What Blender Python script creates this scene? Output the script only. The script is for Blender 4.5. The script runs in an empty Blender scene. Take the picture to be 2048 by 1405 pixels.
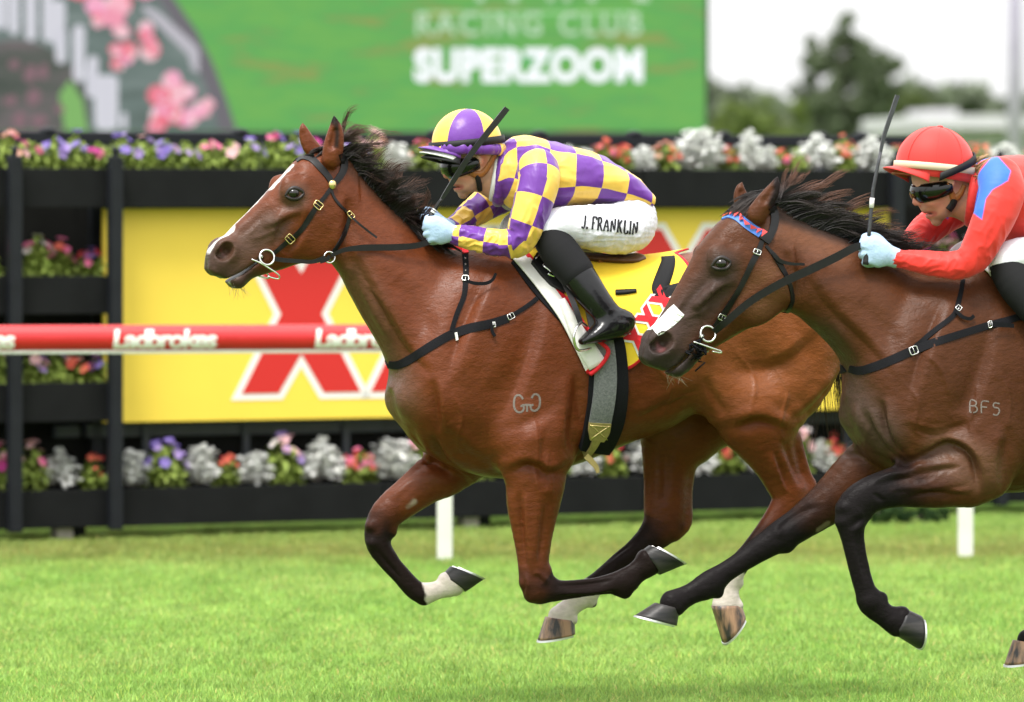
import bpy, bmesh, math, random
import numpy as np
from mathutils import Vector, Matrix
from mathutils.bvhtree import BVHTree

scene = bpy.context.scene
COL = scene.collection
random.seed(7)
rng = np.random.default_rng(11)

# ------------------------------------------------------------------ camera
FPX, CX, HZ, EYE = 11378.0, 1024.0, 395.0, 1.78      # focal length in source pixels, principal column, horizon row, eye height
cam_d = bpy.data.cameras.new("camera")
cam = bpy.data.objects.new("camera", cam_d)
COL.objects.link(cam)
cam.location = (0, 0, EYE)
cam.rotation_euler = (math.radians(90), 0, 0)
cam_d.sensor_width = 36.0
cam_d.lens = FPX / 2048.0 * 36.0
cam_d.shift_y = -(702.5 - HZ) / 2048.0
cam_d.clip_start = 0.5
cam_d.clip_end = 4000
cam_d.dof.use_dof = True
cam_d.dof.focus_distance = 18.95
cam_d.dof.aperture_fstop = 3.3
scene.camera = cam

# ------------------------------------------------------------------ sky, sun, exposure
SUN_EL, SUN_AZ = 64.0, 205.0
world = bpy.data.worlds.new("World")
scene.world = world
world.use_nodes = True
wn = world.node_tree.nodes
wl = world.node_tree.links
bg = wn["Background"]
sky = wn.new("ShaderNodeTexSky")
sky.sky_type = 'NISHITA'
sky.sun_disc = False
sky.sun_elevation = math.radians(SUN_EL)
sky.sun_rotation = math.radians(SUN_AZ)
sky.air_density = 1.0
sky.dust_density = 4.0
hs = wn.new("ShaderNodeHueSaturation")
hs.inputs["Saturation"].default_value = 0.12         # white overcast
wl.new(sky.outputs[0], hs.inputs["Color"])
cl = wn.new("ShaderNodeMix")                             # even white cloud layer over the clear sky
cl.data_type = 'RGBA'
cl.inputs["Factor"].default_value = 0.85
tcw = wn.new("ShaderNodeTexCoord"); sxw = wn.new("ShaderNodeSeparateXYZ"); mrw = wn.new("ShaderNodeMapRange")
wl.new(tcw.outputs["Generated"], sxw.inputs[0]); wl.new(sxw.outputs["Z"], mrw.inputs["Value"])
mrw.inputs["To Min"].default_value = 2.95; mrw.inputs["To Max"].default_value = 6.6        # overcast sky: brighter overhead than at the horizon
cbw = wn.new("ShaderNodeCombineColor")
for i_ in range(3): wl.new(mrw.outputs[0], cbw.inputs[i_])
wl.new(cbw.outputs[0], cl.inputs["B"])
wl.new(hs.outputs[0], cl.inputs["A"])
wl.new(cl.outputs["Result"], bg.inputs["Color"])
bg.inputs["Strength"].default_value = 0.15
sd = bpy.data.lights.new("sun", 'SUN')
sd.energy = 1.5
sd.angle = math.radians(17)
sd.color = (1.0, 0.965, 0.91)
sun = bpy.data.objects.new("sun", sd)
COL.objects.link(sun)
_az = math.radians(SUN_AZ)
_el = math.radians(SUN_EL)
_sd = Vector((math.sin(_az) * math.cos(_el), math.cos(_az) * math.cos(_el), math.sin(_el)))
sun.rotation_euler = _sd.to_track_quat('Z', 'Y').to_euler()
scene.view_settings.view_transform = 'Standard'
scene.view_settings.look = 'None'
scene.view_settings.exposure = 1.5
scene.view_settings.gamma = 1.0
scene.view_settings.use_curve_mapping = False
try:
    scene.cycles.use_denoising = True
    scene.cycles.max_bounces = 6
    scene.cycles.diffuse_bounces = 3
    scene.cycles.glossy_bounces = 3
    scene.cycles.transparent_max_bounces = 4
except Exception:
    pass

# ------------------------------------------------------------------ frames: a thing's own axes (U along it, V across and away, W up)
class Frame:
    def __init__(s, px, depth, deg):
        a = math.radians(deg)
        s.O = np.array([(px - CX) / FPX * depth, depth, 0.0])
        s.U = np.array([math.cos(a), math.sin(a), 0.0])
        s.V = np.array([-math.sin(a), math.cos(a), 0.0])
        s.ang = a
        s.C = np.array([0, 0, EYE]) - s.O
        s.c = np.array([s.C @ s.U, s.C @ s.V, s.C[2]])          # viewpoint in local axes
    def ray(s, px, py):
        d = np.array([(px - CX) / FPX, 1.0, -(py - HZ) / FPX])
        return np.array([d @ s.U, d @ s.V, d[2]])
    def at(s, px, py, v=0.0):
        d = s.ray(px, py)
        t = (v - s.c[1]) / d[1]
        return s.c + t * d
    def sc(s, px, v=0.0):
        d = s.ray(px, HZ)
        return FPX / ((v - s.c[1]) / d[1])
    def px(s, P):
        P = np.asarray(P, float)
        w = P[..., 0:1] * s.U + P[..., 1:2] * s.V + s.O
        return np.stack([CX + FPX * w[..., 0] / w[..., 1], HZ - FPX * (P[..., 2] - EYE) / w[..., 1]], -1)

# ------------------------------------------------------------------ object helpers
def link(name, data, parent=None):
    o = bpy.data.objects.new(name, data)
    COL.objects.link(o)
    if parent is not None:
        o.parent = parent
    return o

def tag(o, label=None, cat=None, group=None, kind=None):
    if label: o['label'] = label
    if cat: o['category'] = cat
    if group: o['group'] = group
    if kind: o['kind'] = kind
    return o

def thing(name, label, cat, frame=None, loc=None, group=None, rotz=None):
    o = link(name, None)
    o.empty_display_size = 0.1
    if frame is not None:
        o.location = frame.O
        o.rotation_euler = (0, 0, frame.ang)
    if loc is not None:
        o.location = loc
    if rotz is not None:
        o.rotation_euler = (0, 0, rotz)
    return tag(o, label, cat, group)

def mesh_np(name, V, Q, mats, smooth=True, attrs=None, midx=None):
    V = np.asarray(V, np.float32)
    me = bpy.data.meshes.new(name)
    if isinstance(Q, np.ndarray):
        n, k = Q.shape
        me.vertices.add(len(V)); me.vertices.foreach_set("co", V.ravel())
        me.loops.add(n * k); me.loops.foreach_set("vertex_index", Q.astype(np.int32).ravel())
        me.polygons.add(n)
        me.polygons.foreach_set("loop_start", np.arange(0, n * k, k, dtype=np.int32))
        me.polygons.foreach_set("loop_total", np.full(n, k, np.int32))
    else:
        me.from_pydata([tuple(map(float, v)) for v in V], [], [tuple(int(i) for i in f) for f in Q])
    for m in (mats if isinstance(mats, (list, tuple)) else [mats]):
        if m: me.materials.append(m)
    me.update(calc_edges=True)
    if midx is not None:
        me.polygons.foreach_set("material_index", np.asarray(midx, np.int32))
    me.polygons.foreach_set("use_smooth", np.full(len(me.polygons), smooth, bool))
    for k_, a in (attrs or {}).items():
        a = np.asarray(a, np.float32)
        if a.ndim == 1:
            at = me.attributes.new(k_, 'FLOAT', 'POINT'); at.data.foreach_set("value", a)
        else:
            if a.shape[1] == 3:
                a = np.concatenate([a, np.ones((len(a), 1), np.float32)], 1)
            at = me.attributes.new(k_, 'FLOAT_COLOR', 'POINT'); at.data.foreach_set("color", a.ravel())
    me.validate()
    return me

def part(name, V, Q, mats, parent, **kw):
    return link(name, mesh_np(name, V, Q, mats, **kw), parent)

class MB:
    """collects simple shapes for one mesh"""
    def __init__(s): s.v = []; s.f = []; s.m = []
    def add(s, V, F, m=0):
        b = len(s.v)
        s.v += [tuple(map(float, p)) for p in V]
        s.f += [tuple(int(i) + b for i in f) for f in F]
        s.m += [m] * len(F)
        return s
    def box(s, a, b, m=0, bev=0.0):
        x0, y0, z0 = [min(p, q) for p, q in zip(a, b)]; x1, y1, z1 = [max(p, q) for p, q in zip(a, b)]
        if bev <= 0:
            V = [(x0,y0,z0),(x1,y0,z0),(x1,y1,z0),(x0,y1,z0),(x0,y0,z1),(x1,y0,z1),(x1,y1,z1),(x0,y1,z1)]
            return s.add(V, [(0,3,2,1),(4,5,6,7),(0,1,5,4),(1,2,6,5),(2,3,7,6),(3,0,4,7)], m)
        bm = bmesh.new()
        bmesh.ops.create_cube(bm, size=1)
        for v in bm.verts:
            v.co = Vector((x0 + (v.co.x + .5) * (x1 - x0), y0 + (v.co.y + .5) * (y1 - y0), z0 + (v.co.z + .5) * (z1 - z0)))
        bmesh.ops.bevel(bm, geom=bm.edges[:], offset=bev, segments=2, affect='EDGES', profile=.5)
        bm.verts.index_update()
        s.add([v.co[:] for v in bm.verts], [[v.index for v in f.verts] for f in bm.faces], m)
        bm.free()
        return s
    def tube(s, P, R, n=8, m=0, cap=True, closed=False):
        P = np.asarray(P, float); N = len(P)
        R = np.full(N, R) if np.isscalar(R) else np.asarray(R, float)
        T = np.gradient(P, axis=0) if not closed else np.roll(P, -1, 0) - np.roll(P, 1, 0)
        T /= np.linalg.norm(T, axis=1)[:, None] + 1e-9
        up = np.array([0, 0, 1.0])
        if abs(T[0] @ up) > .9: up = np.array([0, 1.0, 0])
        a = np.cross(T[0], up); a /= np.linalg.norm(a)
        V = []
        for i in range(N):
            a = a - T[i] * (a @ T[i]); a /= np.linalg.norm(a) + 1e-9
            b = np.cross(T[i], a)
            for j in range(n):
                t = 2 * math.pi * j / n
                V.append(P[i] + R[i] * (a * math.cos(t) + b * math.sin(t)))
        F = []
        for i in range(N if closed else N - 1):
            i2 = (i + 1) % N
            for j in range(n):
                k = (j + 1) % n
                F.append((i * n + j, i * n + k, i2 * n + k, i2 * n + j))
        if cap and not closed:
            F.append(tuple(range(n - 1, -1, -1))); F.append(tuple((N - 1) * n + j for j in range(n)))
        return s.add(V, F, m)
    def prism(s, poly, y0, y1, m=0):
        """polygon in x,z extruded along y"""
        n = len(poly)
        V = [(x, y0, z) for x, z in poly] + [(x, y1, z) for x, z in poly]
        F = [tuple(range(n)), tuple(range(2 * n - 1, n - 1, -1))]
        F += [(i, n + i, n + (i + 1) % n, (i + 1) % n) for i in range(n)]
        return s.add(V, F, m)
    def sphere(s, c, r, nu=16, nv=10, m=0):
        r = np.array([r, r, r]) if np.isscalar(r) else np.array(r)
        V = [np.array(c) + r * (0, 0, 1)]
        for i in range(1, nv):
            t = math.pi * i / nv
            for j in range(nu):
                p = 2 * math.pi * j / nu
                V.append(np.array(c) + r * (math.sin(t) * math.cos(p), math.sin(t) * math.sin(p), math.cos(t)))
        V.append(np.array(c) - r * (0, 0, 1))
        F = [(0, 1 + j, 1 + (j + 1) % nu) for j in range(nu)]
        for i in range(nv - 2):
            for j in range(nu):
                a = 1 + i * nu
                F.append((a + j, a + nu + j, a + nu + (j + 1) % nu, a + (j + 1) % nu))
        a = 1 + (nv - 2) * nu; e = len(V) - 1
        F += [(a + j, e, a + (j + 1) % nu) for j in range(nu)]
        return s.add(V, F, m)
    def build(s, name, mats, parent=None, smooth=False):
        return part(name, s.v, s.f, mats, parent, smooth=smooth, midx=s.m)

def smooth_angle(o, deg=40):
    try:
        with bpy.context.temp_override(object=o):
            pass
        o.data.polygons.foreach_set("use_smooth", np.ones(len(o.data.polygons), bool))
        me = o.data
        bm = bmesh.new(); bm.from_mesh(me)
        lim = math.radians(deg)
        for e in bm.edges:
            e.smooth = not (len(e.link_faces) == 2 and e.calc_face_angle(0) > lim)
        bm.to_mesh(me); bm.free()
    except Exception as ex:
        print("smooth", ex)
    return o

def part_islands(name, V, Fq, mats, parent, **kw):
    """one object per connected piece (each letter of a word)"""
    V = np.asarray(V); p = list(range(len(V)))
    def find(a):
        while p[a] != a:
            p[a] = p[p[a]]; a = p[a]
        return a
    for f in Fq:
        r = find(f[0])
        for i in f[1:]:
            q = find(i)
            if q != r: p[q] = r
    g = {}
    for f in Fq: g.setdefault(find(f[0]), []).append(f)
    for fs in g.values():
        ids = sorted({i for f in fs for i in f}); m = {a: b for b, a in enumerate(ids)}
        part(name, V[ids], [tuple(m[i] for i in f) for f in fs], mats, parent, **kw)

def part_pair(name, V, Fq, mats, parent, mirror=True, sharp=40, **kw):
    """a piece on the near side and its twin on the far side, each its own object"""
    o = part(name, V, Fq, mats, parent, **kw)
    if sharp: smooth_angle(o, sharp)
    if mirror:
        o2 = part(name, np.asarray(V) * [1, -1, 1], [tuple(f)[::-1] for f in Fq], mats, parent, **kw)
        if sharp: smooth_angle(o2, sharp)
    return o

# ------------------------------------------------------------------ materials
def mat(name, col, rough=.6, spec=.4, noise=0.0, nscale=30.0, bump=0.0, bscale=120.0, attr=None, metal=0.0, sheen=0.0, coat=0.0, emit=0.0, sss=0.0, stretch=None, col2=None, coord='Object', bdist=.004, rvar=0.0):
    m = bpy.data.materials.new(name)
    m.use_nodes = True
    nt = m.node_tree; N = nt.nodes; L = nt.links
    b = N["Principled BSDF"]
    b.inputs["Roughness"].default_value = rough
    b.inputs["Specular IOR Level"].default_value = spec
    b.inputs["Metallic"].default_value = metal
    b.inputs["Sheen Weight"].default_value = sheen
    b.inputs["Coat Weight"].default_value = coat
    if sss:
        b.inputs["Subsurface Weight"].default_value = sss
        b.inputs["Subsurface Scale"].default_value = .01
    tc = N.new("ShaderNodeTexCoord")
    vec = tc.outputs[coord]
    if stretch:
        mp = N.new("ShaderNodeMapping"); mp.inputs["Scale"].default_value = stretch
        L.new(vec, mp.inputs["Vector"]); vec = mp.outputs[0]
    src = None
    if attr:
        a = N.new("ShaderNodeAttribute"); a.attribute_name = attr
        src = a.outputs["Color"]
    if noise > 0 or col2:
        nz = N.new("ShaderNodeTexNoise"); nz.inputs["Scale"].default_value = nscale; nz.inputs["Detail"].default_value = 5
        L.new(vec, nz.inputs["Vector"])
        mx = N.new("ShaderNodeMix"); mx.data_type = 'RGBA'
        if col2:
            rp = N.new("ShaderNodeValToRGB")
            rp.color_ramp.elements[0].position = .38; rp.color_ramp.elements[1].position = .62
            L.new(nz.outputs["Fac"], rp.inputs[0]); L.new(rp.outputs[0], mx.inputs["Factor"])
            mx.inputs["A"].default_value = (*col, 1); mx.inputs["B"].default_value = (*col2, 1)
        else:
            mx.blend_type = 'MULTIPLY'
            mx.inputs["Factor"].default_value = 1.0
            mr = N.new("ShaderNodeMapRange")
            mr.inputs["From Min"].default_value = .25; mr.inputs["From Max"].default_value = .75
            mr.inputs["To Min"].default_value = 1 - noise; mr.inputs["To Max"].default_value = 1 + noise
            L.new(nz.outputs["Fac"], mr.inputs["Value"])
            L.new(mr.outputs[0], mx.inputs["B"])
            if src is not None: L.new(src, mx.inputs["A"])
            else: mx.inputs["A"].default_value = (*col, 1)
        src = mx.outputs["Result"]
    if src is not None: L.new(src, b.inputs["Base Color"])
    else: b.inputs["Base Color"].default_value = (*col, 1)
    if emit:
        if src is not None: L.new(src, b.inputs["Emission Color"])
        else: b.inputs["Emission Color"].default_value = (*col, 1)
        b.inputs["Emission Strength"].default_value = emit
    if rvar:
        nr = N.new("ShaderNodeTexNoise"); nr.inputs["Scale"].default_value = 11; nr.inputs["Detail"].default_value = 6; L.new(vec, nr.inputs["Vector"])
        mv = N.new("ShaderNodeMapRange"); mv.inputs["From Min"].default_value = .3; mv.inputs["From Max"].default_value = .7
        mv.inputs["To Min"].default_value = rough - rvar; mv.inputs["To Max"].default_value = rough + rvar
        L.new(nr.outputs["Fac"], mv.inputs["Value"]); L.new(mv.outputs[0], b.inputs["Roughness"])
    if bump > 0:
        nb = N.new("ShaderNodeTexNoise"); nb.inputs["Scale"].default_value = bscale; nb.inputs["Detail"].default_value = 3
        L.new(vec, nb.inputs["Vector"])
        bp = N.new("ShaderNodeBump"); bp.inputs["Strength"].default_value = bump; bp.inputs["Distance"].default_value = bdist
        L.new(nb.outputs["Fac"], bp.inputs["Height"]); L.new(bp.outputs[0], b.inputs["Normal"])
    return m

def wrinkle(m, scale, dist, strength, stretch, rot=(0, 0, 0)):
    """creases in cloth: a ridged bump under the material's own fine bump"""
    N = m.node_tree.nodes; L = m.node_tree.links; b = N["Principled BSDF"]
    tc = N.new("ShaderNodeTexCoord"); mp = N.new("ShaderNodeMapping"); mp.inputs["Scale"].default_value = stretch; mp.inputs["Rotation"].default_value = rot
    nz = N.new("ShaderNodeTexNoise"); nz.noise_type = 'RIDGED_MULTIFRACTAL'; nz.inputs["Scale"].default_value = scale; nz.inputs["Detail"].default_value = 2.0
    nz.inputs["Distortion"].default_value = .6
    L.new(tc.outputs["Object"], mp.inputs[0]); L.new(mp.outputs[0], nz.inputs["Vector"])
    bp = N.new("ShaderNodeBump"); bp.inputs["Strength"].default_value = strength; bp.inputs["Distance"].default_value = dist
    L.new(nz.outputs["Fac"], bp.inputs["Height"])
    old = [n for n in N if n.type == 'BUMP' and n is not bp]
    L.new(bp.outputs[0], old[0].inputs["Normal"] if old else b.inputs["Normal"])
    return m

# ------------------------------------------------------------------ smooth value noise on points
def _hash(ix, iy, iz, seed):
    h = (ix.astype(np.int64) * 374761393 + iy.astype(np.int64) * 668265263 + iz.astype(np.int64) * 2147483647 + seed * 1274126177) & 0x7fffffff
    h = ((h ^ (h >> 13)) * 1274126177) & 0x7fffffff
    return ((h ^ (h >> 16)) & 0xffff) / 65535.0
def vnoise(P, scale, seed=0):
    P = np.asarray(P, float) * scale
    i = np.floor(P); f = P - i; f = f * f * (3 - 2 * f)
    r = 0
    for dx in (0, 1):
        for dy in (0, 1):
            for dz in (0, 1):
                w = (f[:, 0] if dx else 1 - f[:, 0]) * (f[:, 1] if dy else 1 - f[:, 1]) * (f[:, 2] if dz else 1 - f[:, 2])
                r = r + w * _hash(i[:, 0] + dx, i[:, 1] + dy, i[:, 2] + dz, seed)
    return r * 2 - 1

def spline(P, n=4):
    """Catmull-Rom through the rows of P, n steps to a span"""
    P = np.asarray(P, float)
    if len(P) < 3:
        return np.array([P[0] + (P[-1] - P[0]) * t for t in np.linspace(0, 1, n + 1)])
    Q = np.vstack([2 * P[0] - P[1], P, 2 * P[-1] - P[-2]])
    out = []
    for i in range(1, len(Q) - 2):
        for j in range(n):
            t = j / n
            a, b, c, d = Q[i - 1], Q[i], Q[i + 1], Q[i + 2]
            out.append(.5 * (2 * b + (c - a) * t + (2 * a - 5 * b + 4 * c - d) * t * t + (3 * b - a - 3 * c + d) * t ** 3))
    out.append(P[-1])
    return np.array(out)

# ------------------------------------------------------------------ implicit solid -> one continuous mesh
class Solid:
    def __init__(s, lo, hi, h):
        s.lo = np.array(lo, float); s.h = h
        s.n = np.ceil((np.array(hi) - s.lo) / h).astype(int) + 1
        s.D = np.full(s.n, .2, np.float32)
    def _rng(s, lo, hi):
        i0 = np.maximum(np.floor((lo - s.lo) / s.h).astype(int), 0)
        i1 = np.minimum(np.ceil((hi - s.lo) / s.h).astype(int) + 1, s.n)
        return i0, i1
    def _ax(s, i0, i1):
        a = [(s.lo[k] + s.h * np.arange(i0[k], i1[k])).astype(np.float32) for k in range(3)]
        return a[0][:, None, None], a[1][None, :, None], a[2][None, None, :]
    def _merge(s, i0, i1, d, k, cut):
        sl = tuple(slice(a, b) for a, b in zip(i0, i1))
        A = s.D[sl]
        k = np.float32(k)
        if cut:
            B = -d
            h = np.clip(.5 - .5 * (A - B) / k * -1, 0, 1)       # weight of A in smooth max
            s.D[sl] = B * (1 - h) + A * h + k * h * (1 - h)
        else:
            h = np.clip(.5 + .5 * (d - A) / k, 0, 1)
            s.D[sl] = d * (1 - h) + A * h - k * h * (1 - h)
    def tube(s, P, k=.02, cut=False, n=3):
        """rows u,v,w,ra,rb : ra radius in the U-W plane, rb radius along V"""
        P = np.asarray(P, float)
        P = spline(P, n) if len(P) > 2 else (np.vstack([P, P]) if len(P) == 1 else P)
        mg = k + 2.5 * s.h
        R = np.maximum(P[:, 3], P[:, 4])
        i0, i1 = s._rng((P[:, :3] - R[:, None]).min(0) - mg, (P[:, :3] + R[:, None]).max(0) + mg)
        if np.any(i1 <= i0): return
        d = np.full(i1 - i0, .2, np.float32)
        for a, b in zip(P[:-1], P[1:]):
            r = max(a[3], a[4], b[3], b[4]) + mg
            j0, j1 = s._rng(np.minimum(a[:3], b[:3]) - r, np.maximum(a[:3], b[:3]) + r)
            j0 = np.maximum(j0, i0); j1 = np.minimum(j1, i1)
            if np.any(j1 <= j0): continue
            X, Y, Z = s._ax(j0, j1)
            ab = (b - a).astype(np.float32); L2 = float(ab[:3] @ ab[:3]) + 1e-12
            t = np.clip(((X - a[0]) * ab[0] + (Y - a[1]) * ab[1] + (Z - a[2]) * ab[2]) / np.float32(L2), 0, 1)
            ra = np.float32(a[3]) + t * ab[3]; rb = np.float32(a[4]) + t * ab[4]
            dx = X - np.float32(a[0]) - t * ab[0]; dy = Y - np.float32(a[1]) - t * ab[1]; dz = Z - np.float32(a[2]) - t * ab[2]
            q = np.sqrt((dx * dx + dz * dz) / (ra * ra) + dy * dy / (rb * rb))
            e = (q - 1) * np.minimum(ra, rb)
            sl = tuple(slice(p - o, q_ - o) for p, q_, o in zip(j0, j1, i0))
            d[sl] = np.minimum(d[sl], e)
        s._merge(i0, i1, d, k, cut)
    def loft(s, top, bot, A, B, wid, k=.03, v0=0.0, e=2.0, skew=0.0, sm=4, cut=False):
        """outlines top, bot: rows u,w ; axis A->B ; wid rows t,half width"""
        A = np.asarray(A, float); B = np.asarray(B, float)
        L = np.linalg.norm(B - A); T = (B - A) / L; Nn = np.array([-T[1], T[0]])
        def prof(o):
            o = np.asarray(o, float) - A
            S = o @ T; n = o @ Nn; i = np.argsort(S)
            return S[i], n[i]
        st, nt = prof(top); sb, nb = prof(bot)
        s0 = min(st[0], sb[0]); s1 = max(st[-1], sb[-1])
        M = 240
        S = np.linspace(s0, s1, M)
        pt = np.interp(S, st, nt); pb = np.interp(S, sb, nb)
        w = np.asarray(wid, float); pw = np.interp(S / L, w[:, 0], w[:, 1])
        if sm:
            kx = np.arange(-3 * sm, 3 * sm + 1); kg = np.exp(-.5 * (kx / sm) ** 2); kg /= kg.sum()
            f = lambda a: np.convolve(np.pad(a, 3 * sm, mode='reflect', reflect_type='odd'), kg, 'valid')
            pt, pb, pw = f(pt), f(pb), f(pw)
        mid = (pt + pb) / 2; ra = np.maximum(np.abs(pt - pb) / 2, .004); pw = np.maximum(pw, .004)
        mg = k + 2.5 * s.h
        C = np.vstack([top, bot]); W = pw.max()
        i0, i1 = s._rng(np.array([C[:, 0].min() - mg, v0 - W * 1.3 - mg, C[:, 1].min() - mg]), np.array([C[:, 0].max() + mg, v0 + W * 1.3 + mg, C[:, 1].max() + mg]))
        X, Y, Z = s._ax(i0, i1)
        ss = (X - A[0]) * T[0] + (Z - A[1]) * T[1]
        nn = (X - A[0]) * Nn[0] + (Z - A[1]) * Nn[1]
        m_ = np.interp(ss, S, mid).astype(np.float32); a_ = np.interp(ss, S, ra).astype(np.float32); w_ = np.interp(ss, S, pw).astype(np.float32)
        sg = 1.0 if (pt - pb).mean() > 0 else -1.0
        z = (nn - m_) / a_
        if skew:
            w_ = w_ * np.clip(1 + skew * sg * z, .35, 1.8).astype(np.float32)
        y = np.abs(Y - np.float32(v0)) / w_
        if e == 2.0: q = np.sqrt(z * z + y * y)
        else: q = (np.abs(z) ** e + y ** e) ** (1 / e)
        d = (q - 1) * np.minimum(a_, w_)
        d = np.maximum(d, np.maximum(s0 - ss, ss - s1)).astype(np.float32)
        s._merge(i0, i1, d, k, cut)
    def mesh(s, smooth=3):
        D = s.D; S = D < 0
        nx, ny, nz = D.shape
        c = np.zeros((nx - 1, ny - 1, nz - 1), np.uint8)
        for x in (0, 1):
            for y in (0, 1):
                for z in (0, 1):
                    c += S[x:nx - 1 + x, y:ny - 1 + y, z:nz - 1 + z]
        act = (c > 0) & (c < 8)
        idx = np.argwhere(act)
        vid = np.full(act.shape, -1, np.int32); vid[act] = np.arange(len(idx), dtype=np.int32)
        cor = np.array([(x, y, z) for x in (0, 1) for y in (0, 1) for z in (0, 1)])
        val = np.stack([D[idx[:, 0] + x, idx[:, 1] + y, idx[:, 2] + z] for x, y, z in cor], 1)
        pos = np.zeros((len(idx), 3)); cnt = np.zeros(len(idx))
        for a in range(8):
            for b in range(a + 1, 8):
                if np.abs(cor[a] - cor[b]).sum() != 1: continue
                m = (val[:, a] < 0) != (val[:, b] < 0)
                t = val[m, a] / (val[m, a] - val[m, b])
                pos[m] += cor[a] + t[:, None] * (cor[b] - cor[a]); cnt[m] += 1
        V = s.lo + s.h * (idx + pos / cnt[:, None])
        Q = []
        for ax in range(3):
            sl0 = [slice(1, -1)] * 3; sl1 = [slice(1, -1)] * 3
            sl0[ax] = slice(0, -1); sl1[ax] = slice(1, None)
            m = S[tuple(sl0)] != S[tuple(sl1)]
            ijk = np.argwhere(m); off = np.ones(3, int); off[ax] = 0
            ijk = ijk + off
            o1, o2 = [(1, 2), (2, 0), (0, 1)][ax]
            e1 = np.zeros(3, int); e1[o1] = 1; e2 = np.zeros(3, int); e2[o2] = 1
            g = lambda p: vid[p[:, 0], p[:, 1], p[:, 2]]
            q = np.stack([g(ijk - e1 - e2), g(ijk - e2), g(ijk), g(ijk - e1)], 1)
            ins = S[ijk[:, 0], ijk[:, 1], ijk[:, 2]]
            q[~ins] = q[~ins][:, ::-1]
            Q.append(q[(q >= 0).all(1)])
        Q = np.vstack(Q)
        V = relax(V, Q, smooth)
        return V, Q

def relax(V, Q, it, lam=.6):
    E = np.vstack([Q[:, [0, 1]], Q[:, [1, 2]], Q[:, [2, 3]], Q[:, [3, 0]]])
    n = len(V)
    deg = np.bincount(E[:, 0], minlength=n) + np.bincount(E[:, 1], minlength=n)
    deg = np.maximum(deg, 1)
    for i in range(it):
        l = lam if i % 2 == 0 or it < 4 else -lam * .9
        A = np.stack([(np.bincount(E[:, 0], V[E[:, 1], k], n) + np.bincount(E[:, 1], V[E[:, 0], k], n)) / deg for k in range(3)], 1)
        V = V + l * (A - V)
    return V

def normals(V, Q):
    fn = np.cross(V[Q[:, 2]] - V[Q[:, 0]], V[Q[:, 3]] - V[Q[:, 1]])
    N = np.stack([sum(np.bincount(Q[:, j], fn[:, k], len(V)) for j in range(4)) for k in range(3)], 1)
    return N / (np.linalg.norm(N, axis=1)[:, None] + 1e-12)

def dist_poly(P, L):
    """distance of points to a polyline (any dimension) and arc position 0..1"""
    P = np.asarray(P, float); L = np.asarray(L, float)
    best = np.full(len(P), 1e9); arc = np.zeros(len(P))
    seg = np.linalg.norm(np.diff(L, axis=0), axis=1); cum = np.concatenate([[0], np.cumsum(seg)])
    for i in range(len(L) - 1):
        ab = L[i + 1] - L[i]
        t = np.clip((P - L[i]) @ ab / (ab @ ab + 1e-12), 0, 1)
        d = np.linalg.norm(P - L[i] - t[:, None] * ab, axis=1)
        m = d < best
        best[m] = d[m]; arc[m] = (cum[i] + t[m] * seg[i]) / (cum[-1] + 1e-9)
    return best, arc

def sstep(x, a, b):
    t = np.clip((x - a) / (b - a), 0, 1)
    return t * t * (3 - 2 * t)

def in_poly(P, poly):
    x, y = P[:, 0], P[:, 1]; r = np.zeros(len(P), bool); n = len(poly)
    for i in range(n):
        x0, y0 = poly[i]; x1, y1 = poly[(i + 1) % n]
        c = ((y0 > y) != (y1 > y)) & (x < (x1 - x0) * (y - y0) / (y1 - y0 + 1e-12) + x0)
        r ^= c
    return r
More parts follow.
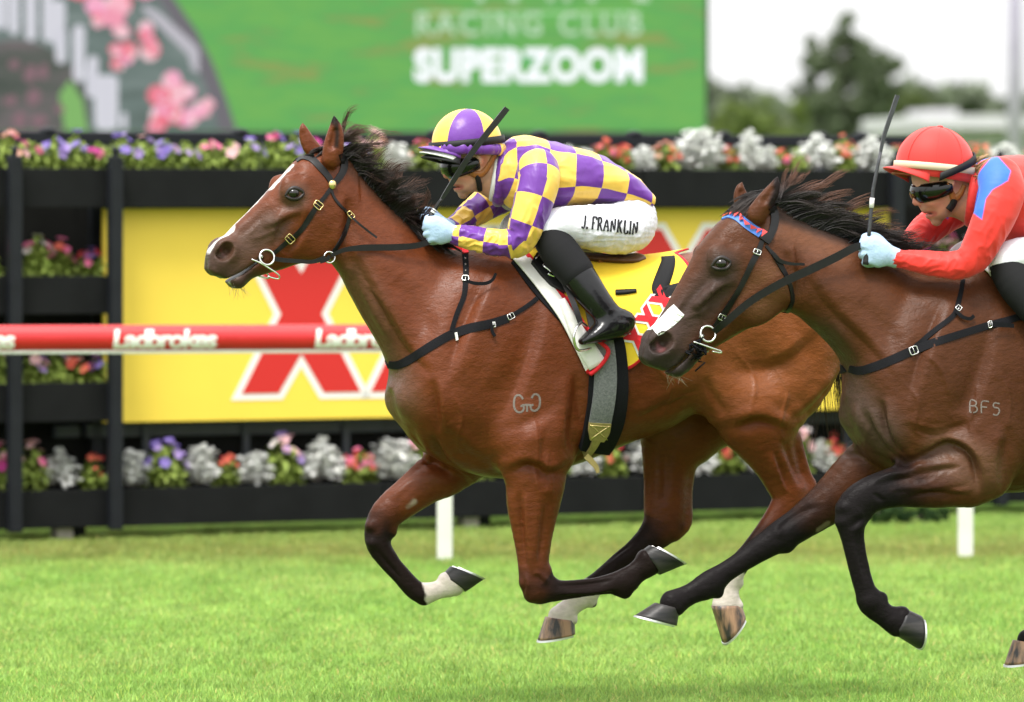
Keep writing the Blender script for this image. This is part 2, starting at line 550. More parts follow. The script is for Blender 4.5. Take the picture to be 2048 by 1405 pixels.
# ==================================================================== ground and turf
def turf_mat(name, blade):
    m = bpy.data.materials.new(name); m.use_nodes = True
    nt = m.node_tree; N = nt.nodes; L = nt.links; b = N["Principled BSDF"]
    b.inputs["Roughness"].default_value = .55 if blade else .9
    b.inputs["Specular IOR Level"].default_value = .25 if blade else .1
    g = N.new("ShaderNodeNewGeometry")
    n1 = N.new("ShaderNodeTexNoise"); n1.inputs["Scale"].default_value = 1.3; n1.inputs["Detail"].default_value = 6
    mp = N.new("ShaderNodeMapping"); mp.inputs["Scale"].default_value = (1, .55, 1)
    L.new(g.outputs["Position"], mp.inputs[0]); L.new(mp.outputs[0], n1.inputs["Vector"])
    r = N.new("ShaderNodeValToRGB"); e = r.color_ramp.elements
    e[0].position = .22; e[0].color = (.235, .415, .084, 1); e[1].position = .80; e[1].color = (.335, .485, .130, 1)
    e2 = e.new(.5); e2.color = (.288, .452, .106, 1)
    L.new(n1.outputs["Fac"], r.inputs[0])
    src = r.outputs[0]
    # worn, yellower strip beside the fence
    sp = N.new("ShaderNodeSeparateXYZ"); L.new(g.outputs["Position"], sp.inputs[0])
    n2 = N.new("ShaderNodeTexNoise"); n2.inputs["Scale"].default_value = 2.2; n2.inputs["Detail"].default_value = 5; L.new(g.outputs["Position"], n2.inputs["Vector"])
    ad = N.new("ShaderNodeMath"); ad.operation = 'MULTIPLY_ADD'; ad.inputs[1].default_value = 1.6; L.new(n2.outputs["Fac"], ad.inputs[0]); L.new(sp.outputs["Y"], ad.inputs[2])
    st_ = N.new("ShaderNodeValToRGB"); se = st_.color_ramp.elements
    se[0].position = .0; se[0].color = (0, 0, 0, 1); se[1].position = 1.0; se[1].color = (0, 0, 0, 1)
    q1 = se.new(.35); q1.color = (.55, .55, .55, 1); q2 = se.new(.6); q2.color = (.25, .25, .25, 1)
    mr2 = N.new("ShaderNodeMapRange"); mr2.inputs["From Min"].default_value = 27.6; mr2.inputs["From Max"].default_value = 32.0; L.new(ad.outputs[0], mr2.inputs["Value"]); L.new(mr2.outputs[0], st_.inputs[0])
    mxs = N.new("ShaderNodeMix"); mxs.data_type = 'RGBA'; mxs.inputs["B"].default_value = (.26, .22, .07, 1)
    L.new(st_.outputs[0], mxs.inputs["Factor"]); L.new(src, mxs.inputs["A"]); src = mxs.outputs["Result"]
    if not blade:                                        # ground sheet darkened to stand in for the blades' self-shading
        dk = N.new("ShaderNodeMix"); dk.data_type = 'RGBA'; dk.blend_type = 'MULTIPLY'; dk.inputs["Factor"].default_value = 1; dk.inputs["B"].default_value = (.40, .46, .38, 1)
        L.new(src, dk.inputs["A"]); src = dk.outputs["Result"]
    if blade:
        oi = N.new("ShaderNodeObjectInfo")
        mr = N.new("ShaderNodeMapRange"); mr.inputs["To Min"].default_value = .72; mr.inputs["To Max"].default_value = 1.3
        L.new(oi.outputs["Random"], mr.inputs["Value"])
        at = N.new("ShaderNodeAttribute"); at.attribute_name = "Col"
        mx = N.new("ShaderNodeMix"); mx.data_type = 'RGBA'; mx.blend_type = 'MULTIPLY'; mx.inputs["Factor"].default_value = 1
        L.new(src, mx.inputs["A"]); L.new(mr.outputs[0], mx.inputs["B"])
        mx2 = N.new("ShaderNodeMix"); mx2.data_type = 'RGBA'; mx2.blend_type = 'MULTIPLY'; mx2.inputs["Factor"].default_value = 1
        L.new(mx.outputs["Result"], mx2.inputs["A"]); L.new(at.outputs["Color"], mx2.inputs["B"])
        src = mx2.outputs["Result"]
        tr = N.new("ShaderNodeBsdfTranslucent"); L.new(src, tr.inputs[0])
        ms = N.new("ShaderNodeMixShader"); ms.inputs[0].default_value = .35
        L.new(b.outputs[0], ms.inputs[1]); L.new(tr.outputs[0], ms.inputs[2])
        L.new(ms.outputs[0], N["Material Output"].inputs[0])
    L.new(src, b.inputs["Base Color"])
    return m
TURF = turf_mat("turf_soil", False)
BLADE = turf_mat("turf_blade", True)

gm = MB().add([(-1800, -300, 0), (1800, -300, 0), (1800, 3000, 0), (-1800, 3000, 0)], [(0, 1, 2, 3)])
tag(gm.build("ground", TURF), kind='structure')

def tuft(k, n, hgt, rad):
    r = np.random.default_rng(40 + k); V = []; Fq = []; C = []
    for i in range(n):
        a = r.random() * 6.283; q = rad * math.sqrt(r.random())
        x, y = q * math.cos(a), q * math.sin(a)
        h = hgt * (.45 + .75 * r.random()); w = .0017 * (.7 + .7 * r.random())
        b = r.random() * 6.283; lean = h * (.15 + .75 * r.random()); la = r.random() * 6.283
        dx, dy = math.cos(b) * w, math.sin(b) * w
        lx, ly = math.cos(la) * lean, math.sin(la) * lean
        o = len(V)
        V += [(x - dx, y - dy, -.004), (x + dx, y + dy, -.004), (x + dx * .8 + lx * .35, y + dy * .8 + ly * .35, h * .6), (x - dx * .8 + lx * .35, y - dy * .8 + ly * .35, h * .6), (x + lx, y + ly, h)]
        Fq += [(o, o + 1, o + 2, o + 3), (o + 3, o + 2, o + 4)]
        t = .75 + .5 * r.random(); yl = r.random()
        c = (t * (1.25 if yl > .82 else 1), t, t * (.9 if yl > .82 else 1)) if yl < .955 else (2.6, 1.25, 2.2)
        C += [c] * 5
    return mesh_np("turf_tuft", V, Fq, BLADE, attrs={"Col": np.array(C)})
tc = bpy.data.collections.new("turf_tufts")
for k in range(4):
    o = bpy.data.objects.new("turf_tuft", tuft(k, 46, [.028, .033, .024, .036][k], .075))
    tc.objects.link(o)
ga = MB().add([(-8.5, 13.5, .002), (8.5, 13.5, .002), (9.5, 40, .002), (-9.5, 40, .002)], [(0, 1, 2, 3)])
grass = tag(ga.build("grass", TURF), kind='stuff')
ng = bpy.data.node_groups.new("turf", 'GeometryNodeTree')
ng.interface.new_socket("Geometry", in_out='INPUT', socket_type='NodeSocketGeometry')
ng.interface.new_socket("Geometry", in_out='OUTPUT', socket_type='NodeSocketGeometry')
gi = ng.nodes.new("NodeGroupInput"); go = ng.nodes.new("NodeGroupOutput")
dp = ng.nodes.new("GeometryNodeDistributePointsOnFaces"); dp.inputs["Density"].default_value = 330
ci = ng.nodes.new("GeometryNodeCollectionInfo"); ci.inputs["Collection"].default_value = tc
ci.inputs["Separate Children"].default_value = True; ci.inputs["Reset Children"].default_value = True
ip = ng.nodes.new("GeometryNodeInstanceOnPoints"); ip.inputs["Pick Instance"].default_value = True
rv = ng.nodes.new("FunctionNodeRandomValue"); rv.data_type = 'FLOAT_VECTOR'
rv.inputs[0].default_value = (-.12, -.12, 0); rv.inputs[1].default_value = (.12, .12, 6.283)
rs = ng.nodes.new("FunctionNodeRandomValue"); rs.data_type = 'FLOAT'
rs.inputs[2].default_value = .7; rs.inputs[3].default_value = 1.25
jg = ng.nodes.new("GeometryNodeJoinGeometry")
K = ng.links.new
K(gi.outputs[0], dp.inputs[0]); K(dp.outputs[0], ip.inputs["Points"]); K(ci.outputs[0], ip.inputs["Instance"])
K(rv.outputs[0], ip.inputs["Rotation"]); K(rs.outputs[1], ip.inputs["Scale"])
K(gi.outputs[0], jg.inputs[0]); K(ip.outputs[0], jg.inputs[0]); K(jg.outputs[0], go.inputs[0])
md = grass.modifiers.new("turf", 'NODES'); md.node_group = ng
# ==================================================================== planter fence, board and rail
BLACKM = mat("fence_black", (.0075, .008, .0085), rough=.6, spec=.12, noise=.25, nscale=6, bump=.1, bscale=40)
POSTM = mat("post_black", (.0105, .012, .0155), rough=.5, spec=.2, noise=.2, nscale=10)
BEAMM = mat("beam_grey", (.05, .057, .07), rough=.5, spec=.4, noise=.2, nscale=8)
DARKM = mat("back_panel_black", (.009, .0092, .0085), rough=.8, spec=.15, noise=.3, nscale=5)
SOIL = mat("potting_soil", (.05, .03, .02), rough=.95, spec=.1, noise=.5, nscale=60, bump=.8, bscale=60, bdist=.01)
CONC = mat("concrete_foot", (.34, .31, .28), rough=.9, noise=.25, nscale=20, bump=.3, bscale=60)
YEL = mat("board_yellow", (.82, .60, .075), rough=.5, spec=.3, noise=.03, nscale=3)
REDP = mat("letter_red", (.56, .022, .020), rough=.45, spec=.35)
WHT = mat("white_print", (.80, .78, .76), rough=.5, spec=.3)

FF = Frame(150, 29.2, 25.6)
def fu(px, v=0): return FF.at(px, HZ, v)[0]
def fz(px, py, v=0): return FF.at(px, py, v)[2]
fence = thing("planter_fence", "long black fence of stacked flower planters behind the red running rail", "fence", FF)
PX = [-390, -180, 30, 231, 1793, 2000, 2210, 2420]
PU = [fu(p - 7) for p in PX]
ZB, ZT = fz(30, 1060), fz(30, 312)
post0 = None
for u in PU:
    if post0 is None:
        m = MB().box((-.034, -.075, ZB - .01), (.034, -.008, ZT), bev=.006)
        m.tube([(0, -.041, ZT), (0, -.041, ZT + .016)], [.018, .018], 10)
        post0 = m.build("post", POSTM, fence)
        fb = MB().sphere((0, -.041, ZT + .03), .021, 10, 8).build("finial", POSTM, post0, True)
        post0.location.x = u
    else:
        p = post0.copy(); COL.objects.link(p); p.parent = fence; p.location.x = u
        f = fb.copy(); COL.objects.link(f); f.parent = p
zt = lambda y: fz(30, y)
LEV = {'top': (zt(337), zt(416)), 'upper': (zt(553), zt(630)), 'middle': (zt(768), zt(846)), 'bottom': (zt(983), zt(1059))}
BOXD = .34
def planter(u0, u1, lev):
    z1, z0 = LEV[lev]
    m = MB(); t = .022
    m.box((u0 + .003, 0, z0), (u1 - .003, t, z1), 0, .004)
    m.box((u0 + .003, BOXD - t, z0), (u1 - .003, BOXD, z1), 0, .004)
    m.box((u0 + .003, t + .001, z0 + .001), (u0 + .003 + t, BOXD - t - .001, z1 - .002)); m.box((u1 - .003 - t, t + .001, z0 + .001), (u1 - .003, BOXD - t - .001, z1 - .002))
    m.box((u0 + .026, t + .001, z0 + .002), (u1 - .026, BOXD - t - .001, z0 + .02))
    o = m.build("planter_box", BLACKM, fence)
    MB().box((u0 + .028, t + .002, z0 + .022), (u1 - .028, BOXD - t - .002, z1 - .02)).build("soil", SOIL, o)
for i in range(len(PU) - 1):
    a, b = PU[i], PU[i + 1]
    wide = i == 3
    cuts = [a, a + (b - a) / 3, a + 2 * (b - a) / 3, b] if wide else [a, b]
    for q in range(len(cuts) - 1):
        planter(cuts[q], cuts[q + 1], 'top'); planter(cuts[q], cuts[q + 1], 'bottom')
    if not wide:
        planter(a, b, 'upper'); planter(a, b, 'middle')
    MB().box((a + .002, .5, ZB + .02), (b - .002, .53, zt(338))).build("back_panel", DARKM, fence)
# beam and uprights under the board
zb0, zb1 = zt(886), zt(860)
MB().box((PU[3] + .02, .40, zb0), (PU[4] - .02, .46, zb1), bev=.004).build("beam", BEAMM, fence)
MB().box((PU[2] + .40, .40, zb0 + .004), (PU[3] - .02, .46, zb1 - .004), bev=.004).build("beam", BEAMM, fence)
for k in range(9):
    u = fu(290 + 200 * k, .4)
    if u > PU[4] - .05: break
    MB().box((u - .02, .375, ZB + .05), (u + .02, .398, zt(846)), bev=.004).build("upright", BEAMM, fence)
for p_ in (195,):
    u = fu(p_, .4); MB().box((u - .03, .40, ZB + .05), (u + .03, .46, zt(337) - .01), bev=.004).build("upright", POSTM, fence)
# back rail with round finials
zr0, zr1 = fz(1300, 294, .62), fz(1300, 270, .62)
MB().box((fu(-500, .62), .60, zr0), (fu(1832, .62), .66, zr1), bev=.008).build("back_rail", POSTM, fence)
for k, x in enumerate((95, 480, 870, 1078, 1268, 1445, 1640, 1722)):
    u = fu(x, .63)
    m = MB().box((u - .03, .605, ZB), (u + .03, .655, zr0 - .001)); m.sphere((u, .63, zr1 + .004), (.05, .04, .020), 12, 8)
    m.build("back_post", POSTM, fence, True)
for x in (-660, 132, 945, 1745, 2560):
    u = fu(x, .05)
    m = MB().box((u - .045, .06, -.02), (u + .045, .16, ZB + .03), 0, .006)
    m.build("foot", CONC, fence)
    MB().box((u + .048, .10, -.02), (u + .13, .30, ZB + .03), 0, .004).build("foot", BLACKM, fence)

# -------------------------------------------------------------------- the yellow board
VB = .12
board = thing("advertising_board", "yellow advertising board with four big red white-edged crosses in the black fence", "sign", FF)
b0, b1 = fu(207, VB), fu(1788, VB)
bz0, bz1 = fz(236, 846, VB), zt(416) - .004
MB().box((b0, VB, bz0), (b1, VB + .03, bz1), 0, .004).build("panel", YEL, board)
def offset_poly(P, d):
    P = [np.array(p) for p in P]; n = len(P); out = []
    A = sum(P[i][0] * P[(i + 1) % n][1] - P[(i + 1) % n][0] * P[i][1] for i in range(n))
    s = 1 if A > 0 else -1
    for i in range(n):
        e0 = P[i] - P[i - 1]; e1 = P[(i + 1) % n] - P[i]
        n0 = np.array([e0[1], -e0[0]]) / np.linalg.norm(e0) * s; n1 = np.array([e1[1], -e1[0]]) / np.linalg.norm(e1) * s
        b = n0 + n1; b /= np.linalg.norm(b)
        out.append(P[i] + b * d / max(.45, b @ n0))
    return out
XPOLY = [(-119,-158),(-45,-158),(0,-80),(45,-158),(119,-158),(40,0),(119,158),(45,158),(0,80),(-45,158),(-119,158),(-40,0)]
for cx, cy in ((602, 628), (860, 624), (1114, 621), (1367, 617)):
    k = FF.sc(cx, VB)
    u, z = FF.at(cx, cy, VB)[[0, 2]]
    ca = math.cos(FF.ang)
    k2 = FPX / FF.at(cx, cy, VB)[1] if False else k
    uu = lambda d: fu(cx + d, VB)
    base = [(uu(x), z - y / k) for x, y in XPOLY]
    edge = [(uu(x), z - y / k) for x, y in offset_poly(XPOLY, 13)]
    L = MB().prism(base, VB - .0062, VB - .0032).build("letter_x", REDP, board)
    MB().prism(edge, VB - .003, VB - .0002).build("letter_outline", WHT, L)

# -------------------------------------------------------------------- running rail
RAILR = mat("rail_red", (.50, .018, .022), rough=.28, spec=.5, noise=.08, nscale=7)
RAILW = mat("rail_white", (.66, .67, .61), rough=.45, spec=.4, noise=.06, nscale=10)
FR = Frame(890, 27.5, 7.0)
rail = thing("running_rail", "red tubular running rail with white lettering on white posts", "rail", FR)
rz0, rz1 = FR.at(400, 702)[2], FR.at(400, 650)[2]
zc = (rz0 + rz1) / 2; rr = (rz1 - rz0) / 2
ru0, ru1 = FR.at(-900, 676)[0], FR.at(3000, 676)[0]
m = MB(); nn = 28; us = np.linspace(ru0, ru1, 30); V = []; Fq = []
for u in us:
    for j in range(nn):
        t = 2 * math.pi * j / nn
        V.append((u, .050 * math.sin(t), zc + rr * math.cos(t)))
for i in range(len(us) - 1):
    for j in range(nn):
        Fq.append((i * nn + j, i * nn + (j + 1) % nn, (i + 1) * nn + (j + 1) % nn, (i + 1) * nn + j))
m.add(V, Fq); m.build("rail_tube", RAILR, rail, True)
MB().box((ru0, -.026, zc - rr - .012), (ru1, .026, zc - rr + .004), 0, .004).build("rail_lip", RAILW, rail)
for x in (-1195, -152, 890, 1932, 2975):
    u = FR.at(x, HZ, .06)[0]
    m = MB()
    m.box((u - .037, .048, -.05), (u + .037, .098, zc - rr - .03), 0, .012)
    m.tube([(u, .073, zc - rr - .05), (u, .06, zc - rr - .028), (u, .0, zc - rr - .017)], .022, 10)
    m.build("rail_post", RAILW, rail)

def text_mesh(s, size=1.0, bold=0.0, shear=0.0, spacing=1.0, ext=0.0, res=4):
    c = bpy.data.curves.new("lettering", 'FONT')
    c.body = s; c.size = size; c.offset = bold; c.shear = shear; c.space_character = spacing; c.extrude = ext; c.resolution_u = res
    c.align_x = 'LEFT'
    o = bpy.data.objects.new("lettering", c); COL.objects.link(o)
    bpy.context.view_layer.update()
    me = bpy.data.meshes.new_from_object(o.evaluated_get(bpy.context.evaluated_depsgraph_get()))
    V = np.array([v.co[:] for v in me.vertices]); Fq = [tuple(p.vertices) for p in me.polygons]
    bpy.data.objects.remove(o); bpy.data.curves.remove(c); bpy.data.meshes.remove(me)
    return V, Fq

tv, tf = text_mesh("Ladbrokes", 1.0, .032, .10, .86, .0)
bmt = bmesh.new()
vs = [bmt.verts.new(v) for v in tv]
for f in tf:
    try: bmt.faces.new([vs[i] for i in f])
    except ValueError: pass
bmesh.ops.triangulate(bmt, faces=bmt.faces[:])
for k in range(1, 12):
    y = tv[:, 1].min() + (tv[:, 1].max() - tv[:, 1].min()) * k / 12
    bmesh.ops.bisect_plane(bmt, geom=bmt.verts[:] + bmt.edges[:] + bmt.faces[:], plane_co=(0, y, 0), plane_no=(0, 1, 0))
bmt.verts.index_update()
tv = np.array([v.co[:] for v in bmt.verts]); tf = [tuple(v.index for v in f.verts) for f in bmt.faces]; bmt.free()
tw, th = np.ptp(tv[:, 0]), np.ptp(tv[:, 1])
LETT = mat("rail_lettering", (.82, .80, .79), rough=.4, spec=.4)
for x in (-580, -178, 226, 630, 1033, 1437, 1841, 2245):
    a = FR.at(x, HZ, -.05)[0]; b = FR.at(x + 208, HZ, -.05)[0]
    s = (b - a) / tw
    ang = lambda t: (t - .5)
    V = []
    for vx, vy, _ in tv:
        h = (vy - tv[:, 1].min()) / th                         # 0 foot .. 1 cap
        z = (-.80 + 1.46 * h) * rr
        t = math.asin(np.clip(z / rr, -1, 1))
        V.append((a + (vx - tv[:, 0].min()) * s, -(.050 * math.cos(t) + .0012), zc + z + .0006 * math.sin(t)))
    part_islands("lettering", V, tf, LETT, rail, smooth=False)
# ==================================================================== bedding plants in the planters
def leaf_mat(name, c1, c2, rough=.6, tr=.25):
    m = mat(name, c1, rough=rough, spec=.25, col2=c2, nscale=18)
    N = m.node_tree.nodes; L = m.node_tree.links
    t = N.new("ShaderNodeBsdfTranslucent"); ms = N.new("ShaderNodeMixShader"); ms.inputs[0].default_value = tr
    src = N["Principled BSDF"].inputs["Base Color"].links[0].from_socket
    L.new(src, t.inputs[0]); L.new(N["Principled BSDF"].outputs[0], ms.inputs[1]); L.new(t.outputs[0], ms.inputs[2])
    L.new(ms.outputs[0], N["Material Output"].inputs[0])
    return m
LEAFG = leaf_mat("petunia_leaf", (.20, .29, .05), (.34, .42, .10))
LEAFD = leaf_mat("begonia_leaf", (.15, .23, .04), (.28, .34, .07))
LEAFS = leaf_mat("silver_leaf", (.66, .68, .65), (.80, .80, .78), .8, .35)
PET = {}
for n_, c_ in dict(purple=(.24, .17, .56), lilac=(.38, .27, .62), pink=(.72, .16, .33), pale=(.78, .46, .50), magenta=(.55, .04, .30), plum=(.13, .012, .17), coral=(.74, .14, .10), red=(.62, .05, .07), white=(.78, .72, .72), peach=(.78, .42, .33)).items():
    PET[n_] = leaf_mat("petal_" + n_, tuple(x * .85 for x in c_), c_, .6, .3)
HEART = mat("flower_heart", (.45, .40, .10), rough=.8)

def foliage(kind, seed):
    r = np.random.default_rng(seed); V = []; Fq = []
    n = dict(silver=210, petunia=190, begonia=160)[kind]
    for i in range(n):
        el = math.asin(r.random() ** .8) if kind != 'silver' else math.radians(15 + 75 * r.random())
        az = r.random() * 6.283; rad = (.35 + .65 * r.random())
        d = np.array([math.cos(el) * math.cos(az) * .5, math.cos(el) * math.sin(az) * .5, math.sin(el)])
        p = d * rad * [1, .8, .92] + [0, 0, .05]
        out = np.array([math.cos(az), math.sin(az), r.normal(.55 if kind == 'silver' else .1, .45)]); out /= np.linalg.norm(out)
        sd = np.cross(out, [0, 0, 1]) + r.normal(0, .3, 3); sd /= np.linalg.norm(sd)
        nr = np.cross(sd, out)
        if kind == 'silver':
            ln, w = .30 * (.6 + .6 * r.random()), .09
            prof = [(0, .15), (.2, .5), (.28, 1.0), (.36, .35), (.5, .42), (.58, 1.15), (.66, .4), (.78, .45), (.84, .85), (.92, .35), (1, .12)]
        elif kind == 'petunia':
            ln, w = .24 * (.6 + .6 * r.random()), .075
            prof = [(0, .15), (.25, .8), (.55, 1), (.8, .65), (1, .08)]
        else:
            ln, w = .22 * (.6 + .6 * r.random()), .10
            prof = [(0, .3), (.25, .95), (.55, 1), (.85, .6), (1, .12)]
        o = len(V)
        for t, q in prof:
            c = p + out * ln * (t - .3) - np.array([0, 0, 1]) * ln * .35 * t * t
            V += [c + sd * w * q + nr * w * .25 * q, c, c - sd * w * q + nr * w * .25 * q]
        for k in range(len(prof) - 1):
            a = o + k * 3
            Fq += [(a, a + 1, a + 4, a + 3), (a + 1, a + 2, a + 5, a + 4)]
    if kind == 'silver':                                    # stems
        pass
    return np.array(V), Fq
FOL = {}
for k_ in ('silver', 'petunia', 'begonia'):
    FOL[k_] = [mesh_np("foliage", *foliage(k_, 60 + i), dict(silver=LEAFS, petunia=LEAFG, begonia=LEAFD)[k_]) for i in range(4)]
def blossom_mesh(col, petunia):
    m = MB(); n = 20; V = [(0, 0, -.35 if petunia else -.1)]
    for j in range(n):
        t = 2 * math.pi * j / n; q = .45 * (1 + .05 * math.cos(5 * t)); V.append((q * math.cos(t), q * math.sin(t), -.12))
    for j in range(n):
        t = 2 * math.pi * j / n; q = (.86 + .14 * math.cos(5 * t)) if petunia else (.72 + .28 * math.cos(4 * t)); V.append((q * math.cos(t), q * math.sin(t), .05 * math.cos(10 * t)))
    Fq = [(0, 1 + j, 1 + (j + 1) % n) for j in range(n)] + [(1 + j, 1 + n + j, 1 + n + (j + 1) % n, 1 + (j + 1) % n) for j in range(n)]
    m.add(V, Fq, 0); m.sphere((0, 0, -.22 if petunia else -.02), (.14, .14, .12), 6, 4, 1)
    return mesh_np("blossom", m.v, m.f, [PET[col], HEART], midx=m.m)
BLO = {(c, p): blossom_mesh(c, p) for c in PET for p in (True, False)}

WORDS = dict(purple='purple', lilac='lilac', pink='pink', pale='pale pink', magenta='magenta', plum='dark plum', coral='coral', red='red', white='white', peach='peach')
def kindword(kind, cols):
    if kind == 'silver': return 'silver dusty miller'
    return ' and '.join(dict.fromkeys(WORDS[c] for c in cols[:2])) + (' petunia' if kind == 'petunia' else ' begonia')
ROWN = dict(top='top planter', bottom='bottom planter', upper='upper left shelf planter', middle='lower left shelf planter', rupper='upper right shelf planter', rmiddle='lower right shelf planter')
def plant(x, kind, cols, hpx, wpx, lev, label, n_bl, seed, soil_lev):
    r = np.random.default_rng(seed)
    v = .16 + r.normal(0, .02)
    k = FF.sc(x, v)
    z = LEV[soil_lev][0] - .02
    h, w = hpx / k * 1.0, wpx / k * 1.05
    u = fu(x, v)
    loc = FF.O + FF.U * u + FF.V * v + np.array([0, 0, z])
    nm = dict(silver="dusty_miller", petunia="petunia_plant", begonia="begonia_plant")[kind]
    root = thing(nm, label, "plant", loc=loc, rotz=r.random() * 6.28)
    f = link("foliage", FOL[kind][r.integers(4)], root)
    f['kind'] = 'stuff'
    fh = h * (1.04 if kind == 'silver' else .98)
    f.scale = (w * 1.14, w, fh)
    for i in range(int(n_bl * (.72 if lev == 'top' and kind == 'petunia' else .9) + .5)):
        c = cols[r.integers(len(cols))]
        b = link("blossom", BLO[(c, kind == 'petunia')], root)
        az = FF.ang - math.pi / 2 - root.rotation_euler.z + r.normal(0, .95); el = math.asin(np.clip(.25 + .8 * r.random(), 0, 1))
        q = 1.0 + .08 * r.random()
        p = (math.cos(el) * math.cos(az) * w * .52 * q, math.cos(el) * math.sin(az) * w * .50 * q, h * (.30 + .68 * math.sin(el)) * q)
        b.location = p
        s = (.030 if kind == 'petunia' else .019) * (.8 + .45 * r.random())
        b.scale = (s, s, s)
        d = Vector((p[0], p[1], (p[2] - h * .5) * .9 + .02)) + Vector(r.normal(0, .03, 3)); d.normalize()
        b.rotation_euler = d.to_track_quat('Z', 'Y').to_euler()
ROWS = {
 'top': [(-70,'petunia',['pink','pale'],72,62,9),(-20,'petunia',['purple','lilac'],66,60,7),(22,'petunia',['peach','pale','pink'],78,66,13),(66,'petunia',['pink','magenta'],70,56,6),(112,'petunia',['lilac','purple'],74,58,8),(155,'petunia',['purple','lilac'],82,56,6),(196,'petunia',['magenta','pink'],62,56,5),(240,'petunia',['lilac','purple'],76,58,6),(284,'petunia',['lilac','pale'],72,56,5),(326,'petunia',['purple','pale','lilac'],76,58,8),(368,'petunia',['pale','lilac'],64,56,4),(412,'petunia',['pink','pale'],74,56,6),(458,'petunia',['pale'],66,60,3),(502,'petunia',['lilac','purple'],74,58,6),(548,'petunia',['purple','pink'],76,58,8),(590,'petunia',['lilac','purple'],82,54,6),(632,'petunia',['magenta','pink'],66,56,6),(676,'petunia',['lilac'],66,56,5),(716,'petunia',['purple','pale'],70,56,5),(748,'petunia',['pale','peach'],88,52,9),(792,'silver',[],62,62,0),(842,'begonia',['coral','pink'],66,58,22),(890,'silver',[],58,60,0),(935,'begonia',['pink','coral'],64,56,16),(985,'silver',[],60,62,0),(1035,'begonia',['coral','red'],66,58,16),(1082,'begonia',['coral','pink'],64,56,16),(1130,'silver',[],56,60,0),(1172,'silver',[],50,52,0),(1210,'begonia',['coral','pink'],66,54,22),(1245,'begonia',['red','coral'],56,50,18),(1285,'silver',[],54,66,0),(1332,'begonia',['coral','peach'],62,60,26),(1398,'silver',[],92,104,0),(1456,'begonia',['coral','red'],56,44,14),(1500,'silver',[],86,62,0),(1536,'silver',[],56,46,0),(1568,'begonia',['coral','pink'],48,40,12),(1596,'petunia',['pale'],52,44,1),(1632,'silver',[],76,82,0),(1688,'begonia',['coral','peach'],76,52,14),(1742,'silver',[],72,84,0),(1796,'begonia',['red','coral'],60,50,16),(1850,'silver',[],62,70,0),(1905,'begonia',['coral','pink'],62,56,14),(1955,'begonia',['coral','peach'],66,56,16),(2010,'silver',[],62,66,0),(2065,'begonia',['red','pink'],60,56,14),(2115,'silver',[],66,66,0)],
 'bottom': [(-60,'silver',[],80,70,0),(2,'petunia',['pink','magenta','pale'],104,70,13),(60,'petunia',['pink','pale'],104,66,9),(120,'silver',[],84,76,0),(185,'begonia',['coral','red'],74,62,13),(262,'silver',[],82,88,0),(330,'petunia',['purple','lilac'],100,82,13),(402,'silver',[],90,80,0),(452,'begonia',['coral','red'],68,56,9),(508,'silver',[],74,78,0),(562,'petunia',['white','pale','lilac'],104,80,12),(642,'silver',[],94,88,0),(716,'begonia',['red','coral','pink'],72,74,34),(786,'silver',[],92,104,0),(838,'petunia',['pink','pale'],100,64,9),(900,'silver',[],82,80,0),(960,'begonia',['coral','red'],70,66,16),(1030,'silver',[],84,82,0),(1100,'petunia',['purple','lilac'],90,74,8),(1165,'silver',[],70,76,0),(1222,'begonia',['red','coral'],72,64,9),(1288,'silver',[],76,80,0),(1400,'silver',[],62,64,0),(1344,'petunia',['pale','white'],88,66,7),(1452,'begonia',['red','coral'],76,70,16),(1520,'silver',[],72,72,0),(1592,'petunia',['white','pale'],104,74,7),(1640,'silver',[],66,70,0),(1668,'begonia',['red','coral'],78,50,18),(1730,'silver',[],74,74,0),(1800,'begonia',['coral','red'],70,64,14),(1870,'silver',[],74,74,0),(1945,'petunia',['pink','pale'],92,70,8),(2020,'silver',[],74,76,0),(2090,'begonia',['coral','red'],72,70,14)],
 'upper': [(-110,'petunia',['purple','pink'],80,66,9),(-30,'petunia',['pink','pale'],78,66,8),(72,'petunia',['pale','pink','white'],92,68,10),(122,'petunia',['pink','coral'],80,62,7),(184,'petunia',['red','pink','purple'],62,58,10)],
 'middle': [(-110,'petunia',['pale','pink'],70,66,9),(-8,'petunia',['pale','lilac'],74,56,8),(66,'petunia',['pale','lilac'],72,56,8),(112,'petunia',['purple','lilac'],72,56,6),(150,'petunia',['coral','peach'],60,54,5),(198,'petunia',['plum','purple'],72,54,7)],
 'rupper': [(1835,'petunia',['pink','magenta'],74,60,8),(1890,'petunia',['pale','pink'],82,64,10),(1950,'petunia',['white','pink'],76,62,9),(2050,'petunia',['purple','pink'],76,66,9)],
 'rmiddle': [(1840,'petunia',['purple','lilac'],74,60,8),(1910,'petunia',['coral','pink'],72,64,8),(1965,'petunia',['pale','lilac'],74,60,8),(2060,'petunia',['pink','pale'],74,66,9)],
}
seen = {}
sd_ = 300
ORD = ['first', 'second', 'third', 'fourth', 'fifth', 'sixth', 'seventh', 'eighth', 'ninth', 'tenth', 'eleventh', 'twelfth', 'thirteenth', 'fourteenth', 'fifteenth', 'sixteenth', 'seventeenth', 'eighteenth', 'nineteenth', 'twentieth']
